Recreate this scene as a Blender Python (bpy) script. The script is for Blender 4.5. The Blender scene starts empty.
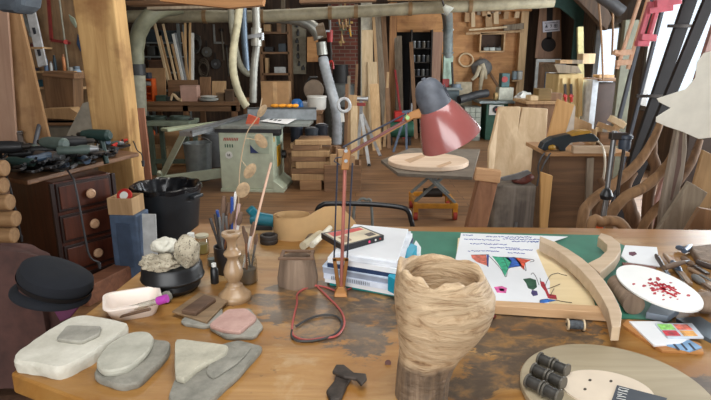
import bpy, bmesh, math, random
from mathutils import Vector, Matrix, Euler, noise

sc = bpy.context.scene
COL = sc.collection
R = math.radians

# ------------------------------------------------------------------ camera, sky, daylight, exposure
PITCH = 14.5
FPX = 553.0
CAMZ = 1.65
cam_data = bpy.data.cameras.new('camera')
cam_data.sensor_width = 36.0
cam_data.lens = FPX / 711.0 * 36.0
cam_data.clip_start = 0.05
cam = bpy.data.objects.new('camera', cam_data)
cam.location = (0, 0, CAMZ)
cam.rotation_euler = (R(90 - PITCH), 0, 0)
COL.objects.link(cam)
sc.camera = cam

world = bpy.data.worlds.new('overcast_sky')
sc.world = world
world.use_nodes = True
bg = world.node_tree.nodes['Background']
bg.inputs[0].default_value = (0.80, 0.90, 1.0, 1)
bg.inputs[1].default_value = 1.6


def area(name, loc, target, sx, sy, power, color):
    l = bpy.data.lights.new(name, 'AREA')
    l.shape = 'RECTANGLE'
    l.size, l.size_y = sx, sy
    l.energy = power
    l.color = color
    o = bpy.data.objects.new(name, l)
    o.location = loc
    d = Vector(target) - Vector(loc)
    o.rotation_euler = d.to_track_quat('-Z', 'Y').to_euler()
    COL.objects.link(o)
    return o


area('daylight_side_windows', (4.75, 6.6, 1.75), (0, 6.2, 1.0), 7.4, 1.9, 820, (0.92, 0.97, 1.0))
area('daylight_rear_doorway', (-0.6, -2.9, 2.0), (-0.2, 3.0, 0.9), 4.6, 2.0, 185, (1.0, 0.99, 0.97))
area('daylight_roof_light', (0.2, 0.9, 3.35), (0.2, 1.6, 0), 2.2, 1.3, 54, (1.0, 0.99, 0.97))
for ly, lp in ((4.6, 26), (6.5, 62), (9.4, 26)):
    area('added_fill_light', (-.8, ly, 3.25), (-.8, ly, 0), 3.2, .35, lp, (1.0, 0.95, 0.86))  # added overhead fill, unseen, to brighten the floor and the back

sc.view_settings.view_transform = 'Standard'
sc.view_settings.look = 'None'
sc.view_settings.gamma = 1.0
sc.view_settings.use_curve_mapping = False
sc.view_settings.exposure = -0.2

# ------------------------------------------------------------------ picture <-> place helpers
CP, SP = math.cos(R(PITCH)), math.sin(R(PITCH))


def ray(px, py):
    dx = (px - 355.5) / FPX
    dy = (py - 200.0) / FPX
    return Vector((dx, CP - dy * SP, -SP - dy * CP))


def at(px, py, Y):
    d = ray(px, py)
    t = Y / d.y
    return Vector((d.x * t, Y, CAMZ + d.z * t))


def on(px, py, z):
    d = ray(px, py)
    t = (z - CAMZ) / d.z
    return Vector((d.x * t, d.y * t, z))


def ground(px, Y, z=0.0):
    """point at height z, distance Y, under picture column px"""
    depth = Y * CP + (CAMZ - z) * SP
    return Vector(((px - 355.5) / FPX * depth, Y, z))


def per_px(Y, z=1.0):
    return (Y * CP + (CAMZ - z) * SP) / FPX


# ------------------------------------------------------------------ materials
def lin(c):
    return tuple(((v / 255.0) / 12.92 if v / 255.0 <= 0.04045 else ((v / 255.0 + 0.055) / 1.055) ** 2.4) for v in c) + (1.0,)


MATS = {}


def base_mat(name, rough=0.6, metal=0.0, coat=0.0):
    m = bpy.data.materials.new(name)
    m.use_nodes = True
    nt = m.node_tree
    b = nt.nodes['Principled BSDF']
    b.inputs['Roughness'].default_value = rough
    b.inputs['Metallic'].default_value = metal
    if coat:
        b.inputs['Coat Weight'].default_value = coat
        b.inputs['Coat Roughness'].default_value = 0.15
    MATS[name] = m
    return m, nt, b


def ramp(nt, fac, stops):
    r = nt.nodes.new('ShaderNodeValToRGB')
    cr = r.color_ramp
    while len(cr.elements) < len(stops):
        cr.elements.new(0.5)
    for e, (p, c) in zip(cr.elements, stops):
        e.position = p
        e.color = lin(c) if len(c) == 3 else c
    nt.links.new(fac, r.inputs[0])
    return r.outputs[0]


def tnoise(nt, scale, detail=3.0, vec_scale=(1, 1, 1), rough=0.55, dist=0.0):
    tc = nt.nodes.new('ShaderNodeTexCoord')
    mp = nt.nodes.new('ShaderNodeMapping')
    mp.inputs['Scale'].default_value = vec_scale
    nt.links.new(tc.outputs['Object'], mp.inputs[0])
    n = nt.nodes.new('ShaderNodeTexNoise')
    n.inputs['Scale'].default_value = scale
    n.inputs['Detail'].default_value = detail
    n.inputs['Roughness'].default_value = rough
    n.inputs['Distortion'].default_value = dist
    nt.links.new(mp.outputs[0], n.inputs['Vector'])
    return n.outputs[0]


def mix(nt, fac, a, b, mode='MIX'):
    m = nt.nodes.new('ShaderNodeMix')
    m.data_type = 'RGBA'
    m.blend_type = mode
    for s, v in ((m.inputs[0], fac), (m.inputs[6], a), (m.inputs[7], b)):
        if hasattr(v, 'is_linked'):
            nt.links.new(v, s)
        else:
            s.default_value = v
    return m.outputs[2]


def bump(nt, b, h, strength, dist=0.01):
    n = nt.nodes.new('ShaderNodeBump')
    n.inputs['Strength'].default_value = strength
    n.inputs['Distance'].default_value = dist
    nt.links.new(h, n.inputs['Height'])
    nt.links.new(n.outputs[0], b.inputs['Normal'])


def plain(name, c, rough=0.5, metal=0.0, coat=0.0, var=0.12, scale=9.0):
    """one colour with slight wear variation"""
    if name in MATS:
        return MATS[name]
    m, nt, b = base_mat(name, rough, metal, coat)
    f = tnoise(nt, scale, 4)
    c2 = tuple(max(0, v * (1 - var)) for v in c)
    c3 = tuple(min(255, v * (1 + var * 0.7)) for v in c)
    nt.links.new(ramp(nt, f, [(0.3, c2), (0.7, c3)]), b.inputs['Base Color'])
    return m


GR = {'x': (1.2, 14, 14), 'y': (14, 1.2, 14), 'z': (14, 14, 1.2)}


def wood(name, c1, c2, grain='z', scale=1.6, rough=0.6, blot=None, coat=0.0, bmp=0.15):
    if name in MATS:
        return MATS[name]
    m, nt, b = base_mat(name, rough, 0, coat)
    f = tnoise(nt, scale, 6, GR[grain], 0.6, 0.8)
    col = ramp(nt, f, [(0.32, c1), (0.68, c2)])
    if blot:
        f2 = tnoise(nt, 3.0, 4)
        mk = ramp(nt, f2, [(0.5, (0, 0, 0)), (0.72, (255, 255, 255))])
        col = mix(nt, mk, col, lin(blot))
    nt.links.new(col, b.inputs['Base Color'])
    bump(nt, b, f, bmp)
    return m


def stone(name, c1, c2, scale=14, rough=0.85, bmp=0.5, speck=None):
    if name in MATS:
        return MATS[name]
    m, nt, b = base_mat(name, rough)
    f = tnoise(nt, scale, 8, (1, 1, 1), 0.65)
    col = ramp(nt, f, [(0.3, c1), (0.66, c2)])
    if speck:
        f2 = tnoise(nt, scale * 7, 2)
        mk = ramp(nt, f2, [(0.58, (0, 0, 0)), (0.66, (255, 255, 255))])
        col = mix(nt, mk, col, lin(speck))
    nt.links.new(col, b.inputs['Base Color'])
    bump(nt, b, f, bmp, 0.012)
    return m


# ------------------------------------------------------------------ mesh helpers
class MB:
    def __init__(self, M=None):
        self.bm = bmesh.new()
        self.M = M or Matrix.Identity(4)

    def _v(self, co):
        return self.bm.verts.new(self.M @ Vector(co))

    def _faces(self, rings, closed=True, cap0=True, cap1=True):
        n = len(rings[0])
        for a, b in zip(rings[:-1], rings[1:]):
            for i in range(n if closed else n - 1):
                j = (i + 1) % n
                try:
                    self.bm.faces.new((a[i], a[j], b[j], b[i]))
                except ValueError:
                    pass
        if cap0:
            self.bm.faces.new(list(reversed(rings[0])))
        if cap1:
            self.bm.faces.new(rings[-1])

    def box(self, c, s, rot=None):
        c = Vector(c)
        Rm = rot.to_matrix() if isinstance(rot, Euler) else (rot or Matrix.Identity(3))
        rings = []
        for z in (-.5, .5):
            rings.append([self._v(c + Rm @ Vector((x * s[0], y * s[1], z * s[2]))) for x, y in ((-.5, -.5), (.5, -.5), (.5, .5), (-.5, .5))])
        self._faces(rings)
        return self

    def bar(self, p0, p1, w, h, up=(0, 0, 1), w1=None, h1=None):
        p0, p1 = Vector(p0), Vector(p1)
        d = (p1 - p0).normalized()
        up = Vector(up)
        s = d.cross(up)
        if s.length < 1e-3:
            s = d.cross(Vector((0, 1, 0)))
        s.normalize()
        u = s.cross(d).normalized()
        rings = []
        for p, ww, hh in ((p0, w, h), (p1, w1 or w, h1 or h)):
            rings.append([self._v(p + s * (a * ww / 2) + u * (b * hh / 2)) for a, b in ((-1, -1), (1, -1), (1, 1), (-1, 1))])
        self._faces(rings)
        return self

    def cyl(self, p0, p1, r0, r1=None, n=16, caps=True):
        return self.tube([p0, p1], [r0, r0 if r1 is None else r1], n, caps=caps)

    def tube(self, pts, r, n=8, closed=False, caps=True):
        pts = [Vector(p) for p in pts]
        if not isinstance(r, (list, tuple)):
            r = [r] * len(pts)
        rings = []
        prev = None
        m = len(pts)
        for i, p in enumerate(pts):
            if closed:
                d = pts[(i + 1) % m] - pts[i - 1]
            else:
                d = pts[min(i + 1, m - 1)] - pts[max(i - 1, 0)]
            if d.length < 1e-9:
                d = Vector((0, 0, 1))
            d.normalize()
            if prev is None:
                a = d.orthogonal().normalized()
            else:
                a = prev - d * prev.dot(d)
                a = a.normalized() if a.length > 1e-6 else d.orthogonal().normalized()
            prev = a
            b = d.cross(a)
            rings.append([self._v(p + (a * math.cos(t) + b * math.sin(t)) * r[i]) for t in [2 * math.pi * k / n for k in range(n)]])
        if closed:
            self._faces(rings + [rings[0]], True, False, False)
        else:
            self._faces(rings, True, caps, caps)
        return self

    def lathe(self, prof, n=32, M=None, cap0=True, cap1=True):
        M = M or Matrix.Identity(4)
        rings = [[self._v(M @ Vector((r * math.cos(2 * math.pi * k / n), r * math.sin(2 * math.pi * k / n), z))) for k in range(n)] for r, z in prof]
        self._faces(rings, True, cap0, cap1)
        return self

    def rings(self, rings, cap0=True, cap1=True):
        self._faces([[self._v(p) for p in r] for r in rings], True, cap0, cap1)
        return self

    def loft(self, a, b):
        return self.rings([a, b])

    def prism(self, pts, z0, z1):
        return self.rings([[(p[0], p[1], z0) for p in pts], [(p[0], p[1], z1) for p in pts]])

    def flat(self, px, z, th):
        """outline seen in the picture, of the top face of a slab lying on height z"""
        pts = [on(a, b, z + th) for a, b in px]
        return self.prism(pts, z, z + th)

    def slab(self, px, Y, th):
        """upright outline standing at distance Y, extruded away by its own thickness"""
        a = [at(x, y, Y) for x, y in px]
        return self.rings([a, [p + Vector((0, th, 0)) for p in a]])

    def blob(self, c, rad, seed=0, amp=0.15, freq=1.6, sub=3, rot=None):
        c = Vector(c)
        Rm = rot.to_matrix() if isinstance(rot, Euler) else (rot or Matrix.Identity(3))
        r = bmesh.ops.create_icosphere(self.bm, subdivisions=sub, radius=1.0)
        off = Vector((seed * 3.7, seed * 1.3, seed * 2.1))
        for v in r['verts']:
            k = 1 + amp * noise.noise(v.co * freq + off) + amp * .4 * noise.noise(v.co * freq * 2.7 + off)
            p = v.co * k
            v.co = self.M @ (c + Rm @ Vector((p.x * rad[0], p.y * rad[1], p.z * rad[2])))
        return self

    def ellipsoid(self, c, rad, rot=None):
        return self.blob(c, rad, 0, 0.0, 1, 2, rot)

    def build(self, name, mat, parent=None, world=True, bevel=0.0, smooth=False, angle=40, seg=2):
        bm = self.bm
        bmesh.ops.recalc_face_normals(bm, faces=bm.faces[:])
        me = bpy.data.meshes.new(name)
        if parent is not None and world:
            inv = wm(parent).inverted()
            bm.transform(inv)
        bm.to_mesh(me)
        bm.free()
        if smooth:
            for p in me.polygons:
                p.use_smooth = True
            try:
                me.set_sharp_from_angle(angle=R(angle))
            except Exception:
                pass
        me.materials.append(mat)
        o = bpy.data.objects.new(name, me)
        COL.objects.link(o)
        if parent is not None:
            o.parent = parent
        if bevel:
            md = o.modifiers.new('edge', 'BEVEL')
            md.width = bevel
            md.segments = seg
            md.limit_method = 'ANGLE'
            md.angle_limit = R(35)
        return o


def wm(o):
    m = Matrix.LocRotScale(o.location, o.rotation_euler, o.scale)
    return wm(o.parent) @ m if o.parent else m


def tag(o, label, cat, group=None, kind=None):
    o['label'] = label
    o['category'] = cat
    if group:
        o['group'] = group
    if kind:
        o['kind'] = kind
    return o


def thing(name, label, cat, loc=(0, 0, 0), rz=0.0, group=None):
    o = bpy.data.objects.new(name, None)
    o.empty_display_size = 0.05
    o.location = loc
    o.rotation_euler = (0, 0, rz)
    COL.objects.link(o)
    return tag(o, label, cat, group)


def struct(mb, name, mat, label=None, cat='structure', **k):
    o = mb.build(name, mat, **k)
    o['kind'] = 'structure'
    o['label'] = label or name.replace('_', ' ')
    o['category'] = cat
    return o


def dup(root, loc, rz=None, label=None, group=None):
    r = root.copy()
    COL.objects.link(r)
    r.location = loc
    if rz is not None:
        r.rotation_euler = (r.rotation_euler[0], r.rotation_euler[1], rz)
    if label:
        r['label'] = label
    if group:
        r['group'] = group
    for ch in list(root.children):
        c = ch.copy()
        COL.objects.link(c)
        c.parent = r
        for g in list(ch.children):
            d = g.copy()
            COL.objects.link(d)
            d.parent = c
    return r


def one(mb, name, mat, label, cat, group=None, **k):
    """a thing that is a single mesh, its origin at its own base"""
    bm = mb.bm
    xs = [v.co for v in bm.verts]
    lo = Vector((min(v.x for v in xs), min(v.y for v in xs), min(v.z for v in xs)))
    hi = Vector((max(v.x for v in xs), max(v.y for v in xs), max(v.z for v in xs)))
    c = Vector(((lo.x + hi.x) / 2, (lo.y + hi.y) / 2, lo.z))
    bm.transform(Matrix.Translation(-c))
    o = mb.build(name, mat, **k)
    o.location = c
    return tag(o, label, cat, group)


def smooth_path(pts, n=6):
    """Catmull-Rom through pts"""
    pts = [Vector(p) for p in pts]
    out = []
    for i in range(len(pts) - 1):
        p0 = pts[max(i - 1, 0)]
        p1, p2 = pts[i], pts[i + 1]
        p3 = pts[min(i + 2, len(pts) - 1)]
        for k in range(n):
            t = k / n
            out.append(0.5 * ((2 * p1) + (p2 - p0) * t + (2 * p0 - 5 * p1 + 4 * p2 - p3) * t * t + (3 * p1 - p0 - 3 * p2 + p3) * t ** 3))
    out.append(pts[-1])
    return out


def lean_to(name, px0, px1, Y0, Y1, w, th, mat, label, cat='board', z0=0.0, group=None, bevel=0.004, up=(0, -1, 0)):
    """a board standing on height z0 under column px0 and rising to picture point px1 at distance Y1"""
    a = ground(px0, Y0, z0)
    b = at(px1[0], px1[1], Y1)
    d = (b - a).normalized()
    # keep the lower corners on the ground
    s = d.cross(Vector(up)).normalized()
    a = a + d * (abs(s.z) * w / 2 + abs(s.cross(d).z) * th / 2)
    mb = MB().bar(a, b, w, th, up)
    return one(mb, name, mat, label, cat, group, bevel=bevel)
# ------------------------------------------------------------------ the setting
rnd = random.Random(7)
YB = 12.4                      # back wall
XL, XR = -5.6, 4.4

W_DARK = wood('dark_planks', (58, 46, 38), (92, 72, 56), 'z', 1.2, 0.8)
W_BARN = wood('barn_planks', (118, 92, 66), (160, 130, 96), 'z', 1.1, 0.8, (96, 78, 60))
W_ORANGE = wood('orange_plywood', (178, 124, 74), (208, 156, 100), 'x', 1.0, 0.65, (150, 100, 60))
W_PINE = wood('pine', (188, 150, 104), (216, 182, 136), 'z', 1.5, 0.6)
W_PINEX = wood('pine_lengthwise', (188, 148, 102), (214, 178, 132), 'x', 1.5, 0.6)
W_TAN = wood('tan_board', (160, 126, 88), (190, 156, 114), 'z', 1.3, 0.65)
W_PALE = wood('pale_plank', (196, 168, 128), (222, 198, 160), 'z', 1.2, 0.6)
W_BROWN = wood('brown_board', (108, 78, 52), (142, 106, 74), 'z', 1.4, 0.65)
W_BROWNX = wood('brown_board_lengthwise', (104, 76, 52), (146, 110, 78), 'x', 1.4, 0.65)
W_GREY = wood('weathered_board', (112, 98, 82), (152, 138, 118), 'z', 1.4, 0.8)
W_MAHOG = wood('mahogany', (56, 26, 18), (88, 44, 28), 'z', 1.2, 0.35, coat=0.25)
W_MAHOGD = plain('mahogany_moulding', (40, 24, 20), 0.4)
BLACK = plain('black_plastic', (26, 27, 29), 0.38)
BLACKR = plain('black_rubber', (30, 30, 31), 0.7)
IRON = plain('dark_iron', (58, 52, 48), 0.5, 0.6)
STEEL = plain('worn_steel', (140, 142, 144), 0.38, 0.8)
ALU = plain('brushed_aluminium', (178, 182, 186), 0.35, 0.7)
SAWGREEN = plain('machine_grey_green', (192, 202, 180), 0.45, var=0.06)
GALV = plain('galvanised_duct', (168, 168, 160), 0.42, 0.55)
DUCT = plain('cream_duct_pipe', (148, 140, 116), 0.55)
GREYP = plain('grey_paint', (120, 126, 124), 0.5)
WHITE = plain('white_paint', (222, 222, 216), 0.5, var=0.04)
PAPER = plain('white_paper', (236, 238, 240), 0.7, var=0.02)
ORANGE = plain('orange_plastic', (214, 92, 36), 0.45)
RED = plain('red_paint', (178, 40, 32), 0.4)
TEAL = plain('teal_tool_plastic', (24, 104, 120), 0.4)
BLUE = plain('blue_plastic', (44, 92, 160), 0.4)
GREENM = plain('green_machine', (38, 84, 66), 0.45)
YELLOW = plain('yellow_paint', (216, 164, 32), 0.45)
CARD = plain('cardboard', (172, 134, 94), 0.8, var=0.06)
NAVY = plain('dark_navy', (34, 42, 62), 0.6)

# plank floor: boards run across the room
m, nt, b = base_mat('floor_planks', 0.5)
tc = nt.nodes.new('ShaderNodeTexCoord')
br = nt.nodes.new('ShaderNodeTexBrick')
br.inputs['Scale'].default_value = 1.0
br.inputs['Brick Width'].default_value = 2.6
br.inputs['Row Height'].default_value = 0.16
br.inputs['Mortar Size'].default_value = 0.004
br.inputs['Color1'].default_value = lin((146, 106, 72))
br.inputs['Color2'].default_value = lin((168, 126, 88))
br.inputs['Mortar'].default_value = lin((92, 66, 46))
nt.links.new(tc.outputs['Object'], br.inputs[0])
f = tnoise(nt, 1.6, 6, (1.0, 9, 1), 0.6, 0.6)
g = ramp(nt, f, [(0.3, (190, 186, 182)), (0.7, (255, 255, 255))])
f2 = tnoise(nt, 0.8, 4)
g2 = ramp(nt, f2, [(0.35, (205, 205, 205)), (0.65, (255, 255, 255))])
col = mix(nt, 1.0, mix(nt, 1.0, br.outputs[0], g, 'MULTIPLY'), g2, 'MULTIPLY')
nt.links.new(col, b.inputs['Base Color'])
FLOORM = m

m, nt, b = base_mat('red_brick', 0.85)
tc = nt.nodes.new('ShaderNodeTexCoord')
mp = nt.nodes.new('ShaderNodeMapping')
mp.inputs['Rotation'].default_value = (R(90), 0, 0)
nt.links.new(tc.outputs['Object'], mp.inputs[0])
br = nt.nodes.new('ShaderNodeTexBrick')
br.inputs['Scale'].default_value = 1.0
br.inputs['Brick Width'].default_value = 0.22
br.inputs['Row Height'].default_value = 0.075
br.inputs['Mortar Size'].default_value = 0.008
br.inputs['Color1'].default_value = lin((122, 66, 52))
br.inputs['Color2'].default_value = lin((92, 50, 42))
br.inputs['Mortar'].default_value = lin((120, 104, 92))
nt.links.new(mp.outputs[0], br.inputs[0])
nt.links.new(br.outputs[0], b.inputs['Base Color'])
BRICK = m

# thin window glass
m, nt, b = base_mat('window_glass', 0.05)
out = nt.nodes['Material Output']
tr = nt.nodes.new('ShaderNodeBsdfTransparent')
gl = nt.nodes.new('ShaderNodeBsdfGlossy')
gl.inputs['Roughness'].default_value = 0.03
mx = nt.nodes.new('ShaderNodeMixShader')
mx.inputs[0].default_value = 0.06
nt.links.new(tr.outputs[0], mx.inputs[1])
nt.links.new(gl.outputs[0], mx.inputs[2])
nt.links.new(mx.outputs[0], out.inputs[0])
PANE = m

# clear jar glass / plastic
m, nt, b = base_mat('clear_glass', 0.05)
out = nt.nodes['Material Output']
tr = nt.nodes.new('ShaderNodeBsdfTransparent')
tr.inputs[0].default_value = (0.86, 0.88, 0.86, 1)
gl = nt.nodes.new('ShaderNodeBsdfGlossy')
gl.inputs['Roughness'].default_value = 0.08
lw = nt.nodes.new('ShaderNodeLayerWeight')
lw.inputs[0].default_value = 0.25
mx = nt.nodes.new('ShaderNodeMixShader')
nt.links.new(lw.outputs['Facing'], mx.inputs[0])
nt.links.new(tr.outputs[0], mx.inputs[1])
nt.links.new(gl.outputs[0], mx.inputs[2])
nt.links.new(mx.outputs[0], out.inputs[0])
CLEAR = m

struct(MB().box((-.6, 5, -.05), (10.4, 16, .1)), 'floor', FLOORM, 'worn brown plank floor of the workshop', 'floor')
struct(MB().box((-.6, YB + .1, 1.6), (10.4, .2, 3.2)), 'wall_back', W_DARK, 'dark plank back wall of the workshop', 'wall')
struct(MB().box((XL - .1, 4.8, 1.6), (.2, 15.6, 3.2)), 'wall_left', W_BARN, 'plank wall on the side of the shelves', 'wall')
mb = MB()
for (y0, y1, z0, z1) in ((-3, 12.5, 0, .85), (-3, 12.5, 2.62, 3.2), (-3, 2.6, .85, 2.62), (8.75, 9.6, .85, 2.62), (9.6, 10.65, 2.2, 2.62), (10.65, 12.5, .85, 2.62)):
    mb.box((XR + .06, (y0 + y1) / 2, (z0 + z1) / 2), (.12, y1 - y0, z1 - z0))
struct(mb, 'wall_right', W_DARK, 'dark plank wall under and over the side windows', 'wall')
for i, (y0, y1) in enumerate(((2.6, 5.7), (5.7, 8.75), (9.6, 10.65))):
    zt_w = 2.2 if i == 2 else 2.62
    mb = MB()
    for yy in (y0 + .05, y1 - .05):
        mb.box((XR + .06, yy, (.85 + zt_w) / 2), (.09, .08, zt_w - .85))
    for zz in (.89, zt_w - .04):
        mb.box((XR + .06, (y0 + y1) / 2, zz), (.09, y1 - y0, .07))
    w = struct(mb, 'window_%d' % (i + 1), plain('grey_window_frame', (96, 92, 88), .6), 'tall side window with a grey timber frame', 'window')
    MB().box((XR + .06, (y0 + y1) / 2, (.85 + zt_w) / 2), (.008, y1 - y0 - .1, zt_w - .9)).build('pane', PANE, w)
# wall behind the camera with the wide open doorway that lights the bench
mb = MB()
for (x0, x1, z0, z1) in ((XL, -3.2, 0, 3.2), (2.0, XR, 0, 3.2), (-3.2, 2.0, 3.0, 3.2)):
    mb.box(((x0 + x1) / 2, -3.05, (z0 + z1) / 2), (x1 - x0, .1, z1 - z0))
struct(mb, 'wall_rear', W_BARN, 'plank wall behind the bench', 'wall')
mb = MB()
mb.box((-.6, 7.1, 3.5), (10.4, 10.8, .1)).box((-.6, -1.6, 3.5), (10.4, 3, .1)).box((-3.3, .8, 3.5), (5, 1.9, .1)).box((2.9, .8, 3.5), (3.2, 1.9, .1))
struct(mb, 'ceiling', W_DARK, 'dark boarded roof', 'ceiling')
for i, y in enumerate((3.2, 5.4, 7.6, 9.8, 11.6)):
    struct(MB().box((-.6, y, 3.36), (10.2, .12, .18)), 'ceiling_beam', W_BROWNX, 'dark roof joist', 'beam')
# boarded partition on the left that carries the tool shelves
YP = 7.3
xa, xb = XL, at(112, 60, YP).x
struct(MB().box(((xa + xb) / 2, YP + .04, 1.6), (xb - xa, .08, 3.2)), 'wall_partition', W_BARN, 'pale vertical plank partition behind the tool shelves', 'wall')
# timber over the doorway and the plywood wall
struct(MB().slab([(388, 3), (532, 3), (532, 11), (388, 11)], YB - .3, .2), 'trim_1', W_ORANGE, 'orange timber header along the back wall', 'trim')
struct(MB().slab([(442, 9), (523, 9), (523, 118), (442, 118)], YB - .06, .05), 'wall_plywood', W_ORANGE, 'orange knotty plywood panel behind the disc sander', 'wall')
a, b_ = at(522, 4, YB - .2), at(529.5, 4, YB - .2)
struct(MB().box(((a.x + b_.x) / 2, YB - .14, 1.4), (b_.x - a.x, .16, 2.8)), 'trim_2', W_PINE, 'pale pine post beside the plywood panel', 'trim')
a, b_ = at(390, 4, YB - .2), at(397, 4, YB - .2)
struct(MB().box(((a.x + b_.x) / 2, YB - .12, 1.38), (b_.x - a.x, .2, 2.76)), 'trim_3', wood('orange_post', (150, 102, 60), (184, 132, 84), 'z'), 'orange pine post of the dark doorway', 'trim')
struct(MB().slab([(397, 11), (443, 11), (443, 32), (397, 32)], YB - .14, .1), 'trim_4', W_ORANGE, 'orange plywood board over the dark doorway', 'trim')
struct(MB().slab([(397, 32), (432, 32), (432, 141), (397, 141)], YB - .05, .04), 'door_1', plain('doorway_painted_shade', (20, 18, 18), .9), 'black doorway in the back wall', 'door')  # dark sheet: the shade inside the opening is put into its colour
struct(MB().slab([(431, 30), (443, 11), (446, 11), (441, 60), (438, 141), (430, 141)], YB - .12, .06), 'trim_5', wood('rosy_board', (150, 112, 92), (176, 138, 112), 'z'), 'rosy jamb board of the dark doorway', 'trim')
a, b_ = at(330, 4, 11.8), at(358, 4, 11.8)
struct(MB().box(((a.x + b_.x) / 2, 12.1, 1.7), (b_.x - a.x, .6, 3.4)), 'wall_chimney', BRICK, 'red brick chimney breast', 'chimney')
a, b_ = at(361, 4, 11.7), at(372, 4, 11.7)
struct(MB().box(((a.x + b_.x) / 2, 11.85, 1.7), (b_.x - a.x, .25, 3.4)), 'wall_post', plain('cream_painted_post', (206, 200, 180), .7), 'cream painted post beside the brick chimney', 'post')
# timbers under the roof
struct(MB().slab([(388, -10), (600, -12), (600, -2), (388, 0)], 8.6, .14), 'trim_6', W_PINEX, 'long pine tie beam across the room', 'beam')
struct(MB().slab([(158, -12), (264, -6), (262, 5), (228, 8), (160, 1)], 5.6, .16), 'trim_7', wood('orange_beam', (160, 110, 66), (192, 140, 88), 'x'), 'orange timber end hanging under the roof beside the post', 'beam')
struct(MB().slab([(572, -6), (600, -8), (612, 18), (607, 30), (594, 16)], 7.2, .12), 'trim_8', W_DARK, 'brown diagonal brace in the roof corner', 'brace')

# thick leaning timber post beside the chest
pm = wood('rough_sawn_post', (176, 134, 82), (212, 172, 114), 'z', 1.0, .75, (146, 104, 62), bmp=.3)
Y0 = 5.15
a = [at(69, -25, Y0), at(111, -25, Y0)]
bl, br_ = ground(107, Y0 + .02), ground(140, Y0 + .02)
mb = MB()
prof = []
N = 9
for k in range(N):
    t = k / (N - 1)
    l, r = bl.lerp(a[0], t), br_.lerp(a[1], t)
    w = .012 * noise.noise(Vector((t * 5, 0, 3)))
    w2 = .012 * noise.noise(Vector((t * 5, 4, 3)))
    prof.append([l + Vector((w, 0, 0)), r + Vector((w2, 0, 0)), r + Vector((w2 + .02, .22, 0)), l + Vector((w + .01, .22, 0))])
mb.rings(prof)
struct(mb, 'column', pm, 'thick rough sawn golden timber post beside the chest', 'post', bevel=.012)
# ------------------------------------------------------------------ the work bench and what stands on it
ZB = 0.90
m, nt, b = base_mat('bench_varnish', 0.42, 0, .12)
f = tnoise(nt, 1.0, 8, (2.0, 11, 4), 0.62, 1.0)
col = ramp(nt, f, [(0.28, (118, 80, 40)), (0.5, (156, 112, 56)), (0.72, (182, 140, 84))])
fw = tnoise(nt, 3.4, 6, (1, 1.5, 1), .62, .4)
wear = ramp(nt, fw, [(0.57, (0, 0, 0)), (0.66, (200, 200, 200))])
col = mix(nt, wear, col, lin((186, 160, 120)))
fy = tnoise(nt, 2.2, 7, (1, 2.2, 1), .65, .5)
col = mix(nt, ramp(nt, fy, [(.46, (0, 0, 0)), (.60, (225, 225, 225))]), col, lin((150, 98, 36)))
# dark worn patches with a ragged outline
tc = nt.nodes.new('ShaderNodeTexCoord')
acc = None
SPOTS = [(on(300, 305, ZB), .17, 1.5), (on(335, 325, ZB), .16, 1.2), (on(372, 312, ZB), .14, 1.5), (on(318, 290, ZB), .10, 2), (on(268, 300, ZB), .08, 2), (on(520, 345, ZB), .15, 1.8), (on(560, 328, ZB), .10, 1.5), (on(500, 375, ZB), .12, 1.2),
         (on(515, 318, ZB), .12, 3.0), (on(705, 385, ZB), .06, 1.0), (on(365, 345, ZB), .09, 1.0), (on(470, 392, ZB), .10, 1.0), (on(405, 300, ZB), .1, 1.0)]
for p, r, ex in SPOTS:
    mp = nt.nodes.new('ShaderNodeMapping')
    mp.inputs['Location'].default_value = (-(p.x - .6) / (r * ex), -(p.y - 1.7) / r, 0)
    mp.inputs['Scale'].default_value = (1 / (r * ex), 1 / r, 0)
    nt.links.new(tc.outputs['Object'], mp.inputs[0])
    ln = nt.nodes.new('ShaderNodeVectorMath')
    ln.operation = 'LENGTH'
    nt.links.new(mp.outputs[0], ln.inputs[0])
    if acc is None:
        acc = ln.outputs['Value']
    else:
        mn = nt.nodes.new('ShaderNodeMath')
        mn.operation = 'MINIMUM'
        nt.links.new(acc, mn.inputs[0])
        nt.links.new(ln.outputs['Value'], mn.inputs[1])
        acc = mn.outputs[0]
fs = tnoise(nt, 9, 8, (1, 1.6, 1), .7, .8)
ad = nt.nodes.new('ShaderNodeMath')
ad.operation = 'MULTIPLY_ADD'
ad.inputs[1].default_value = 3.0
ad.inputs[2].default_value = -1.56
nt.links.new(fs, ad.inputs[0])
sm = nt.nodes.new('ShaderNodeMath')
nt.links.new(acc, sm.inputs[0])
nt.links.new(ad.outputs[0], sm.inputs[1])
mk = ramp(nt, sm.outputs[0], [(0.60, (240, 240, 240)), (0.70, (120, 120, 120)), (0.9, (0, 0, 0))])
fz = tnoise(nt, 14, 8, (1, 1.5, 1), .7, .4)
mk = mix(nt, 1.0, mk, ramp(nt, fz, [(.30, (70, 70, 70)), (.52, (255, 255, 255))]), 'MULTIPLY')
col = mix(nt, mk, col, ramp(nt, fz, [(.3, (112, 96, 78)), (.6, (66, 60, 54))]))
# small dark marks
fd = tnoise(nt, 24, 3)
mk2 = ramp(nt, fd, [(0.70, (0, 0, 0)), (0.76, (200, 200, 200))])
col = mix(nt, mk2, col, lin((86, 62, 38)))
nt.links.new(col, b.inputs['Base Color'])
bump(nt, b, f, .12)
BENCHM = m

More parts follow.
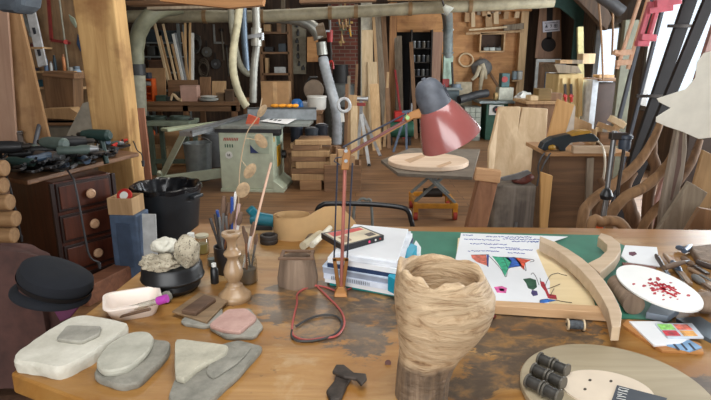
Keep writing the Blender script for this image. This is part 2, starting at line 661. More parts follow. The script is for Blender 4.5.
BX0, BX1, BY1 = -.845, 2.05, 2.46
bench = thing('workbench', 'large worn wooden workbench with golden varnish and dark stains', 'workbench', (.6, 1.7, 0))
outl = [(BX0, 1.205), (-.62, 1.095), (-.25, .93), (.3, .86), (BX1, .86), (BX1, 2.34), (1.0, 2.40), (.2, 2.42), (-.725, BY1), (-.775, 1.93)]
MB().prism([p for p in outl], ZB - .055, ZB).build('bench_top', BENCHM, bench, bevel=.006)
BEAM = wood('bench_frame', (140, 100, 56), (176, 132, 80), 'x')
for x, y in ((-.68, 1.30), (1.85, 1.0), (1.85, 2.2), (-.64, 2.3)):
    MB().box((x, y, (ZB - .055) / 2), (.10, .10, ZB - .055)).build('leg', BEAM, bench, bevel=.005)
MB().box((.6, 2.28, .76), (2.5, .05, .16)).build('apron', BEAM, bench)
# seam between the bench planks
# -------- flat stones
ST_W = stone('white_limestone', (184, 180, 164), (216, 212, 198), 10, bmp=.5)
ST_G = stone('grey_slate', (128, 126, 116), (166, 162, 150), 16, bmp=.45)
ST_G2 = stone('grey_green_slate', (116, 114, 104), (152, 148, 136), 20, bmp=.5)
ST_L = stone('pale_grey_stone', (158, 156, 142), (190, 187, 172), 12, bmp=.35)
ST_P = stone('pink_sandstone', (176, 138, 128), (200, 164, 152), 18, bmp=.4)
ST_B = stone('buff_sandstone', (158, 154, 138), (194, 188, 168), 14, bmp=.35)


def stone_flat(px, z, th, seed=0, wob=.003, taper=.0025, soft=3):
    """ragged flat stone: top outline from the picture, rounded over its edge"""
    top = [on(a, c, z + th) for a, c in px]
    n = len(top)
    cen = sum(top, Vector()) / n
    dense = []
    for i in range(n):
        p, q = top[i], top[(i + 1) % n]
        for k in range(7):
            dense.append(p.lerp(q, k / 7))
    # soften corners
    for _ in range(soft):
        dense = [(dense[i - 1] + dense[i] * 2 + dense[(i + 1) % len(dense)]) / 4 for i in range(len(dense))]
    rings = []
    for zz, sh in ((0, -taper * .3), (th * .35, taper * .7), (th * .75, taper * .6), (th, -taper * .4)):
        ring = []
        for i, p in enumerate(dense):
            d = (p - cen)
            d.z = 0
            d.normalize()
            w = .6 * wob * noise.noise(Vector((p.x * 40, p.y * 40, seed + zz * 60)))
            ring.append((p.x + d.x * (sh + w), p.y + d.y * (sh + w), z + zz))
        rings.append(ring)
    return MB().rings(rings)


one(stone_flat([(14, 354), (34, 340), (52, 328), (72, 317), (86, 315), (110, 319), (128, 323), (126, 329), (108, 341), (88, 354), (66, 365), (56, 367), (34, 362), (15, 360)], ZB, .036, 1, .006, .003, 5), 'stone_slab', ST_W, 'thick white limestone slab at the near corner of the bench', 'stone', smooth=True, angle=28)
one(stone_flat([(56, 338), (67, 325), (101, 326), (99, 333), (82, 341)], ZB + .036, .011, 2, .002, .002, 1), 'flat_stone', ST_G, 'small grey flat stone lying on the white limestone slab', 'stone', smooth=True, angle=28)
one(stone_flat([(93, 375), (104, 352), (146, 338), (170, 341), (169, 352), (140, 381), (122, 385)], ZB, .019, 3, .004), 'flat_stone', ST_G2, 'grey slate plate under the pale oval stone', 'stone', smooth=True, angle=28)
one(stone_flat([(95, 362), (108, 344), (130, 332), (148, 331), (154, 338), (146, 352), (128, 367), (104, 371)], ZB + .019, .018, 4, .002, .003, 6), 'oval_stone', ST_L, 'pale oval flat stone resting on a grey slate plate', 'stone', smooth=True, angle=28)
one(stone_flat([(168, 398), (176, 376), (200, 350), (238, 340), (263, 346), (240, 372), (206, 403), (190, 408)], ZB, .016, 5, .004, .002, 1), 'slate_plate', ST_G2, 'large layered grey slate under the buff triangular stone', 'stone', smooth=True, angle=28)
one(stone_flat([(206, 372), (214, 352), (236, 342), (252, 346), (240, 360), (214, 378)], ZB + .016, .006, 15, .004, .003), 'slate_flake', ST_G2, 'thin slate flake on the large layered slate', 'stone', smooth=True, angle=28)
one(stone_flat([(175, 375), (175, 338), (228, 345), (226, 352), (198, 366), (184, 378)], ZB + .016, .016, 6, .002, .002, 1), 'triangular_stone', ST_B, 'buff triangular flat stone on the large slate', 'stone', smooth=True, angle=28)
one(stone_flat([(208, 325), (226, 310), (250, 308), (263, 325), (254, 336), (226, 336)], ZB, .013, 7, .004, .002, 1), 'flat_stone', ST_G, 'speckled grey flat stone under the pink sandstone', 'stone', smooth=True, angle=28)
one(stone_flat([(209, 324), (228, 309), (246, 308), (257, 317), (240, 331), (222, 329)], ZB + .013, .012, 8, .002, .002, 1), 'sandstone_piece', ST_P, 'pinkish sandstone piece on a speckled grey stone', 'stone', smooth=True, angle=28)
one(stone_flat([(180, 320), (206, 304), (222, 306), (222, 318), (206, 326), (186, 323)], ZB, .012, 9, .003), 'flat_stone', ST_G, 'grey stone under the dark wooden plate', 'stone', smooth=True, angle=28)
one(MB().flat([(172, 311), (199, 292), (229, 299), (207, 322)], ZB + .0122, .007), 'wooden_plate', wood('dark_oiled_plate', (112, 90, 66), (150, 124, 94), 'x'), 'thin brown wooden plate lying on a grey stone', 'plate', bevel=.002)
one(MB().flat([(181, 310), (204, 294), (216, 298), (196, 312)], ZB + .0194, .013), 'wood_block', wood('dark_walnut', (74, 54, 42), (108, 82, 62), 'x'), 'dark brown wood block on the thin wooden plate', 'block', bevel=.003)

# -------- pale plastic tub with brushes
c = on(134, 312, ZB)
tub = thing('plastic_tub', 'pale pink plastic tub holding brushes and a glass tube', 'tub', c, R(24))
TUBM = plain('pale_pink_plastic', (240, 226, 214), .4, var=.03)


def rrect(w, d, r, n=5):
    pts = []
    for cx, cy, a0 in ((w / 2 - r, d / 2 - r, 0), (-w / 2 + r, d / 2 - r, 90), (-w / 2 + r, -d / 2 + r, 180), (w / 2 - r, -d / 2 + r, 270)):
        for k in range(n):
            t = R(a0 + 90 * k / (n - 1))
            pts.append((cx + r * math.cos(t), cy + r * math.sin(t)))
    return pts


rg = []
for w, d, z in ((.125, .10, 0), (.155, .128, .042), (.165, .138, .043), (.165, .138, .048), (.150, .122, .048), (.122, .094, .006)):
    rg.append([(x, y, z) for x, y in rrect(w, d, .028)])
MB().rings(rg).build('tub_body', TUBM, tub, world=False, smooth=True, angle=50)
br0 = c + Vector((0, 0, 0))
t = thing('brush', 'glass brush tube with a magenta cap lying in the pink tub', 'brush', on(128, 307, ZB + .02))
p0, p1 = on(113, 314, ZB + .012), on(158, 301, ZB + .062)
MB().cyl(p0, p1, .010, .009, 14).build('tube', CLEAR, t, smooth=True)
d = (p1 - p0).normalized()
MB().cyl(p1, p1 + d * .03, .0125, .0125, 14).build('cap', plain('magenta_plastic', (170, 60, 160), .35), t, smooth=True)
one(MB().tube([on(119, 317, ZB + .014), on(150, 309, ZB + .056)], [.004, .005], 8), 'brush', plain('dark_brush_wood', (104, 80, 62), .6), 'thin brown brush handle lying in the pink tub', 'brush')
one(MB().blob(on(166, 303, ZB) + Vector((0, 0, .02)), (.02, .014, .02), 3, .3), 'putty_lump', ST_G2, 'small grey lump beside the pink tub', 'stone', smooth=True, angle=28)
one(MB().tube([on(170, 296, ZB) + Vector((0, 0, .012)), on(178, 288, ZB) + Vector((0, 0, .014))], [.013, .015], 12), 'short_rod', IRON, 'short dark rod behind the pink tub', 'rod', smooth=True)

# -------- black round containers with three stones
c = on(174, 289, ZB)
k = thing('black_tub', 'stacked black plastic bowl with a wide lid carrying three stones', 'bowl', c)
MB().lathe([(.066, 0), (.076, .004), (.088, .020), (.086, .036), (.08, .040)], 40).build('base', BLACK, k, world=False, smooth=True)
MB().lathe([(.08, .040), (.100, .044), (.103, .050), (.099, .056), (.097, .084), (.092, .094), (.080, .098)], 40).build('lid', BLACK, k, world=False, smooth=True)
ZL = ZB + .098
ST_H = stone('holey_limestone', (132, 122, 102), (196, 186, 164), 24, .9, .8, (92, 84, 70))
one(MB().blob(on(160, 269, ZL) + Vector((0, 0, .020)), (.058, .036, .027), 4, .35, 2.2, 4, Euler((0, .15, .3))), 'rough_stone', ST_H, 'low rough pale stone lying on the black tub lid', 'stone', smooth=True, angle=80)
one(MB().blob(on(165, 262, ZL) + Vector((0, .012, .052)), (.040, .030, .030), 5, .3, 1.6, 4, Euler((0, -.2, .2))), 'white_stone', ST_W, 'white stone lump between the two rough stones on the tub', 'stone', smooth=True, angle=80)
one(MB().blob(on(188, 266, ZL) + Vector((0, .0, .050)), (.041, .032, .052), 6, .22, 1.8, 4, Euler((0, .15, 0))), 'pitted_stone', ST_H, 'upright round pitted stone with holes on the black tub lid', 'stone', smooth=True, angle=80)

# -------- small bottle and jars
c = on(183, 262, ZB) + Vector((0, .12, 0))
t = thing('small_bottle', 'small clear bottle with a white cap behind the stones', 'bottle', c)
MB().lathe([(.016, 0), (.018, .004), (.018, .045), (.012, .055)], 18).build('body', CLEAR, t, world=False, smooth=True)
MB().lathe([(.014, .055), (.014, .075), (.012, .077)], 18).build('cap', WHITE, t, world=False, smooth=True)
c = on(203, 253, ZB)
t = thing('glass_jar', 'squat glass jar of yellowish varnish behind the pitted stone', 'jar', c)
MB().lathe([(.024, 0), (.026, .005), (.026, .05), (.022, .058), (.022, .07)], 24, cap1=False).build('body', CLEAR, t, world=False, smooth=True)
MB().lathe([(.022, .004), (.022, .04)], 24).build('varnish', plain('yellow_varnish', (150, 134, 78), .3), t, world=False, smooth=True)
MB().lathe([(.023, .066), (.026, .068), (.026, .076), (.020, .076)], 24).build('rim', plain('tin_rim', (196, 192, 170), .4, .6), t, world=False, smooth=True)
c = on(213, 266, ZB)
t = thing('glass_jar', 'little grey glass jar beside the black tool pot', 'jar', c)
MB().lathe([(.018, 0), (.02, .004), (.02, .04), (.016, .046)], 20).build('body', CLEAR, t, world=False, smooth=True)
MB().lathe([(.017, .003), (.017, .03)], 20).build('paint', GREYP, t, world=False, smooth=True)

# -------- turned candlestick
CS = wood('turned_beech', (142, 114, 84), (174, 144, 110), 'z', 1.2, .4, coat=.3)
c = on(235, 299, ZB)
one(MB(Matrix.Translation(c) @ Matrix.Diagonal((1.12, 1.12, 1.10, 1))).lathe([(.045, 0), (.047, .006), (.046, .016), (.040, .022), (.033, .028), (.028, .036), (.024, .040), (.024, .046), (.018, .050), (.016, .055), (.020, .062), (.026, .074), (.0275, .086), (.024, .100), (.018, .114), (.0145, .124),
    (.016, .130), (.022, .134), (.025, .140), (.022, .147), (.016, .152), (.0135, .160), (.0135, .176), (.017, .186), (.026, .194), (.0275, .199), (.026, .204), (.012, .204), (.011, .19)], 48),
    'candlestick', CS, 'turned pale wooden candlestick in front of the tool jars', 'candlestick', smooth=True, angle=50)

# -------- black pot and glass jar full of brushes and tools
c = on(227, 272, ZB)
pot = thing('tool_pot', 'dark pot crowded with brushes and carving tools behind the candlestick', 'pot', c)
MB().lathe([(.036, 0), (.040, .006), (.042, .10), (.038, .10), (.035, .01)], 28, cap1=True).build('pot_body', plain('dark_glazed_pot', (44, 40, 40), .35), pot, world=False, smooth=True)
jc = on(248, 282, ZB)
jar = thing('brush_jar', 'dusty glass jar with brushes and a long dowel beside the candlestick', 'jar', jc)
MB().lathe([(.030, 0), (.034, .005), (.034, .075), (.031, .09), (.028, .096), (.028, .108)], 28, cap1=False).build('glass', CLEAR, jar, world=False, smooth=True)
MB().lathe([(.028, .004), (.030, .008), (.030, .05)], 24).build('sediment', plain('brush_dirt', (110, 98, 86), .8), jar, world=False, smooth=True)
one(MB().cyl(jc + Vector((-.008, -.008, .055)), at(271, 163, 2.02), .0042, .0048, 10), 'dowel', plain('pink_dowel_wood', (210, 172, 146), .6), 'long thin wooden dowel standing in the glass jar', 'dowel', smooth=True)
HAND = [plain('handle_dark', (52, 44, 40), .5), plain('handle_brown', (122, 78, 48), .5), plain('handle_white', (216, 212, 206), .5), plain('handle_blue', (40, 70, 140), .4), plain('handle_grey', (120, 118, 116), .4, .4), plain('handle_pink', (190, 160, 160), .5)]
BR = plain('brush_bristle', (110, 86, 70), .9)
NAMES = ['dark handled', 'brown handled', 'white handled', 'blue handled', 'grey steel', 'pinkish handled']
TIPS = [(222, 208, 1, 'b'), (229, 203, 1, 'b'), (215, 214, 0, 's'), (232, 197, 3, 's'), (236, 192, 2, 's'), (219, 217, 4, 's'), (226, 216, 4, 's'), (233, 211, 0, 'b'), (210, 218, 0, 's'), (239, 204, 5, 's'), (224, 196, 4, 'b'), (241, 212, 2, 'b'), (217, 210, 3, 's'), (230, 213, 1, 's')]
for i, (tx, ty, ci, kd) in enumerate(TIPS):
    a0 = c + Vector((.018 * math.cos(i * 2.2), .018 * math.sin(i * 2.2), .012))
    e = at(tx, ty, c.y + .01 * math.sin(i * 1.7))
    lab = 'handled brush' if kd == 'b' else 'tool'
    t = thing('paint_brush' if kd == 'b' else 'carving_tool', '', 'brush' if kd == 'b' else 'tool', a0)
    mid = a0.lerp(e, .78)
    MB().tube([a0, mid], [.0035, .005], 8).build('handle', HAND[ci], t, smooth=True)
    if kd == 'b':
        MB().tube([mid, mid.lerp(e, .3), e], [.006, .010, .006], 10).build('bristles', BR, t, smooth=True)
    else:
        MB().tube([mid, e], [.006, .0055], 8).build('ferrule', HAND[ci], t, smooth=True)
    t['label'] = ['brown bristle brush standing in the dark pot', 'taller brown brush leaning over the dark pot', 'short black tool at the edge of the dark pot', 'blue handled tool standing tall in the dark pot', 'tallest white handled tool in the dark pot',
                  'grey steel tool in the dark pot below the brushes', 'grey steel tool between the two brown brushes', 'dark brush nearest the glass jar', 'outermost black tool in the dark pot', 'pinkish tool leaning towards the seed pods', 'tall grey handled brush at the back of the dark pot', 'white handled brush leaning out towards the glass jar', 'short blue tool between black and brown ones', 'brown tool in the middle of the dark pot'][i]
    t['group'] = 'brushes and tools in the dark pot'
for i, (tx, ty, ci) in enumerate([(243, 226, 4), (254, 222, 2), (246, 232, 1), (257, 234, 4)]):
    a0 = jc + Vector((.015 * math.cos(i * 1.9 + 1), .015 * math.sin(i * 1.9 + 1), .052))
    e = at(tx, ty, jc.y)
    t = thing('paint_brush', ['grey handled brush in the glass jar', 'white handled brush in the glass jar', 'brown handled brush in the glass jar', 'short grey brush beside the dowel in the glass jar'][i], 'brush', a0, 0, 'brushes in the glass jar')
    MB().tube([a0, a0.lerp(e, .7)], [.003, .0045], 8).build('handle', HAND[ci], t, smooth=True)
    MB().tube([a0.lerp(e, .7), a0.lerp(e, .85), e], [.005, .007, .004], 8).build('bristles', BR, t, smooth=True)
# upright dark bottle and box edges beside the pot
t = thing('dark_bottle', 'slim dark bottle standing at the side of the tool pot', 'bottle', on(215, 283, ZB))
MB().lathe([(.013, 0), (.014, .004), (.014, .05), (.007, .06)], 16).build('body', BLACK, t, world=False, smooth=True)
MB().lathe([(.008, .06), (.008, .072)], 12).build('cap', WHITE, t, world=False, smooth=True)

# -------- honesty seed pods on a long stem
ht = thing('seed_pod_twig', 'tall dry twig with round papery seed pods rising from the tool pot', 'twig', c + Vector((.022, 0, .1)))
PODM = plain('papery_pod', (184, 158, 124), .7, var=.15, scale=60)
b0 = c + Vector((.02, 0, .02))
Yh = c.y
stem = smooth_path([b0, at(238, 215, Yh), at(239, 185, Yh), at(241, 160, Yh), at(247, 133, Yh), at(258, 116, Yh), at(262, 98, Yh)])
MB().tube(stem, .0018, 6).build('stem', plain('dry_stem', (176, 150, 120), .8), ht, smooth=True)
for (x, y, r, lean, sx, sy) in ((262, 111, 7.5, .3, 257, 117), (261, 141, 8.5, -.3, 246, 138), (250, 171, 9, .2, 241, 160), (243, 190, 9, .1, 239, 185)):
    p = at(x, y, Yh)
    rr = r * .9 * per_px(Yh, p.z)
    Mx = Matrix.Translation(p) @ Matrix.Rotation(lean, 4, 'Y') @ Matrix.Rotation(lean * 2.4 + .3, 4, 'Z') @ Matrix.Rotation(R(90) + .25, 4, 'X') @ Matrix.Diagonal((.88, 1.1, 1, 1))
    MB().lathe([(rr * .2, -.0012), (rr * .85, -.001), (rr, 0), (rr * .85, .001), (rr * .2, .0012)], 22, Mx).tube([at(sx, sy, Yh), p], .0012, 5).build('seed_pod', PODM, ht, smooth=True)

# -------- teal power tool at the back edge
p = on(262, 231, ZB)
t = thing('power_drill', 'teal power tool lying at the far edge of the bench', 'drill', p)
MB().cyl(p + Vector((-.05, .04, .05)), p + Vector((.055, .02, .04)), .032, .028, 18).build('motor_body', TEAL, t, smooth=True, bevel=.004)
MB().cyl(p + Vector((.055, .02, .04)), p + Vector((.09, .014, .038)), .022, .014, 16).build('chuck', BLACK, t, smooth=True)
MB().bar(p + Vector((-.02, .04, .045)), p + Vector((-.055, .02, .10)), .035, .04).build('handle', TEAL, t, bevel=.008)
MB().box(p + Vector((.0, .03, .012)), (.09, .05, .024)).build('battery', BLACK, t, bevel=.004)
# tape ring
c = on(269, 243, ZB)
one(MB(Matrix.Translation(c)).lathe([(.034, 0), (.037, .004), (.037, .016), (.034, .019), (.037, .022), (.037, .034), (.034, .037), (.026, .037), (.025, .034), (.025, .004), (.026, 0)], 36, cap0=False, cap1=False).lathe([(.026, 0), (.034, 0)], 36, cap0=False, cap1=False),
    'rubber_ring', plain('grimy_rubber', (52, 46, 42), .6), 'short dark ribbed rubber ring beside the abrasive roll', 'ring', smooth=True)
# abrasive paper roll, part unrolled
ROLL = plain('abrasive_paper', (196, 160, 112), .8, var=.05)
c = on(292, 240, ZB)
pts = []
for kk in range(42):
    tt = kk / 41 * 2 * math.pi * 1.55
    rr = .050 + .0022 * tt
    pts.append((c.x + rr * 1.25 * math.cos(tt + 2.2), c.y + .05 + rr * math.sin(tt + 2.2)))
e = pts[-1]
tail = smooth_path([(e[0], e[1], 0), (e[0] + .05, e[1] + .030, 0), (e[0] + .13, e[1] + .055, 0), (e[0] + .20, e[1] + .05, 0)], 5)
pts += [(p.x, p.y) for p in tail[1:]]
n = len(pts)
ring0, ring1 = [], []
mb = MB()
rows = []
for i, p in enumerate(pts):
    h = .098 + (.035 * min(1, max(0, (i - 40) / (n - 50))) if i > 40 else 0)
    if i > n - 6:
        h -= .016 * (i - (n - 6))
    rows.append((p, h))
quads = []
for i, (p, h) in enumerate(rows):
    q = rows[min(i + 1, n - 1)][0]
    o = rows[max(i - 1, 0)][0]
    tx, ty = q[0] - o[0], q[1] - o[1]
    l = math.hypot(tx, ty) or 1
    nx, ny = -ty / l * .0006, tx / l * .0006
    quads.append([Vector((p[0] - nx, p[1] - ny, ZB)), Vector((p[0] + nx, p[1] + ny, ZB)), Vector((p[0] + nx, p[1] + ny, ZB + h)), Vector((p[0] - nx, p[1] - ny, ZB + h))])
mb.rings(quads)
one(mb, 'abrasive_roll', ROLL, 'loose roll of tan abrasive paper partly unrolled at the back of the bench', 'paper roll', smooth=True, angle=60)

# -------- bark pot
BARK = wood('grey_bark', (108, 90, 75), (150, 128, 108), 'z', 1.6, .85, bmp=.6)
c = on(298, 285, ZB)
pot = thing('wooden_pot', 'rough grey wooden pot with a square rim of thin slats', 'pot', c)
rg = []
for z, rx, ry in ((0, .062, .045), (.03, .064, .046), (.07, .058, .044), (.105, .052, .042), (.105, .044, .034), (.03, .044, .032)):
    rg.append([(rx * math.cos(t) * (1 + .06 * math.cos(4 * t)) + .002 * math.sin(9 * t), ry * math.sin(t) * (1 + .06 * math.cos(4 * t)), z) for t in [2 * math.pi * q / 36 for q in range(36)]])
MB().rings(rg).build('pot_body', BARK, pot, world=False, smooth=True, angle=50)
SL = wood('rim_slat', (96, 70, 50), (132, 100, 74), 'x')
for (x, y, sx, sy) in ((0, -.036, .118, .012), (0, .036, .112, .012), (-.05, 0, .012, .06), (.05, 0, .012, .06)):
    MB().box((x, y, .109), (sx, sy, .008)).build('rim_slat', SL, pot, world=False, bevel=.002)
# rolled papers behind the pot
for i, (x0, y0, x1, y1, r, cc) in enumerate(((303, 246, 322, 232, .016, (210, 200, 172)), (312, 252, 330, 228, .012, (226, 220, 200)), (308, 240, 318, 226, .013, (112, 98, 80)))):
    z = ZB + r
    a0, a1 = on(x0, y0, z), on(x1, y1, z + (.028 if i == 1 else 0))
    if i == 1:
        a0.z += .028
    one(MB().cyl(a0, a1, r, r, 16), 'paper_roll', plain('roll_%s' % ['cream', 'white', 'brown'][i], cc, .7), ['cream rolled sheet between the wooden pot and the papers', 'white rolled sheet lying over the cream roll', 'brown bark roll behind the wooden pot'][i], 'roll', smooth=True)
# -------- cutting mat, paper stack
MAT = plain('green_cutting_mat', (58, 122, 100), .6, var=.08)
one(MB().flat([(410, 231), (600, 235), (640, 252), (672, 320), (492, 313), (470, 300), (400, 300)], ZB, .003), 'cutting_mat', MAT, 'dark green cutting mat under the drawing and the curved wood', 'mat')
ZM = ZB + .003
# stack of folders; each sheet block is a thing
A, B_, C_, D_ = on(328, 253, 1.0173), on(398, 264, 1.0173), on(412, 229, 1.0173), on(352, 223, 1.0173)


def stack(z0, z1, name, mat, label, cat, dl=0, dr=0, df=0, dbk=0, rot=0.0, **k):
    u = (B_ - A).normalized()
    v = (D_ - A).normalized()
    pts = [A - u * dl - v * df, B_ + u * dr - v * df, C_ + u * dr + v * dbk, D_ - u * dl + v * dbk]
    cen = sum(pts, Vector()) / 4
    pts = [(cen.x + (p.x - cen.x) * math.cos(rot) - (p.y - cen.y) * math.sin(rot), cen.y + (p.x - cen.x) * math.sin(rot) + (p.y - cen.y) * math.cos(rot)) for p in pts]
    return one(MB().prism(pts, z0, z1), name, mat, label, cat, 'folders and papers in the stack', bevel=.0008, **k)


stack(ZB, 0.9097, 'folder', plain('teal_folder', (16, 140, 138), .45), 'teal folder at the bottom of the paper stack', 'folder', .0, .0, -.006, 0, .02)
stack(0.9097, 0.9248, 'paper_stack', PAPER, 'white loose sheets just above the teal folder', 'papers', .01, .0, .0, 0, -.03)
nb = stack(0.9248, 0.9442, 'spiral_notebook', plain('notebook_white', (214, 222, 238), .5), 'spiral bound white notebook low in the stack', 'notebook', .014, -.004, .004, 0, -.02)
mb = MB()
for i in range(22):
    q = (A - Vector((0, .005, 0))).lerp(B_, i / 21.0 * .55 + .05)
    q = Vector((q.x, q.y - .004, 0.9345))
    mb.tube([q + Vector((0, .004 * math.cos(t), .006 * math.sin(t))) for t in [2 * math.pi * j / 6 for j in range(6)]], .0008, 4, closed=True)
mb.build('wire_spiral', plain('dark_wire', (50, 52, 60), .4, .6), nb)
stack(0.9442, 0.9635, 'folder', plain('grey_folder', (158, 166, 182), .45), 'grey folder in the middle of the stack', 'folder', .022, .006, .0, 0, .01)
stack(0.9635, 0.9690, 'paper_stack', plain('pale_blue_paper', (196, 210, 228), .6), 'pale blue sheets on the grey folder', 'papers', .016, .0, .003, 0, -.04)
stack(0.9690, 0.9828, 'book', plain('navy_book', (30, 52, 88), .45), 'dark blue book high in the paper stack', 'book', .004, .01, .004, .0, .015)
stack(0.9828, 1.0007, 'paper_stack', PAPER, 'thick white paper pile on the dark blue book', 'papers', .0, .0, .0, .0, -.015)
stack(1.0007, 1.0063, 'paper_sheet', plain('soft_white_sheet', (226, 230, 238), .7), 'white sheet sticking out over the paper pile', 'sheet', -.01, .004, .004, .0, .05)
stack(1.0063, 1.0145, 'paper_stack', PAPER, 'topmost white sheets under the black box', 'papers', -.012, -.012, -.03, .0, .02)
p = [on(388, 276, 0.9787), on(411, 243, 1.0035), on(417, 246, 1.0035), on(398, 281, 0.9787)]
one(MB().rings([[(q.x, q.y, q.z - .05) for q in p], [tuple(q) for q in p]]), 'file_cover', plain('turquoise_cover', (22, 160, 190), .4), 'turquoise file standing against the right end of the stack', 'folder')
one(MB().flat([(404, 262), (416, 240), (421, 247), (413, 268)], ZM, .06), 'paper_bundle', PAPER, 'white paper bundle beside the turquoise file', 'papers', bevel=.001)
# the flat black box with a printed cover
zb = 1.0152
bx = [on(321, 233, zb + .02), on(344, 246, zb + .02), on(384, 235, zb + .02), on(361, 226, zb + .02)]
cen = sum(bx, Vector()) / 4
book = thing('game_box', 'flat black box with a red and cream printed cover on the papers', 'box', (cen.x, cen.y, zb))
MB().prism(bx, zb, zb + .02).build('box_body', plain('black_box_card', (34, 34, 38), .35), book, bevel=.001)


def ink(px, z, name, mat, parent, th=.0006):
    return MB().flat(px, z, th).build(name, mat, parent)


zt = zb + .02
ink([(325, 233.4), (344, 244.5), (380, 235), (361, 227)], zt, 'cover_print', plain('cover_cream', (214, 200, 170), .4), book)
ink([(328, 233), (334, 236.8), (364, 229.2), (359, 227.6)], zt + .0004, 'cover_title', plain('cover_red', (196, 44, 44), .4), book)
ink([(338, 237.4), (345, 242.4), (352, 240), (346, 235.4)], zt + .0004, 'cover_picture', plain('cover_brown', (150, 110, 80), .4), book)
ink([(364, 234), (369, 236.4), (376, 234.4), (371, 232)], zt + .0004, 'cover_picture', plain('cover_dark', (60, 44, 40), .4), book)
e0, e1 = bx[1], bx[2]
fn = Vector((e1.y - e0.y, -(e1.x - e0.x), 0)).normalized()
for tt, rr, mm in ((.62, .0048, plain('logo_pink', (226, 60, 110), .4)), (.78, .0042, WHITE), (.9, .0032, RED)):
    q = e0.lerp(e1, tt)
    q = Vector((q.x, q.y, zb + .010))
    MB().cyl(q, q + fn * .0008, rr, rr, 14).build('logo', mm, book)

# -------- angle-poise lamp
LR = plain('lamp_red', (148, 84, 80), .25, coat=.8, var=.05)
LCAP = plain('lamp_grey_cap', (84, 88, 96), .55, var=.25, scale=18)
BRASS = plain('brass_bracket', (146, 98, 46), .4, .3)
COPPER = plain('coppery_pole', (170, 104, 92), .35, .2)
DW = plain('lamp_dark_rod', (40, 46, 62), .45)
YL = 1.67
bp = on(341, 292, ZB)
lamp = thing('desk_lamp', 'red shaded jointed desk lamp clamped upright on the bench', 'lamp', bp)
top = at(345.5, 149, YL)
b0 = Vector((bp.x, YL, ZB))
MB().rings([[(b0.x - .022, YL - .025, ZB), (b0.x + .022, YL - .025, ZB), (b0.x + .022, YL + .02, ZB), (b0.x - .022, YL + .02, ZB)],
            [(b0.x - .020, YL - .02, ZB + .012), (b0.x + .020, YL - .02, ZB + .012), (b0.x + .020, YL + .02, ZB + .012), (b0.x - .020, YL + .02, ZB + .012)],
            [(b0.x - .010, YL - .01, ZB + .03), (b0.x + .010, YL - .01, ZB + .03), (b0.x + .010, YL + .01, ZB + .03), (b0.x - .010, YL + .01, ZB + .03)]]).build('base', BRASS, lamp, bevel=.002)
for s in (-1, 1):
    MB().bar(b0 + Vector((s * .008, 0, .028)), b0 + Vector((s * .020, 0, .125)), .006, .012).build('fork', BRASS, lamp, bevel=.001)
MB().bar(b0 + Vector((-.024, 0, .122)), b0 + Vector((.024, 0, .122)), .006, .010).build('cross_bar', BRASS, lamp)
MB().cyl(b0 + Vector((.001, 0, .02)), top, .0058, .0058, 14).build('pole', COPPER, lamp, smooth=True)
for s, xt in ((-1, 337.5), (1, 352.5)):
    q = at(xt, 163, YL)
    MB().cyl(b0 + Vector((s * .021, 0, .122)), q, .0026, .0026, 8).build('side_rod', DW, lamp, smooth=True)
# elbow
q = at(345.5, 158, YL)
MB().rings([[at(x, y, YL - .012) for x, y in ((341, 170), (349, 170), (351, 152), (349, 147), (344, 152), (342, 158))], [at(x, y, YL + .012) for x, y in ((341, 170), (349, 170), (351, 152), (349, 147), (344, 152), (342, 158))]]).build('elbow', BRASS, lamp, bevel=.002)
MB().tube([at(342, 157, YL), at(336, 158, YL), at(334, 161, YL), at(340, 165, YL)], .002, 6).build('wing_screw', DW, lamp)
for yy in (150, 160):
    q = at(346, yy, YL)
    MB().cyl(q + Vector((0, -.018, 0)), q + Vector((0, .018, 0)), .0055, .0055, 12).build('bolt', STEEL, lamp, smooth=True)
el, wr = at(347, 154, YL), at(412, 117, YL)
MB().bar(el, wr, .008, .008, (0, 1, 0)).build('arm', plain('arm_maroon', (104, 48, 44), .35), lamp, bevel=.002)
MB().bar(el + Vector((0, .004, -.006)), wr + Vector((0, .004, -.006)), .006, .003, (0, 1, 0)).build('arm_edge', BRASS, lamp)
MB().tube([at(343, 147, YL), at(375, 130, YL), at(406, 114, YL)], .0028, 8).build('arm_rod', DW, lamp, smooth=True)
# bracket to the head
MB().rings([[at(x, y, YL - .014) for x, y in ((404, 118), (410, 112), (420, 108), (428, 111), (424, 118), (414, 119), (407, 123))], [at(x, y, YL + .014) for x, y in ((404, 118), (410, 112), (420, 108), (428, 111), (424, 118), (414, 119), (407, 123))]]).build('head_bracket', BRASS, lamp, bevel=.003)
q = at(407, 117, YL)
MB().cyl(q + Vector((0, -.022, 0)), q + Vector((0, .022, 0)), .006, .006, 12).build('bolt', plain('pale_green_nut', (150, 190, 120), .5), lamp, smooth=True)
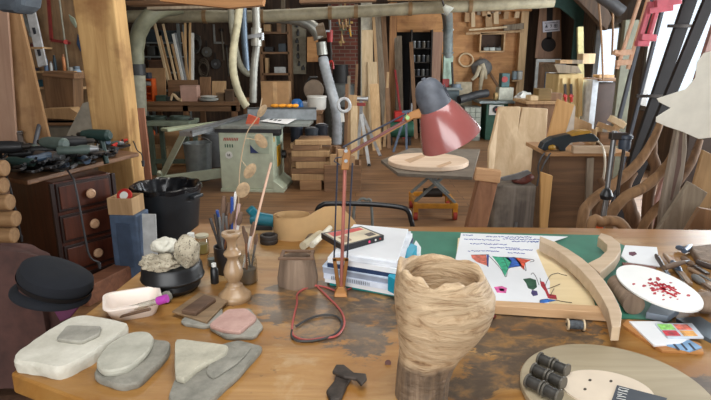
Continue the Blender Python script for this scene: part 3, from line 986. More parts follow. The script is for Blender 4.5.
# head: cap and shade on one slanted axis
apex, mouth = at(423.5, 79, YL - .02), at(451, 140, YL + .005)
ax = (mouth - apex)
L = ax.length
Mh = Matrix.Translation(apex) @ ax.to_track_quat('Z', 'Y').to_matrix().to_4x4()
u = per_px(YL, 1.45)
MB(Mh).lathe([(.001, 0), (.006 * 1, -.002), (.007, .003), (.022, .006), (.033, .016), (.041, .032), (.0465, .052), (.0490, L * .47)], 40).build('lamp_cap', LCAP, lamp, smooth=True)
mb = MB(Mh)
for j in range(9):
    for kx in (-1, 1):
        a0 = [(.0482 * math.cos(t), .0482 * math.sin(t), L * .20 + j * .0056) for t in [R(-90 + (52 if kx > 0 else 190) + 4.5 * s) for s in range(9)]]
        mb.tube(a0, .0013, 5)
mb.build('vent_slots', plain('slot_dark', (40, 46, 60), .6), lamp)
MB(Mh).lathe([(.047, L * .43), (.051, L * .45), (.060, L * .52), (.078, L * .73), (.091, L * .92), (.0945, L), (.0925, L), (.089, L * .92), (.075, L * .72), (.056, L * .52), (.046, L * .45)], 56, cap0=False, cap1=True).build('lamp_shade', LR, lamp, smooth=True, angle=50)
MB(Mh).blob((0, 0, L * .72), (.028, .028, .035), 0, 0, 1, 2).build('bulb', plain('bulb_white', (230, 230, 220), .3), lamp, smooth=True)
CORD = plain('red_cord', (172, 84, 78), .45)
zc = ZB + .004
cord = smooth_path([on(x, y, zc) for x, y in ((336, 291), (325, 287), (312, 286), (298, 293), (297, 303), (294, 316), (292, 328), (294, 336), (306, 340), (322, 338), (336, 336), (344, 326), (343, 315), (337, 306), (328, 297), (318, 287), (312, 280))], 5)
MB().tube(cord, .0032, 8).build('cord', CORD, lamp, smooth=True)
MB().tube(smooth_path([on(x, y, zc) for x, y in ((344, 291), (358, 286), (366, 288), (376, 290))], 5), .0032, 8).build('cord', CORD, lamp, smooth=True)
one(MB().tube(smooth_path([on(x, y, ZB + .005) for x, y in ((292, 330), (292, 337), (300, 341), (318, 340), (335, 334), (342, 324), (336, 316), (322, 315), (308, 319), (296, 326))], 5), .003, 8), 'wire_loop', plain('dark_cable', (58, 56, 54), .6), 'dark cable loop lying beside the red lamp cord', 'cable', smooth=True)

# -------- rusty iron bracket in two pieces
RU = plain('rusty_iron', (66, 58, 52), .6, .4, var=.3, scale=40)
one(MB().flat([(326, 390), (334, 380), (336, 372), (345, 369), (352, 376), (348, 382), (341, 398), (330, 399)], ZB, .012), 'iron_bracket', RU, 'rusty dark iron bracket lying before the vase', 'bracket', bevel=.004)
one(MB().flat([(332, 371), (336, 364), (344, 364), (354, 372), (366, 373), (367, 378), (361, 384), (356, 378), (344, 376)], ZB + .0123, .009), 'iron_bar', RU, 'bent dark iron bar crossing the rusty bracket', 'bar', bevel=.003)
one(MB().cyl(on(388, 363, ZB), on(388, 363, ZB + .004), .008, .008, 16), 'wood_button', plain('dark_red_wood', (88, 44, 32), .5), 'tiny dark red disc on the bench beside the vase', 'disc')

# -------- burl vase
BURL, nt, b = base_mat('burl_wood', .55)
f = tnoise(nt, 2.0, 8, (3.5, 3.5, 17), .66, 2.6)
col = ramp(nt, f, [(0.30, (118, 90, 62)), (0.39, (174, 142, 106)), (0.50, (206, 178, 142)), (0.75, (216, 190, 154))])
fb = tnoise(nt, 7, 4)
mk = ramp(nt, fb, [(.55, (0, 0, 0)), (.75, (160, 160, 160))])
col = mix(nt, mk, col, lin((150, 116, 86)))
tc = nt.nodes.new('ShaderNodeTexCoord')
sx = nt.nodes.new('ShaderNodeSeparateXYZ')
nt.links.new(tc.outputs['Object'], sx.inputs[0])
ma = nt.nodes.new('ShaderNodeMath')
ma.operation = 'MULTIPLY_ADD'
ma.inputs[1].default_value = .10
nt.links.new(fb, ma.inputs[0])
nt.links.new(sx.outputs[2], ma.inputs[2])
fk = tnoise(nt, 3, 8, (14, 14, 1.5), .7, .5)
barkc = ramp(nt, fk, [(.3, (74, 60, 48)), (.55, (134, 112, 90)), (.75, (164, 142, 118))])
mk = ramp(nt, ma.outputs[0], [(.128, (255, 255, 255)), (.150, (0, 0, 0))])
col = mix(nt, mk, col, barkc)
nt.links.new(col, b.inputs['Base Color'])
bump(nt, b, f, .9, .015)
YV = 1.115
LV = [(388.5, 395, 447), (378, 396, 448), (366, 397, 452), (356, 398, 458), (347, 399, 467), (336, 398, 477), (322, 396, 487), (308, 395, 492.5), (294, 394.5, 493.5), (282, 395, 489), (270, 397, 484)]
NS = 96
out_r, last = [], None
zs = []
for y, xl, xr in LV:
    l, r = at(xl, y, YV), at(xr, y, YV)
    z = max(l.z, ZB) if y > 385 else l.z
    zs.append((Vector(((l.x + r.x) / 2, YV, z)), (r.x - l.x) / 2))
zs[0] = (Vector((zs[0][0].x, YV, ZB)), zs[0][1])
# refine between levels
fine = []
for i in range(len(zs) - 1):
    for k_ in range(4):
        t = k_ / 4
        fine.append((zs[i][0].lerp(zs[i + 1][0], t), zs[i][1] * (1 - t) + zs[i + 1][1] * t))
fine.append(zs[-1])
H = fine[-1][0].z - ZB


def vring(c, r, dz=0, wob=1.0):
    ring = []
    hh = (c.z - ZB) / H
    for q in range(NS):
        t = 2 * math.pi * q / NS
        ct, st = math.cos(t), math.sin(t)
        tw = noise.noise(Vector((ct * 1.3, st * 1.3, c.z * 7 + ct * .8)))
        rid = noise.noise(Vector((ct * 1.6 + 5, st * 1.6, (c.z + .07 * ct) * 26)))
        flute = noise.noise(Vector((ct * 4.5, st * 4.5, 2 + c.z * 2)))
        k_ = 1 + wob * (.045 * tw + .016 * rid + (.075 * flute if hh < .35 else .02 * flute))
        # the rim rises and dips in broad torn waves
        rim = max(0.0, (hh - .66) / .34) ** 1.4
        wav = (.026 * noise.noise(Vector((ct * 1.3 + 3, st * 1.3, 7))) + .022 * noise.noise(Vector((ct * 2.6, st * 2.2, 9)))
               + .012 * math.exp(-((t - 4.95) / .28) ** 2) + .012 * math.exp(-((t - 3.0) / .4) ** 2) - .016 * math.exp(-((t - 5.6) / .3) ** 2) - .012 * math.exp(-((t - 4.3) / .4) ** 2))
        ring.append((c.x + ct * r * k_, c.y + st * r * .93 * k_, c.z + dz + rim * wav))
    return ring


rg = [vring(c, r) for c, r in fine]
ct_, rt_ = fine[-1]
rg.append(vring(ct_ + Vector((0, 0, .005)), rt_ * .97))
rg.append(vring(ct_ + Vector((0, 0, .004)), rt_ * .90))
rg.append(vring(ct_ + Vector((0, 0, -.006)), rt_ * .85))
for dz, kr in ((-.022, .82), (-.045, .78), (-.08, .70), (-.11, .52), (-.13, .3)):
    c2 = ct_ + Vector((0, 0, dz))
    rg.append(vring(c2, rt_ * kr, 0, 1.4))
mb = MB()
mb.rings(rg)
one(mb, 'burl_vase', BURL, 'large carved burl wood vase with a ragged open rim', 'vase', smooth=True, angle=80)

# -------- drawing board, drawing, batten
PLY = wood('pale_plywood', (224, 200, 152), (238, 218, 176), 'x', 1.0, .6, bmp=.05)
one(MB().flat([(452, 305), (458, 238), (470, 236), (548, 236), (566, 250), (580, 268), (590, 286), (597, 312), (470, 309)], ZM, .009), 'drawing_board', PLY, 'pale plywood board with a curved edge under the drawing', 'board', bevel=.001)
ZP = ZM + .009
dr = one(MB().flat([(461, 233), (568, 236.5), (552, 242), (536, 250), (541, 262), (550, 282), (549, 308), (446, 303)], ZP, .0012), 'ink_drawing', PAPER, 'large white sheet with blue handwriting and coloured wing drawings', 'drawing')
zi = ZP + .0012
INKB = plain('blue_ink', (34, 66, 158), .7)
INKK = plain('dark_ink', (50, 40, 48), .7)
rr_ = random.Random(3)
for (x0, x1, y0, y1) in ((463, 470, 235.2, 235.4), (486, 530, 236.6, 237.4), (464, 500, 239.2, 240.6), (503, 538, 239, 239.6), (512, 537, 241.4, 241.8), (531, 538, 242, 242.4), (470, 506, 243.6, 244.8), (490, 518, 247.6, 248.2), (468, 496, 251, 251.2), (506, 532, 249.6, 250.2), (508, 522, 252.8, 253.4)):
    x = x0
    mb = MB()
    while x < x1:
        w = rr_.uniform(1.6, 4.2)
        t = (x - x0) / (x1 - x0)
        yy = y0 + (y1 - y0) * t
        pts = []
        n_ = max(3, int(w * 1.6))
        for s in range(n_):
            pts.append(on(x + w * s / (n_ - 1), yy + rr_.uniform(-.55, .55), zi + .0003))
        mb.tube(pts, .0018, 4)
        x += w + rr_.uniform(.5, 1.1)
    mb.build('handwriting_line', INKB, dr)


def sketch(name, px, c):
    ink(px, zi, name, plain('ink_%d_%d_%d' % c, c, .7, var=.25, scale=60), dr, .0004)


def lines(px_lists, name='ink_lines', mat=INKK, r=.0010):
    mb = MB()
    for l in px_lists:
        mb.tube(smooth_path([on(x, y, zi + .0006) for x, y in l], 4), r, 4)
    mb.build(name, mat, dr)


sketch('wing_drawing', [(471, 255), (486, 254.6), (488, 266), (477, 262), (472, 258)], (206, 110, 90))
sketch('wing_drawing', [(486.5, 254.6), (489, 255), (488.4, 267), (487, 266)], (60, 80, 150))
sketch('wing_drawing', [(492, 256), (500, 257), (508, 257), (512, 262), (508, 268), (505, 277), (501, 268), (497, 262)], (54, 170, 130))
sketch('wing_drawing', [(505, 257.6), (515, 257), (520, 262), (522, 266), (514, 267), (508, 268), (511, 262)], (44, 100, 190))
sketch('wing_drawing', [(515, 257.4), (524, 259), (531, 260), (525, 263), (524, 270), (520, 266)], (216, 84, 54))
lines([[(489, 256), (495, 262), (501, 269), (506, 277), (508, 269), (514, 267), (522, 266), (526, 271), (525, 263)], [(499, 257), (520, 258), (533, 259.6)], [(530, 262), (534, 261), (533, 259.5)], [(471, 255), (489, 254.5)], [(503, 257), (508, 268)], [(513, 257), (522, 266)]])
sketch('leaf_drawing', [(523, 279), (530, 278), (536, 280), (537, 287), (533, 290), (528, 288), (526, 283)], (46, 88, 66))
sketch('leaf_drawing', [(532, 290), (537, 291), (538, 295), (533, 296), (531, 293)], (70, 60, 110))
sketch('flower_drawing', [(494, 287), (502, 286), (507, 288), (506, 293), (497, 292.5)], (222, 96, 160))
sketch('flower_drawing', [(499, 288.6), (504, 288.6), (504, 291), (500, 291)], (120, 170, 180))
sketch('insect_drawing', [(540, 281), (544, 282), (547, 289), (549, 294), (556, 295), (557, 299), (548, 298), (545, 291), (541, 286)], (168, 48, 58))
sketch('insect_drawing', [(540, 300), (548, 299), (557, 300), (546, 302.6), (540, 303.4)], (50, 110, 190))
lines([[(539, 285), (536, 277), (533, 273), (531, 274.5)], [(545, 287), (547, 281), (551, 275), (558, 273)], [(558, 273), (562, 274.4), (567, 275.6)], [(547, 289), (553, 287), (560, 284)], [(550, 296), (554, 288.6)], [(540, 303), (540.5, 300), (548, 299)], [(556, 300), (563, 301.5), (572, 302.6)], [(541, 282), (540, 278)]])
# batten along the front of the board
BAT = wood('pale_batten', (190, 150, 108), (214, 178, 138), 'x', 1.4, .5)
pa, pb_ = on(489, 303, ZM + .028), on(610, 311.5, ZM + .028)
one(MB().flat([(489, 300), (608, 306), (612, 313), (486, 305)], ZB + .0031, .028), 'batten', BAT, 'straight pale wooden batten along the front of the drawing', 'batten', bevel=.002)

# -------- curved wooden bow with a branch
BOW = wood('pale_beech', (186, 160, 130), (206, 182, 152), 'x', 1.2, .5, bmp=.06)
zq = ZB + .0311
U = [(540, 236), (554, 241.5), (567.5, 248.5), (582, 258), (594.5, 269), (605, 281), (613, 293), (619, 305), (622, 313), (620.5, 327)]
Lw = [(612, 327), (608, 309), (601, 296), (591, 281), (580, 269), (567, 257), (554, 248), (540, 241)]
bow = thing('curved_bow', 'pale curved wooden bow with a hooked branch lying over the drawing', 'wooden bow', on(590, 280, zq))
zq2 = zq
MB().flat(U + Lw, zq2, .04).build('bow', BOW, bow, bevel=.002)
MB().flat([(588, 263), (600, 257), (607, 250), (607, 244.5), (602, 240), (598, 237), (601, 233), (611, 236), (620, 243), (621, 250.5), (616, 259), (608, 266), (600, 273)], zq2 + .001, .038).build('branch', BOW, bow, bevel=.002)

# -------- spool of grey thread
sp = on(575, 330, ZB)
t = thing('thread_spool', 'small spool of dark grey thread before the batten', 'spool', sp)
axv = Vector((.99, -.12, 0)).normalized()
cc = sp + Vector((0, 0, .0165))
MB().cyl(cc - axv * .019, cc + axv * .019, .0125, .0125, 24).build('thread', plain('grey_thread', (72, 76, 80), .8, var=.3, scale=120), t, smooth=True)
for s in (-1, 1):
    MB().cyl(cc + axv * s * .019, cc + axv * s * .024, .0165, .0165, 24).build('flange', plain('spool_wood', (206, 184, 150), .5), t, bevel=.001)
MB().cyl(cc - axv * .0262, cc - axv * .024, .005, .005, 12).build('hole', plain('spool_hole', (60, 50, 40), .8), t)
t = one(MB().tube([on(487, 320, ZB + .006), on(495, 316, ZB + .006)], [.006, .005], 10), 'marker_tip', plain('dark_red_marker', (110, 40, 40), .4), 'short dark red stub beside the vase', 'stub')

# -------- round wooden board in the corner with its clutter
cb = on(604, 388, ZB)
DISC = wood('turned_disc', (150, 136, 110), (178, 164, 136), 'x', 1.0, .6, bmp=.1)
rad = .207
pl = [on(518, 388, ZB + .02), on(690, 404, ZB + .02)]
cx, cy = cb.x + .008, cb.y - .034
one(MB(Matrix.Translation((cx, cy, ZB))).lathe([(rad - .004, 0), (rad, .004), (rad, .016), (rad - .004, .02)], 72), 'round_board', DISC, 'large round wooden board at the near edge of the bench', 'board', smooth=True)
ZD = ZB + .02
oval = [(608 + 47 * math.cos(t) - 3 * math.sin(t), 390 + 13 * math.cos(t) * .55 - 19 * math.sin(t)) for t in [2 * math.pi * q / 40 for q in range(40)]]
ov = one(MB().flat(oval, ZD, .004), 'oval_palette', plain('birch_plywood', (216, 200, 178), .6, var=.04), 'pale oval plywood palette with small holes on the round board', 'palette', smooth=True)
for x, y in ((590, 380), (611, 381), (585, 389)):
    MB().flat([(x + 1.7 * math.cos(t), y + 1.2 * math.sin(t)) for t in [2 * math.pi * q / 10 for q in range(10)]], ZD + .004, .0004).build('hole', plain('hole_dark', (70, 60, 50), .9), ov)
cd = one(MB().flat([(617, 385), (667, 398), (662, 412), (611, 402)], ZD + .0041, .003), 'dark_card', plain('dark_grey_card', (62, 68, 76), .5), 'dark grey card with white lettering on the oval palette', 'card')
mb = MB()
for seg in ([(619, 387.2), (629, 389.6)], [(618, 389.6), (628, 392)], [(618.4, 388.4), (622, 391), (627.4, 390.6)], [(617.6, 392), (622, 393), (627, 394.4)], [(617, 394.2), (622, 394.6), (617.4, 396.4), (622.6, 396.6), (626, 397.4)], [(616.4, 398), (626, 400)]):
    mb.tube([on(x, y, ZD + .0074) for x, y in seg], .0009, 4)
mb.build('lettering', WHITE, cd)

# bundle of dark bobbins
BOB = plain('dark_bobbin', (60, 58, 54), .5, .3, var=.25, scale=50)
rows = [((531, 386), (567, 394), 0), ((536, 374), (569, 381), 0), ((546, 360), (576, 367), 0)]
bobgroup = 'dark bobbins on the round board'
cpos = [((527, 376, 543, 384), 0.0, 'outer front'), ((544, 385, 560, 393), 0.0, 'inner front'),
        ((533, 365, 548, 372), .002, 'outer middle'), ((549, 373, 564, 380), .002, 'inner middle'),
        ((539, 354, 553, 360), .0, 'outer rear'), ((554, 361, 568, 367), .0, 'inner rear')]
for (x0, y0, x1, y1), dz, nm in cpos:
    r_ = .0165
    a0, a1 = on(x0, y0 + 4, ZD + r_), on(x1, y1 + 4, ZD + r_)
    d = (a1 - a0).normalized()
    t = thing('bobbin', 'dark bobbin, %s of the six on the round board' % nm, 'bobbin', (a0.x, a0.y, ZD), 0, bobgroup)
    MB().cyl(a0 + d * .004, a1 - d * .004, .0128, .0128, 20).build('core', BOB, t, smooth=True)
    MB().cyl(a0, a0 + d * .005, r_, r_, 22).build('flange', plain('bobbin_rim', (98, 94, 86), .4, .4), t, bevel=.001)
    MB().cyl(a1 - d * .005, a1, r_, r_, 22).build('flange', plain('bobbin_rim', (98, 94, 86), .4, .4), t, bevel=.001)

# -------- right hand side: white oval disc, log, cards, notebook, tools
lg0, lg1 = on(617, 272, ZM + .02), on(628, 300, ZM + .02)
one(MB().cyl(on(616, 283, ZM + .031), on(634, 305, ZM + .031), .028, .031, 24), 'wooden_roll', BARK, 'short rough log under the edge of the white oval disc', 'log', smooth=True, angle=50)
one(MB().flat([(646, 312), (654, 300), (668, 303), (680, 308), (668, 316)], ZM, .022), 'grey_box', plain('grey_blue_box', (124, 136, 150), .5), 'grey blue box under the white oval disc', 'box', bevel=.003)
zo = ZM + .064
el_ = [(660 + 43.5 * math.cos(t) + 5 * math.sin(t), 288 + 17.5 * math.cos(t) - 15 * math.sin(t)) for t in [2 * math.pi * q / 56 for q in range(56)]]
od = one(MB().flat(el_, zo, .005), 'oval_disc', plain('white_card_disc', (240, 240, 236), .6, var=.02), 'white oval disc with a red splatter print resting on the log', 'disc')
mb = MB()
rr_ = random.Random(11)
for i in range(46):
    u_, v_ = rr_.gauss(0, .22), rr_.gauss(0, .30)
    x, y = 662 + 40 * u_ + 6 * v_, 287 + 16 * u_ - 13 * v_ + 2
    s_ = rr_.uniform(.5, 1.9)
    mb.flat([(x + s_ * 1.4 * math.cos(t) * rr_.uniform(.6, 1.2), y + s_ * .7 * math.sin(t) * rr_.uniform(.6, 1.2)) for t in [2 * math.pi * q / 7 for q in range(7)]], zo + .005, .0005)
for seg in ([(648, 283), (656, 286), (664, 284), (672, 290), (680, 294)], [(652, 291), (660, 289), (668, 293), (676, 297)], [(656, 282), (661, 288), (670, 287), (676, 290)]):
    mb.tube([on(x, y, zo + .0055) for x, y in seg], .0034, 5)
mb.build('red_print', plain('red_print_ink', (176, 40, 52), .6), od)
one(MB().flat([(621, 256), (625, 245), (657, 247), (660, 266), (628, 262)], ZM, .006), 'note_pad', PAPER, 'white pad with a small dark print behind the oval disc', 'pad', bevel=.001)
o = bpy.data.objects['note_pad']
ink([(629, 252), (635, 251.6), (637, 254), (633, 256), (629, 254.6)], ZM + .0062, 'small_print', plain('print_maroon', (96, 44, 62), .7), o)
one(MB().flat([(622, 262), (628, 262.5), (657, 266.4), (652, 272), (624, 268)], ZB + .0031, .006), 'brown_book', plain('red_brown_leather', (124, 72, 56), .5), 'red brown book edge in front of the white pad', 'book', bevel=.002)
one(MB().flat([(622, 324), (628, 319), (700, 343), (704, 352), (662, 350), (636, 334)], ZB, .008), 'wooden_tray', wood('tray_wood', (168, 110, 58), (196, 142, 84), 'x'), 'thin wooden tray under the white sheets and colour card', 'tray', bevel=.001)
zt_ = ZB + .008
one(MB().flat([(629, 321), (660, 321), (690, 338), (681, 343), (654, 345)], zt_, .006), 'sheet_pile', PAPER, 'white sheets folded on the wooden tray', 'papers', bevel=.001)
one(MB().flat([(664, 344), (690, 340), (702, 347), (690, 351)], zt_, .004), 'striped_card', plain('blue_stripes', (130, 168, 204), .6), 'pale blue striped card at the end of the wooden tray', 'card')
for x in (672, 680, 688):
    ink([(x, 343.2), (x + 2, 342.8), (x + 8, 349.6), (x + 6, 350)], zt_ + .004, 'stripe', NAVY, bpy.data.objects['striped_card'])
cc = one(MB().flat([(655, 323), (692, 323), (704, 337), (668, 337)], zt_ + .0064, .006), 'colour_card', plain('pale_grey_plastic', (196, 204, 214), .3), 'clear plastic case with four bright colour pictures on the white sheets', 'case', bevel=.001)
for px, c in (([(657, 324), (671, 324), (676, 329.4), (661, 329.4)], (140, 206, 96)), ([(673, 324), (687, 324.4), (693, 329.6), (678, 329.6)], (214, 92, 62)), ([(662, 330.4), (676, 330.4), (681, 335.6), (666, 335.6)], (196, 44, 62)), ([(679, 330.4), (693, 330.6), (698, 335.8), (684, 335.8)], (224, 150, 60))):
    ink(px, zt_ + .0124, 'picture', plain('pic_%d_%d_%d' % c, c, .4, var=.3, scale=80), cc)

# carving tools at the far right end of the bench
TOOLC = [plain('tool_steel_blue', (92, 106, 126), .4, .5), plain('tool_dark_handle', (64, 52, 46), .5), plain('tool_bark', (116, 94, 76), .8), plain('tool_grey', (112, 112, 110), .6), plain('tool_tan', (150, 122, 96), .6)]
specs = [('steel_chisel', (656, 255), (674, 284), .008, 0, 'long blue steel chisel beside the white pad'), ('steel_chisel', (664, 254), (684, 280), .007, 3, 'grey steel chisel lying next to the blue one'),
         ('wooden_mallet', (672, 262), (690, 284), .012, 4, 'tan tool handle pointing at the oval disc'), ('carving_gouge', (682, 258), (708, 274), .010, 1, 'dark handled gouge at the bench end'),
         ('wood_stick', (690, 248), (716, 262), .011, 2, 'rough brown stick among the carving tools'), ('wood_stick', (676, 247), (706, 254), .009, 4, 'pale stick lying at the far rim of the bench'),
         ('carving_gouge', (693, 276), (716, 292), .011, 2, 'brown gouge close to the end of the oval disc'), ('steel_file', (688, 268), (714, 282), .007, 3, 'grey file lying between the gouges')]
for nm, p0, p1, r, ci, lab in specs:
    a0, a1 = on(p0[0], p0[1], ZB + .013), on(p1[0], p1[1], ZB + .013)
    d = (a1 - a0)
    t = thing(nm, lab, 'tool', (a0.x, a0.y, ZB), 0, 'tools at the bench end')
    MB().tube([a0, a0 + d * .1, a0 + d * .4, a0 + d * .5], [r * .7, r * 1.15, r, r * .6], 10).build('handle', TOOLC[(ci + 1) % 5], t, smooth=True)
    MB().bar(a0 + d * .48, a1, r * 1.5, r * .7).build('blade', TOOLC[ci], t, bevel=.001)
one(MB().flat([(690, 246), (715, 243), (720, 262), (700, 260)], ZB, .03), 'bark_block', BARK, 'grey bark block at the far end of the bench', 'block', bevel=.006)
one(MB().blob(on(704, 312, ZB) + Vector((0, 0, .03)), (.045, .05, .03), 12, .3), 'wood_knot', BARK, 'dark wood knot lying right of the oval disc', 'wood', smooth=True)
one(MB().flat([(676, 318), (700, 316), (716, 326), (716, 342), (704, 336)], ZB, .012), 'steel_plate', plain('blue_grey_steel', (104, 116, 126), .4, .5), 'blue grey steel plate behind the colour case', 'plate', bevel=.002)
# ------------------------------------------------------------------ the left side: chest, power tools, bin, chair with coat and cap
CH0 = Vector((-2.12, 3.75, 0))
rz = math.atan2(.81, .58)
chest = thing('chest_of_drawers', 'dark mahogany chest of drawers heaped with power tools', 'chest', CH0, rz)
CW, CD, CZ0, CZ1 = .46, .70, .07, .80
MB().box((CW / 2, CD / 2, (CZ0 + CZ1) / 2), (CW - .02, CD, CZ1 - CZ0)).build('body', W_MAHOG, chest, world=False, bevel=.006)
MB().box((CW / 2, CD / 2, CZ0 / 2 + .01), (CW + .03, CD + .03, CZ0 + .02)).build('plinth', W_MAHOGD, chest, world=False, bevel=.008)
KN = plain('pale_wood_knob', (186, 148, 116), .4)
for z in (.685, .455, .225):
    MB().box((CW / 2, -.006, z), (CW - .05, .016, .205)).build('drawer_frame', W_MAHOGD, chest, world=False, bevel=.005)
    d = MB().box((CW / 2, -.016, z), (CW - .085, .014, .165)).build('drawer', W_MAHOG, chest, world=False, bevel=.004)
    Mk = Matrix.Translation((CW / 2 + .02, -.022, z)) @ Matrix.Rotation(R(90), 4, 'X')
    k = MB(Mk).lathe([(.012, 0), (.012, .012), (.030, .018), (.036, .028), (.034, .038), (.020, .045), (.018, .042), (.008, .042)], 24).build('knob', KN, chest, world=False, smooth=True)
    k.parent = d
mb = MB()
for x in (.0, CW):
    mb.box((x, .0, (CZ0 + CZ1) / 2), (.035, .03, CZ1 - CZ0))
for q, x in enumerate((.0, CW)):
    MB().box((x, .0, (CZ0 + CZ1) / 2), (.03, .03, CZ1 - CZ0 - .01)).build('corner_post', W_MAHOGD, chest, world=False, bevel=.004)
ZT = .845
MB().flat([(-14, 174), (27, 180.5), (139, 152.5), (104, 148), (-14, 154)], .80, .035).build('top_board', wood('chest_top', (104, 72, 50), (146, 108, 78), 'x', 1.2, .5), chest, bevel=.008)
ZT = .8352

# tools heaped on the chest
GRD = [plain('tool_dark_green', (40, 62, 58), .45), plain('tool_slate_blue', (66, 84, 104), .45), plain('tool_black', (38, 38, 40), .45), plain('tool_grey_green', (84, 98, 92), .5), plain('tool_brown_grey', (96, 84, 76), .55)]


def grinder(px, py, ang, mat, label, L=.20, r=.030, z=0.0):
    p = on(px, py, ZT + r + z)
    t = thing('angle_grinder', label, 'grinder', (p.x, p.y, ZT + z), 0, 'power tools heaped on the chest')
    d = Vector((math.cos(ang), math.sin(ang), 0))
    MB().tube([p - d * L * .5, p - d * L * .46, p, p + d * L * .15, p + d * L * .4], [r * .7, r * .85, r * .8, r, r * .95], 14).build('motor_body', mat, t, smooth=True)
    MB().tube([p + d * L * .4, p + d * L * .62], [r * .9, r * .6], 12).build('gear_head', STEEL if mat != GRD[2] else IRON, t, smooth=True)
    h = p + d * L * .56
    MB().lathe([(r * 1.5, -.008), (r * 1.6, -.004), (r * 1.6, .004), (r * .8, .010)], 20, Matrix.Translation(h + Vector((0, 0, -r * .6)))).build('disc', IRON, t, smooth=True)
    s_ = Vector((-d.y, d.x, 0))
    MB().cyl(h, h + s_ * .07 + Vector((0, 0, .02)), .010, .012, 10).build('side_handle', BLACK, t, smooth=True)
    return t


def drill(px, py, ang, mat, label, z=0.02):
    p = on(px, py, ZT + .06 + z)
    t = thing('power_drill', label, 'drill', (p.x, p.y, ZT), 0, 'power tools heaped on the chest')
    d = Vector((math.cos(ang), math.sin(ang), 0))
    s_ = Vector((-d.y, d.x, 0))
    MB().tube([p - d * .15, p - d * .13, p + d * .03, p + d * .10], [.028, .046, .046, .034], 16).build('motor_body', mat, t, smooth=True)
    MB().tube([p + d * .10, p + d * .15, p + d * .16], [.022, .016, .006], 14).build('chuck', IRON, t, smooth=True)
    MB().bar(p - d * .06, p - d * .11 + Vector((0, 0, -.06 - z)) + s_ * .03, .034, .045).build('handle', mat, t, bevel=.008)
    MB().bar(p - d * .02 + Vector((0, 0, -.035)), p - d * .03 + Vector((0, 0, -.055)), .008, .012).build('trigger', BLACK, t)
    return t


heap = [('g', 12, 164, .3, 4, .24, .036, 0, 'brown grey angle grinder nearest the leaning board end of the chest'), ('g', 48, 156, -.4, 4, .24, .042, .05, 'grey power sander lying under the grey upright handle'), ('g', 36, 167, .1, 2, .26, .034, 0, 'black angle grinder in the front row of the tool heap'),
        ('g', 58, 164, 2.6, 1, .22, .036, .01, 'slate blue angle grinder at the middle of the heap'), ('g', 72, 161, .8, 3, .22, .034, .01, 'grey green grinder hanging over the front edge of the chest'), ('g', 90, 153, .2, 0, .24, .038, 0, 'dark green grinder under the big drill'),
        ('g', 106, 149, 2.9, 2, .22, .034, 0, 'black grinder at the red clamp end of the heap'), ('g', 26, 153, .6, 2, .24, .036, .05, 'black grinder behind the front row of tools'), ('g', 62, 151, -.2, 4, .26, .038, .06, 'brown grey grinder behind the blue one'), ('g', 84, 159, 2.2, 1, .2, .034, .03, 'slate blue grinder before the dark green one'),
        ('g', 20, 162, 2.9, 0, .22, .036, .05, 'dark green grinder lying over the front row'), ('g', 76, 150, .3, 3, .24, .036, .09, 'grey green grinder under the black drill'), ('g', 40, 158, 1.2, 1, .2, .034, .06, 'slate blue grinder between router and sander'),
        ('g', 104, 141, 2.4, 1, .17, .03, .05, 'slate blue tool on top by the red clamp'), ('g', 64, 141, .9, 0, .18, .032, .07, 'dark green tool on top behind the black drill'), ('g', 82, 146, 1.7, 4, .16, .03, .06, 'short brown grey tool between the drills'), ('g', 30, 149, 1.5, 3, .17, .03, .06, 'grey green tool lying on the router side'), ('g', 112, 144, .4, 3, .16, .028, .02, 'grey green tool under the red clamp'), ('g', 46, 149, .4, 2, .2, .032, .08, 'black tool on top between router and drills'),
        ('d', 94, 135, 2.9, 0, .16, 0, 0, 'dark green power drill on top of the tool heap'), ('d', 72, 142, .5, 2, .13, 0, 0, 'black power drill lying below the dark green drill'), ('d', 8, 147, .2, 2, .12, 0, 0, 'black drill at the board end of the tool heap'), ('d', 52, 143, 2.7, 3, .14, 0, 0, 'grey green drill leaning on the sander')]
for kd, px, py, an, ci, L_, r_, z_, lab in heap:
    if kd == 'g':
        grinder(px, py, an, GRD[ci], lab, L_, r_, z_ * 1.5)
    else:
        drill(px, py, an, GRD[ci], lab, L_)
# upright handles and cap
p = on(38, 145, ZT)
t = thing('tool_tube', 'grey upright tool handle rising out of the heap', 'tool', p)
MB().cyl(on(34, 148, ZT + .01), at(40, 122, p.y + .05), .019, .021, 16).build('handle', plain('handle_slate', (84, 88, 96), .5), t, smooth=True, bevel=.004)
p = on(21, 146, ZT)
t = thing('router', 'round grey router with a wide flange beside the upright handle', 'router', p)
MB().lathe([(.05, 0), (.05, .03), (.032, .05), (.03, .11), (.038, .115), (.038, .13), (.02, .135)], 20).build('body', GRD[4], t, world=False, smooth=True)
MB().lathe([(.034, .135), (.034, .142), (.01, .142)], 18).build('cap', STEEL, t, world=False, smooth=True)
# red clamps
t = thing('hand_clamp', 'red squeeze clamp lying at the post end of the chest', 'clamp', on(120, 148, ZT))
for (a0, a1, hz) in (((110, 150), (128, 141), .03), ((112, 146), (131, 139), .055)):
    MB().tube(smooth_path([on(a0[0], a0[1], ZT + hz), on((a0[0] + a1[0]) / 2, (a0[1] + a1[1]) / 2 - 1.5, ZT + hz + .015), on(a1[0], a1[1], ZT + hz)], 4), .012, 8).build('jaw', RED, t, smooth=True)
MB().bar(on(112, 150, ZT + .012), on(130, 145, ZT + .02), .012, .02).build('bar', IRON, t)
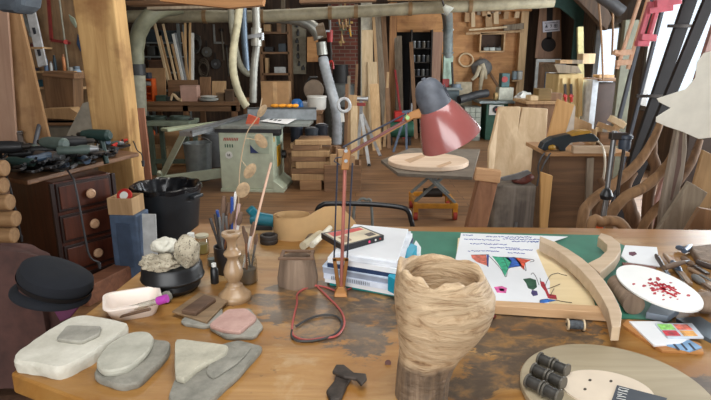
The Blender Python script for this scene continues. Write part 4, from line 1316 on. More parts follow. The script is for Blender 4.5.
# cords spilling over the front
rc = random.Random(5)
CRD = plain('black_cord', (56, 57, 60), .55)
k = 0
for (cx, cy, rx, ry, ln) in ((14, 160, 12, 7, 'high loop over the brown grey grinder'), (80, 155, 14, 5, 'high loop hanging round the black drill'), (60, 164, 16, 5, 'flat loop along the front edge'), (106, 152, 10, 2.5, 'loop beside the red clamp'), (36, 156, 14, 7, 'tangle round the router'), (14, 166, 11, 4.5, 'loop nearest the leaning board'), (30, 168, 12, 4, 'loop at the front row of tools'), (56, 157, 13, 6, 'wide loop round the blue grinder'), (70, 150, 9, 6, 'loop in front of the drill'), (88, 154, 13, 3.5, 'upright loop over the dark green drill'), (66, 148, 14, 8, 'upright loop over the middle of the heap'), (28, 152, 13, 8, 'upright loop over the router'), (48, 160, 16, 7, 'wide slack loop over the front row'), (94, 152, 12, 3, 'loop round the dark green drill'), (45, 164, 15, 4, 'low loop between the grinders')):
    pts = []
    for q in range(40):
        t_ = 2 * math.pi * q / 14
        pts.append(on(cx + (rx + rc.uniform(-1.2, 1.2)) * math.cos(t_), cy + (ry + rc.uniform(-.6, .6)) * math.sin(t_), ZT + .02 + .05 * (1 + math.sin(q * .9)) + .02 * math.sin(q * 2.3 + cx)))
    one(MB().tube(smooth_path(pts, 2), .0085, 6), 'cable_loop', CRD, 'black tool cord, ' + ln, 'cord', 'black cords on the tool heap', smooth=True)
for pts, lab in (([(62, 160, .06), (66, 168, .04), (72, 177, .03)], 'black cord with its end hanging over the top drawer'), ([(8, 168, .04), (7, 178, .02)], 'black cord hanging over the plain side of the chest')):
    P = [on(x, y, ZT + z) for x, y, z in pts]
    e = P[-1]
    n_ = Vector((.70, -.71, 0)) * .035
    P += [e + n_ + Vector((0, 0, -.03)), e + n_ * 1.3 + Vector((.01, 0, -.20)), e + n_ * 1.3 + Vector((.02, 0, -.40))]
    if 'top drawer' in lab:
        P += [e + n_ * 1.4 + Vector((.03, .01, -.56)), e + n_ * 1.4 + Vector((.07, .05, -.62))]
    t = thing('cable_loop', lab, 'cord', P[0], 0, 'black cords on the tool heap')
    MB().tube(smooth_path(P, 4), .0065, 6).build('cable', CRD, t, smooth=True)
    MB().cyl(P[-1], P[-1] + Vector((0, 0, -.045)), .013, .009, 10).build('plug', CRD, t, smooth=True)
p = on(134, 155, ZT)
t = thing('cable_loop', 'black cord with a plug hanging at the post end of the chest', 'cord', p, 0, 'black cords on the tool heap')
P = [on(122, 145, ZT + .05), on(132, 140, ZT + .045), on(137, 150, ZT + .01), on(139, 153.5, ZT) + Vector((.03, -.02, 0)), on(139, 153.5, ZT) + Vector((.035, -.02, -.06))]
MB().tube(smooth_path(P, 4), .0055, 6).build('cable', CRD, t, smooth=True)
MB().cyl(P[-1], P[-1] + Vector((0, 0, -.05)), .014, .011, 10).build('plug', CRD, t, smooth=True)

# plank base under the chest front
one(MB().bar(on(80, 296, .07), on(128, 271, .07), .14, .14), 'floor_plank', wood('red_brown_plank', (104, 64, 44), (140, 92, 66), 'x'), 'thick red brown plank on the floor before the chest plinth', 'plank', bevel=.004)

# stacked round logs
lg = wood('peeled_log', (124, 92, 60), (164, 128, 88), 'x', 1.3, .7)
for i in range(10):
    z = .052 + i * .1055
    off = .015 * math.sin(i * 2.3)
    t_ = one(MB().cyl((-2.80 + off, 3.30, z), (-2.10 + off, 3.27, z), .0525, .050, 18), 'peeled_log', lg, '', 'log', 'peeled logs stacked beside the chest', smooth=True, bevel=.008)
    t_['label'] = ['lowest peeled log of the stack beside the chest', 'second lowest peeled log beside the chest', 'third peeled log from the floor beside the chest', 'fourth peeled log from the floor beside the chest', 'fifth peeled log from the floor beside the chest',
                   'sixth peeled log from the floor beside the chest', 'middle peeled log seen above the brown coat', 'eighth peeled log from the floor, over the coat', 'third peeled log from the top of the stack', 'second peeled log from the top of the stack', 'topmost peeled log under the chest top board'][i]
    if z > .82:
        t_.location.x -= .02
# chair with coat and cap
CHR = wood('dark_chair_wood', (70, 48, 36), (98, 70, 52), 'z')
ch = thing('wooden_chair', 'dark wooden chair beside the bench draped with a brown coat', 'chair', (-1.34, 1.62, 0))
for x, y, z in ((-1.52, 1.40, .44), (-1.16, 1.40, .44), (-1.52, 1.84, .95), (-1.16, 1.84, .95)):
    MB().box((x, y, z / 2), (.04, .04, z)).build('leg', CHR, ch, bevel=.004)
MB().box((-1.34, 1.62, .455), (.42, .46, .03)).build('seat', CHR, ch, bevel=.006)
for z in (.93, .75):
    MB().box((-1.34, 1.84, z), (.32, .022, .07)).build('back_rail', CHR, ch, bevel=.004)
COAT = plain('brown_coat_cloth', (72, 46, 40), .9, var=.2, scale=14)
coat = thing('brown_coat', 'brown coat with a purple lining hanging over the chair back', 'coat', (-1.30, 1.76, .3))
rows = []
NU = 44
for j in range(12):
    v_ = j / 11
    ring = []
    for i in range(NU):
        t = 2 * math.pi * i / NU
        wx = .25 + .05 * v_
        fold = .022 * math.sin(7 * t + 1.1 * j * .15) * (0.3 + v_)
        x = -1.335 + (wx + fold) * math.copysign(abs(math.cos(t)) ** .6, math.cos(t))
        y = 1.835 + (.045 + .07 * v_ + fold * .8) * math.copysign(abs(math.sin(t)) ** .8, math.sin(t))
        ring.append((x, y, 1.005 - .50 * v_ - .035 * abs(math.cos(t)) ** 3 * (1 - v_)))
    rows.append(ring)
MB().rings([[(-1.335 + (p[0] + 1.335) * .8, 1.835 + (p[1] - 1.835) * .3, p[2] + .012) for p in rows[0]]] + rows, cap1=False).build('cloth', COAT, coat, smooth=True)
pl = []
for x, y in ((54, 294), (62, 292), (78, 300), (80, 306), (70, 318), (60, 322), (54, 312)):
    pl.append((x, y))
MB().slab(pl, 1.70, .012).build('lining', plain('purple_lining', (92, 36, 72), .6), coat, bevel=.004)
cap = thing('felt_hat', 'dark navy hat resting on the brown coat', 'hat', at(52, 290, 1.72))
cc = at(56, 279, 1.72)
q = Euler((R(-4), R(20), R(-10)))
CAPM = plain('dark_felt', (17, 20, 27), .95, var=.15)
Mc = Matrix.Translation(cc) @ q.to_matrix().to_4x4()
rg = []
for r, z in ((.0, .040), (.05, .042), (.088, .038), (.108, .024), (.114, 0), (.108, -.022), (.098, -.030)):
    r = max(r, .002)
    rg.append([(r * 1.05 * math.cos(t), r * .98 * math.sin(t), z + .006 * math.cos(2 * t) * (r > .04)) for t in [2 * math.pi * i / 40 for i in range(40)]])
MB(Mc).rings(rg).build('crown', CAPM, cap, smooth=True)
rg = []
for r, z in ((.100, -.030), (.114, -.046), (.120, -.054), (.120, -.060), (.110, -.056), (.095, -.038)):
    rg.append([(r * 1.04 * math.cos(t) - .004, r * .96 * math.sin(t), z + .018 * math.cos(t - .3)) for t in [2 * math.pi * i / 44 for i in range(44)]])
MB(Mc).rings(rg, False, False).build('brim', CAPM, cap, smooth=True)
MB(Mc).rings([[(r * 1.05 * math.cos(t), r * .98 * math.sin(t), z) for t in [2 * math.pi * i / 40 for i in range(40)]] for r, z in ((.107, -.030), (.115, -.010))], False, False).build('band', BLACK, cap, smooth=True)

# black bin with liner, blue crate, box
c = ground(172, 4.56)
bn = thing('rubbish_bin', 'large black plastic bin lined with a black bag', 'bin', c)
hb = .60
MB().lathe([(.21, 0), (.215, .01), (.276, hb - .05), (.282, hb - .05), (.286, hb), (.276, hb), (.269, hb - .06), (.21, .03)], 44).build('bin_body', plain('bin_plastic', (38, 42, 46), .42), bn, world=False, smooth=True, angle=50)
for a_ in (R(-20), R(200)):
    MB(Matrix.Rotation(a_, 4, 'Z')).box((.298, 0, hb - .07), (.05, .13, .03)).build('handle', plain('bin_plastic', (38, 42, 46), .42), bn, world=False, bevel=.008)
rg = []
for r, z in ((.290, hb - .03), (.291, hb + .004), (.282, hb + .012), (.258, hb + .002), (.235, hb - .06), (.21, hb - .12), (.12, hb - .16)):
    rg.append([((r + .004 * math.sin(11 * t + z * 30) + .003 * math.sin(23 * t)) * math.cos(t), (r + .004 * math.sin(13 * t + z * 40)) * math.sin(t), z + .005 * math.sin(9 * t + r * 50)) for t in [2 * math.pi * i / 72 for i in range(72)]])
MB().rings(rg, False, True).build('bin_bag', plain('shiny_black_bag', (22, 24, 28), .22), bn, world=False, smooth=True)
# blue crate and small box
c = ground(136, 3.98)
cr = thing('blue_crate', 'tall blue grey crate standing between chest and bin', 'crate', c, R(-6))
MB().box((0, 0, .265), (.21, .2, .53)).build('crate_body', plain('dusty_blue', (74, 92, 116), .6, var=.2), cr, world=False, bevel=.012)
MB().box((.0, -.104, .30), (.11, .012, .34)).build('side_panel', plain('dusty_blue_dark', (58, 74, 96), .6), cr, world=False, bevel=.004)
sb = thing('wooden_box', 'small open pine box standing on the blue crate', 'box', c + Vector((-.015, 0, .53)), R(-6))
for x, y, sx, sy in ((0, -.085, .19, .012), (0, .085, .19, .012), (-.089, 0, .012, .17), (.089, 0, .012, .17)):
    MB().box((x, y, .062), (sx, sy, .124)).build('side_panel', W_TAN, sb, world=False, bevel=.002)
MB().box((0, 0, .006), (.17, .16, .012)).build('bottom', W_TAN, sb, world=False)
t = thing('tape_reel', 'red and white reel sticking out of the small pine box', 'reel', c + Vector((-.02, 0, .542)))
Mr = Matrix.Translation((0, 0, .11)) @ Matrix.Rotation(R(60), 4, 'X')
MB(Mr).lathe([(.052, -.012), (.056, -.008), (.056, .008), (.052, .012)], 26).build('rim', RED, t, world=False, smooth=True)
MB(Mr).lathe([(.03, -.016), (.03, .016)], 22).build('hub', WHITE, t, world=False, smooth=True)
MB().box((0, 0, .03), (.05, .05, .06)).build('base', IRON, t, world=False)
one(MB().bar(ground(152, 3.86, .0), at(149, 214, 3.92), .10, .014, (0, -1, 0)), 'narrow_board', plain('pale_grey_panel', (196, 200, 200), .6), 'narrow pale panel leaning on the blue crate', 'panel')
one(MB().bar(ground(154, 5.22) + Vector((0, 0, .012)), at(141, 108, 5.28), .06, .03, (0, -1, 0)), 'wood_strip', wood('reddish_strip', (132, 84, 62), (160, 110, 84), 'z'), 'reddish wooden strip leaning beside the golden post', 'strip')
# broad panels leaning behind the chest
PA = wood('spalted_panel', (160, 120, 80), (196, 156, 112), 'z', .9, .75, (120, 84, 58))
def leaner(px, Y, th, name, mat, label, cat='panel', dz=None):
    """leaning panel: the outline at distance Y goes down to the ground with its lowest edge"""
    a = [at(x, y, Y) for x, y in px]
    return one(MB().rings([a, [p + Vector((0, th, 0)) for p in a]]), name, mat, label, cat, bevel=.006)
def to_floor(pxtop_l, pxtop_r, pxmid_l, pxmid_r, Y, th, name, mat, label, cat='board', z0=0.0, tilt=0.0, **k):
    """board whose sides run through two picture points each, prolonged down to height z0"""
    pts = []
    for t_, m_ in ((pxtop_l, pxmid_l), (pxtop_r, pxmid_r)):
        a0, a1 = at(t_[0], t_[1], Y), at(m_[0], m_[1], Y)
        s_ = (z0 - a0.z) / (a1.z - a0.z)
        lo = a0 + (a1 - a0) * s_
        pts.append((a0, lo))
    hmax = max(pts[0][0].z, pts[1][0].z) - z0
    q = [pts[0][0], pts[1][0], pts[1][1], pts[0][1]]
    q = [p + Vector((0, tilt * (p.z - z0) / hmax, 0)) for p in q]
    return one(MB().rings([q, [p + Vector((0, th, 0)) for p in q]]), name, mat, label, cat, bevel=k.get('bevel', .004), group=k.get('group'))
to_floor((-8, 12), (20, 13), (-2, 130), (47, 130), 5.25, .04, 'broad_board', PA, 'broad spalted wooden panel leaning behind the chest')
to_floor((-10, -8), (7, 10), (-10, 130), (17, 150), 5.14, .03, 'broad_board', wood('rosy_panel', (168, 132, 110), (190, 156, 132), 'z', .8), 'rosy board leaning in front of the spalted panel')
t = one(MB().slab([(-8, -14), (22, -12), (22, 6), (12, 12), (-8, 11)], 4.2, .3), 'hanging_bag', plain('slate_cloth', (84, 92, 100), .8), 'slate grey bundle hanging over the spalted panel', 'bundle', bevel=.05)

# things behind the chest: white board, wood blocks
to_floor((78, 104), (98, 98), (62, 138), (98, 138), 5.6, .03, 'pale_board', plain('dusty_grey_board', (150, 144, 130), .7), 'dusty pale board leaning behind the power tools', tilt=.1)
CABX = thing('tool_cabinet', 'low grey cabinet under the tool shelves', 'cabinet', (at(60, 120, 6.5).x, 6.85, 0))
zc_ = at(50, 123, 6.5).z
x0, x1 = at(36, 123, 6.5).x, at(104, 123, 6.5).x
xm = (x0 + x1) / 2 - CABX.location.x
MB().box((xm, 0, zc_ / 2), (x1 - x0, .62, zc_)).build('body', plain('cabinet_grey', (108, 104, 94), .6), CABX, world=False, bevel=.005)
MB().box((xm, -.02, zc_ - .015), (x1 - x0 + .06, .66, .03)).build('top', W_BROWNX, CABX, world=False, bevel=.004)
for s in (-1, 1):
    d = MB().box((xm + s * (x1 - x0) / 4, -.318, zc_ / 2), ((x1 - x0) / 2 - .03, .018, zc_ - .12)).build('door', plain('cabinet_door', (122, 118, 106), .6), CABX, world=False, bevel=.003)
    h_ = MB().box((xm + s * .05, -.335, zc_ / 2), (.014, .02, .10)).build('handle', STEEL, CABX, world=False)
    h_.parent = d
DKB = wood('dark_box_wood', (92, 66, 44), (130, 98, 68), 'z', 1.2)
t = thing('plank_offcut', 'thick brown board end lying before the wooden box', 'board', at(58, 118, 6.42))
YX = 6.62
zt2 = at(58, 119, YX).z
zl = zc_ + .0
t.location = (at(58, 115, YX).x, YX, zc_)
q = [at(x, y, YX - .1) for x, y in ((40, 118), (73, 120), (78, 113), (70, 108), (42, 109))]
q = [Vector((p.x, p.y, max(p.z, zc_))) for p in q]
MB().rings([q, [p + Vector((0, .2, 0)) for p in q]]).build('board', W_TAN, t, bevel=.005)
zq_ = max(p.z for p in q)
wb = thing('wooden_box', 'brown wooden box with a slanted side standing behind the board end', 'box', (at(58, 108, YX).x, YX + .14, zc_))
q = [at(x, y, YX + .12) for x, y in ((46, 108), (73, 109), (73, 76), (42, 73))]
q[0].z = q[1].z = zc_
MB().rings([q, [p + Vector((0, .25, 0)) for p in q]]).build('box_body', DKB, wb, bevel=.005)
q = [at(x, y, YX + .10) for x, y in ((41, 76), (74, 79), (74, 73), (44, 71))]
MB().rings([q, [p + Vector((0, .28, 0)) for p in q]]).build('lid', W_BROWNX, wb, bevel=.004)

# shelves on the partition and the things hanging there
YS = YP - .02
xs0, xs1 = at(20, 50, YS).x, at(84, 50, YS).x
for i, (y, xa_, xb_) in enumerate(((48, 24, 44), (72, 24, 76), (88, 24, 84))):
    a0, a1 = at(xa_, y, YS - .2), at(xb_, y, YS - .2)
    one(MB().box(((a0.x + a1.x) / 2, YS - .12, a0.z), (a1.x - a0.x, .24, .025)), 'wall_shelf', W_TAN, ['short upper shelf under the spirit level', 'middle shelf with blue boxes on the partition', 'lowest shelf on the partition behind the wooden box'][i], 'shelf', 'shelves on the partition', bevel=.002)
shel = [(28, 48, 4, 5, (70, 60, 52), 'brown tin'), (33, 48, 4, 4, (96, 40, 34), 'small red tin'), (38, 48, 4, 3, (60, 62, 66), 'grey tin'),
        (28, 72, 5, 4, (178, 34, 40), 'red box'), (34, 72, 6, 3, (40, 44, 60), 'dark case'), (47, 72, 4, 14, (96, 120, 150), 'blue bottle'), (52, 72, 3, 9, (210, 214, 214), 'white tube'), (56, 72, 3, 15, (40, 60, 70), 'dark bottle'), (65, 72, 3, 16, (196, 128, 80), 'tan wooden roller'), (72, 72, 5, 4, (196, 198, 196), 'white jar'),
        (30, 88, 8, 9, (36, 60, 96), 'navy box'), (38, 88, 6, 7, (44, 84, 96), 'teal box'), (79, 88, 8, 20, (148, 168, 186), 'pale blue round lid')]
for x, y, w, h, c_, lab in shel:
    a0 = at(x, y, YS - .13)
    a0.z += .0126
    u = per_px(YS, 1.5)
    t_ = thing('tin_can' if 'tin' in lab else 'plastic_disc' if 'lid' in lab else 'shelf_' + lab.split()[-1], '%s on the partition shelf, %s' % (lab, {48: 'upper', 72: 'middle', 88: 'lowest'}[y]), 'container', a0, 0, 'things on the partition shelves')
    hh = h * u
    if 'box' in lab or 'case' in lab:
        MB().box((0, 0, hh * .42), (w * u, .12, hh * .84)).build('box_body', plain('sh_%d_%d_%d' % c_, c_, .5), t_, world=False, bevel=.003)
        MB().box((0, 0, hh * .92), (w * u + .006, .126, hh * .16)).build('lid', plain('sh_%d_%d_%dd' % c_, tuple(v * .8 for v in c_), .5), t_, world=False, bevel=.002)
    else:
        r_ = w * u / 2
        MB().lathe([(r_ * .9, 0), (r_, .004), (r_, hh * .75), (r_ * .7, hh * .85)], 16).build('body', plain('sh_%d_%d_%d' % c_, c_, .5), t_, world=False, smooth=True)
        MB().lathe([(r_ * .72, hh * .85), (r_ * .72, hh), (r_ * .3, hh)], 16).build('cap', plain('sh_%d_%d_%dd' % c_, tuple(v * .7 for v in c_), .5), t_, world=False, smooth=True)
lv = thing('spirit_level', 'long white spirit level hanging aslant on the partition', 'level', at(36, 30, YS - .26))
MB().bar(at(43, 66, YS - .27), at(28, -2, YS - .03), .11, .03, (0, -1, 0)).build('body', plain('level_white', (198, 200, 202), .4), lv, bevel=.003)
for t_ in (.18, .5, .82):
    q = at(43, 66, YS - .27).lerp(at(28, -2, YS - .03), t_)
    MB().bar(q + Vector((0.006, -.016, -.05)), q + Vector((-.006, -.022, .05)), .035, .012, (0, -1, 0)).build('vial_slot', plain('vial_dark', (48, 52, 60), .4), lv)
sq = thing('steel_square', 'grey steel bar with a ring end hanging beside the spirit level', 'tool', at(24, 20, YS - .1))
MB().bar(at(14, -3, YS - .05), at(31, 32, YS - .05), .05, .02, (0, -1, 0)).build('blade', GREYP, sq, bevel=.002)
MB().tube([at(32 + 2.4 * math.cos(t), 34 + 2.4 * math.sin(t), YS - .05) for t in [2 * math.pi * i / 14 for i in range(14)]], .014, 6, closed=True).build('ring_end', GREYP, sq, smooth=True)
rs = thing('red_frame_saw', 'red angled saw frame hanging on the partition', 'saw', at(55, 30, YS - .05))
MB().bar(at(48, -6, YS - .03), at(51.5, 40, YS - .03), .035, .025, (0, -1, 0)).build('long_arm', plain('dull_red', (122, 40, 36), .5), rs)
MB().bar(at(51, 40, YS - .03), at(70, 43, YS - .03), .035, .025, (0, -1, 0)).build('short_arm', plain('dull_red', (122, 40, 36), .5), rs)
MB().cyl(at(66, 42, YS - .05), at(66, 42, YS - .01), .03, .03, 12).build('knob', RED, rs)
t = one(MB().slab([(68, 14), (74, 18), (77, 26), (75, 28), (70, 21)], YS - .04, .03), 'hanging_glove', plain('pale_green_grey', (140, 148, 128), .8), 'pale grey glove hanging high on the partition', 'glove', bevel=.01)
one(MB().cyl(at(59, -4, YS - .02), at(71, 90, YS - .02), .012, .012, 8), 'conduit', plain('pale_conduit', (150, 148, 132), .5), 'thin pale pipe running down the partition', 'pipe')
t = one(MB().slab([(77, 34), (82, 30), (84, 48), (80, 52), (76, 44)], YS - .06, .05), 'blue_bag', plain('hanging_blue', (54, 74, 104), .8), 'dark blue bag hanging beside the golden post', 'bag', bevel=.015)
# ------------------------------------------------------------------ the table saw and its outrigger
YSW = 6.9
pL, pR = on(224, 192, 0), on(276, 192, 0)
sawc = Vector(((pL.x + pR.x) / 2, pL.y + .32, 0))
saw = thing('table_saw', 'grey green panel saw with a sliding table, dust hood and printed front', 'table saw', sawc, R(-4))
W2 = .68
ZS = .80
MB().box((0, 0, ZS / 2 + .02), (W2, .64, ZS - .04)).build('cabinet', SAWGREEN, saw, world=False, bevel=.012)
MB().rings([[(W2 / 2 - .02, -.33, 0), (W2 / 2 + .12, -.33, 0), (W2 / 2 + .12, -.33, .05), (W2 / 2 - .02, -.33, .16)], [(W2 / 2 - .02, .28, 0), (W2 / 2 + .12, .28, 0), (W2 / 2 + .12, .28, .05), (W2 / 2 - .02, .28, .16)]]).build('foot', SAWGREEN, saw, world=False, bevel=.006)
MB().box((0, -.0, .02), (W2 + .02, .66, .04)).build('base_rail', SAWGREEN, saw, world=False, bevel=.004)
MB().box((.02, -.02, ZS + .02), (.86, .72, .04)).build('table_top', plain('cast_table', (150, 156, 150), .35, .5), saw, world=False, bevel=.004)
MB().box((.02, -.325, ZS - .02), (.80, .03, .06)).build('table_edge', plain('dark_edge', (52, 54, 56), .5), saw, world=False, bevel=.003)
MB().box((.60, .12, ZS + .018), (.30, .44, .036)).build('extension_table', plain('cast_table', (150, 156, 150), .35, .5), saw, world=False, bevel=.004)
# printed panel on the front and right side plates
pn = MB().box((.17, -.324, ZS - .20), (.24, .008, .22)).build('front_panel', plain('panel_pale_green', (168, 180, 160), .45), saw, world=False, bevel=.002)
o = MB().prism([(.055, -.02), (.16, -.02), (.10, .03), (.055, .08)], 0, .004)
o.bm.transform(Matrix.Translation((0, -.329, ZS - .28)) @ Matrix.Rotation(R(90), 4, 'X'))
o.build('blue_emblem', plain('emblem_navy', (44, 58, 104), .45), saw, world=False).parent = pn
pn.children[0].matrix_parent_inverse = Matrix.Identity(4)
MB().cyl((.23, -.330, ZS - .17), (.23, -.336, ZS - .17), .035, .035, 18).build('dial', plain('dial_pale', (200, 204, 192), .4), saw, world=False)
MB().cyl((.23, -.335, ZS - .17), (.23, -.352, ZS - .17), .017, .014, 14).build('knob', BLACK, saw, world=False)
mb = MB().cyl((-.22, -.322, ZS - .33), (-.22, -.327, ZS - .33), .045, .045, 24)
rd = mb.build('round_sticker', plain('sticker_white', (226, 228, 222), .5), saw, world=False)
mb = MB()
for s in ((-.016, -.016, -.018, .018), (-.002, -.018, .006, .018), (.014, -.018, .006, .018), (-.008, .0, .02, 0)):
    mb.bar((-.22 + s[0], -.3285, ZS - .33 + s[1]), (-.22 + s[2], -.3285, ZS - .33 + s[3]), .006, .002, (0, -1, 0))
mb.build('letter_mark', plain('mark_black', (40, 40, 40), .6), saw, world=False)
mb = MB()
for i in range(9):
    mb.bar((-.275 + i * .021, -.3225, ZS - .15), (-.262 + i * .021, -.3225, ZS - .115), .009, .004, (0, -1, 0))
mb.build('red_lettering', RED, saw, world=False)
mb = MB()
for i in range(4):
    mb.bar((-.26 + i * .03, -.3225, ZS - .235), (-.26 + i * .03, -.3225, ZS - .195), .012, .004, (0, -1, 0))
mb.build('green_lettering', GREENM, saw, world=False)
xs = W2 / 2 + .004
MB().box((xs, -.02, ZS - .38), (.008, .20, .26)).build('yellow_label', YELLOW, saw, world=False)
MB().box((xs, -.02, ZS - .17), (.008, .2, .13)).build('green_label', plain('label_green', (92, 128, 112), .5), saw, world=False)
MB().box((xs - .03, -.26, ZS - .14), (.06, .05, .06)).build('switch_box', YELLOW, saw, world=False, bevel=.005)
MB().cyl((xs, .2, ZS - .40), (xs + .05, .2, ZS - .40), .06, .05, 18).build('hand_wheel', BLACK, saw, world=False)
MB().box((xs + .02, -.24, ZS - .05), (.12, .14, .08)).build('motor_switch', BLACK, saw, world=False, bevel=.01)
# sliding table, outrigger and brace in world space
zt = ZS + .04
aL, aR = on(163, 135, .80), on(262, 113, .84)
MB().bar(on(186, 134, .80), on(252, 116, .82), .17, .06).build('sliding_table', ALU, saw, bevel=.004)
MB().bar(on(191, 132.2, .845), on(253, 115, .87), .03, .03).build('table_groove', STEEL, saw)
MB().bar(on(164, 130, .80), on(236, 121, .82), .16, .035).build('outrigger_table', plain('outrigger_green', (166, 176, 148), .5), saw, bevel=.004)
foot = on(159, 182, .06)
MB().bar(foot, on(184, 133, .77), .07, .05, (0, -1, 0)).build('brace', SAWGREEN, saw, bevel=.006)
MB().bar(on(160, 181, .10), on(229, 172, .19), .05, .13).build('swing_arm', SAWGREEN, saw, bevel=.006)
MB().bar(on(159, 186, .0), on(160, 172, .22), .06, .05, (0, -1, 0)).build('foot', SAWGREEN, saw, bevel=.006)
# rip fence, hood, sheet of paper
f0, f1 = at(247, 112, 7.35), at(316, 112, 7.35)
f0.z = f1.z = zt + .07
MB().box(((f0.x + f1.x) / 2, 7.40, zt + .07), (f1.x - f0.x, .05, .14)).build('rip_fence', plain('fence_alu', (132, 138, 142), .4, .5), saw, bevel=.003)
MB().box(((f0.x + f1.x) / 2, 7.42, zt + .15), (f1.x - f0.x, .09, .02)).build('fence_top', plain('fence_dark', (58, 62, 64), .5), saw, bevel=.002)
f1b = at(314, 110, 7.3)
one(MB().flat([(260, 121), (275, 116.5), (299, 117.5), (287, 124)], zt + .012, .003), 'paper_sheet', PAPER, 'white printed sheet lying on the saw table', 'sheet')
o = bpy.data.objects['paper_sheet.001'] if 'paper_sheet.001' in bpy.data.objects else bpy.data.objects['paper_sheet']
mb = MB()
for i in range(3):
    mb.flat([(271 + i * 4, 118.6 + i * .6), (274 + i * 4, 118.6 + i * .6), (272 + i * 4, 120 + i * .6), (269 + i * 4, 120 + i * .6)], zt + .015, .0006)
mb.build('print', plain('sheet_print', (70, 74, 80), .7), o)
# dust hood end of the hose: dark green post with blade guard
p = at(250, 113, 6.95)
p.z = zt
MB().rings([[(p.x - .06, p.y - .02, zt), (p.x + .10, p.y - .02, zt), (p.x + .12, p.y - .02, zt + .07), (p.x - .02, p.y - .02, zt + .12)], [(p.x - .06, p.y + .02, zt), (p.x + .10, p.y + .02, zt), (p.x + .12, p.y + .02, zt + .07), (p.x - .02, p.y + .02, zt + .12)]]).build('blade_guard', plain('guard_orange', (196, 84, 52), .5), saw, bevel=.004)

HOSE = plain('cream_hose', (172, 166, 138), .5)


def ribbed(pts, r, mat, name, label, cat='hose', group=None, pitch=.03, n=14, parts=()):
    path = smooth_path(pts, 10)
    dense = [path[0]]
    for q in path[1:]:
        while (q - dense[-1]).length > pitch:
            dense.append(dense[-1] + (q - dense[-1]).normalized() * pitch)
    rr = [r * (1.0 if i % 2 else .93) for i in range(len(dense))]
    return one(MB().tube(dense, rr, n), name, mat, label, cat, group, smooth=True, angle=80)


ribbed([at(x, y, Y) for x, y, Y in ((240, 3, 7.4), (238, 20, 7.3), (234, 45, 7.1), (233, 68, 7.0), (237, 88, 6.95), (243, 101, 6.95), (247, 107, 6.95))], .05, HOSE, 'dust_hose', 'cream dust hose hanging from the roof to the saw blade guard', pitch=.035)
ribbed([at(x, y, 8.2) for x, y in ((229, -45), (231, 14), (234, 40), (239, 62), (246, 73), (252, 72), (255, 60), (256, 40), (255, 10), (254, -45))], .045, plain('grey_hose', (140, 138, 122), .5), 'dust_hose', 'grey cream hose sagging in a loop behind the saw hose', pitch=.035)
MB_ = ribbed([at(x, y, 8.0) for x, y in ((256, -45), (256, 8), (257, 40), (254, 70), (253, 104))], .055, GALV, 'spiral_duct', 'thin grey flexible duct hanging behind the loop of hose', 'duct', pitch=.035)
ribbed([at(x, y, 8.6) for x, y in ((242, -40), (244, 28), (246, 60), (247, 72))], .05, plain('blue_grey_duct', (108, 124, 140), .4, .4), 'spiral_duct', 'short blue grey duct between the hoses', 'duct', pitch=.035)
v = thing('blast_gate', 'grey pipe junction with handles on the hanging duct', 'pipe fitting', at(256, 40, 7.86))
MB().cyl(at(256.5, 46, 7.9), at(256.5, 28, 7.9), .075, .075, 16).build('sleeve', GALV, v, smooth=True)
MB().bar(at(248, 37, 7.85), at(261, 35, 7.85), .05, .05, (0, -1, 0)).build('gate', STEEL, v)
MB().cyl(at(262, 33, 7.85), at(262, 40, 7.85), .03, .03, 10).build('handle', STEEL, v)

# ------------------------------------------------------------------ ducts under the roof
YD = 8.9
def pipe_y(x):
    return 16.5 if x < 260 else 16.5 - (x - 260) * .052


PIPE = ribbed([at(x, pipe_y(x), YD) for x in (128, 180, 230, 260, 300, 360, 420, 480, 560)], .095, DUCT, 'duct_pipe', 'long cream dust pipe running across under the roof', 'duct', pitch=.25, n=20)
for i, x in enumerate((205, 262, 330, 356, 410, 470)):
    a = at(x, pipe_y(x), YD)
    MB().cyl(a + Vector((-.03, 0, 0)), a + Vector((.03, 0, 0)), .103, .103, 22).build('pipe_band', plain('band_brown', (128, 100, 66), .6), PIPE, smooth=True)
    MB().bar(a + Vector((0, 0, .09)), Vector((a.x, a.y, 3.44)), .03, .01).build('hanger_strap', IRON, PIPE)
ribbed([at(x, y, Y) for x, y, Y in ((182, 6, 8.3), (160, 10, 8.2), (147, 19, 8.1), (139, 32, 8.1), (136, 48, 8.1), (136, 66, 8.1))], .115, plain('sage_duct', (128, 128, 106), .5), 'elbow_duct', 'thick sage grey elbow duct beside the golden post', 'duct', pitch=.1, n=20)
one(MB().cyl(at(136, 64, 8.1), at(137, 75, 8.1), .125, .125, 20), 'duct_collar', plain('collar_black', (44, 44, 44), .5), 'black collar at the foot of the sage elbow duct', 'collar', smooth=True)
one(MB().cyl(at(137, 75, 8.1), ground(141, 8.1), .115, .12, 20), 'duct_riser', plain('riser_pale', (150, 148, 130), .6), 'pale duct going down behind the saw from the black collar', 'duct', smooth=True)
GD = ribbed([at(x, y, 9.2) for x, y in ((254, 17), (280, 17), (300, 20), (312, 26), (318, 34), (321, 42))], .10, GALV, 'galvanised_duct', 'bent galvanised duct coming off the long pipe', 'duct', pitch=.09, n=18)
ribbed([at(x, y, 9.2) for x, y in ((321, 42), (323, 58))], .085, GALV, 'galvanised_duct', 'straight galvanised piece below the bend', 'duct', pitch=.2, n=18)
ribbed([at(x, y, Y) for x, y, Y in ((323, 58, 9.2), (326, 72, 9.1), (331, 90, 8.9), (335, 105, 8.8), (337, 122, 8.8), (337, 146, 8.8))], .085, plain('spiral_grey', (176, 182, 188), .42, .2), 'spiral_duct', 'ribbed grey flexible duct running down to the floor beside the wood bin', 'duct', pitch=.035, n=16)
MB().cyl(at(317, 32, 9.2), at(325, 30, 9.2), .12, .12, 16).build('clamp_collar', plain('collar_brown', (112, 92, 70), .5), GD, smooth=True)
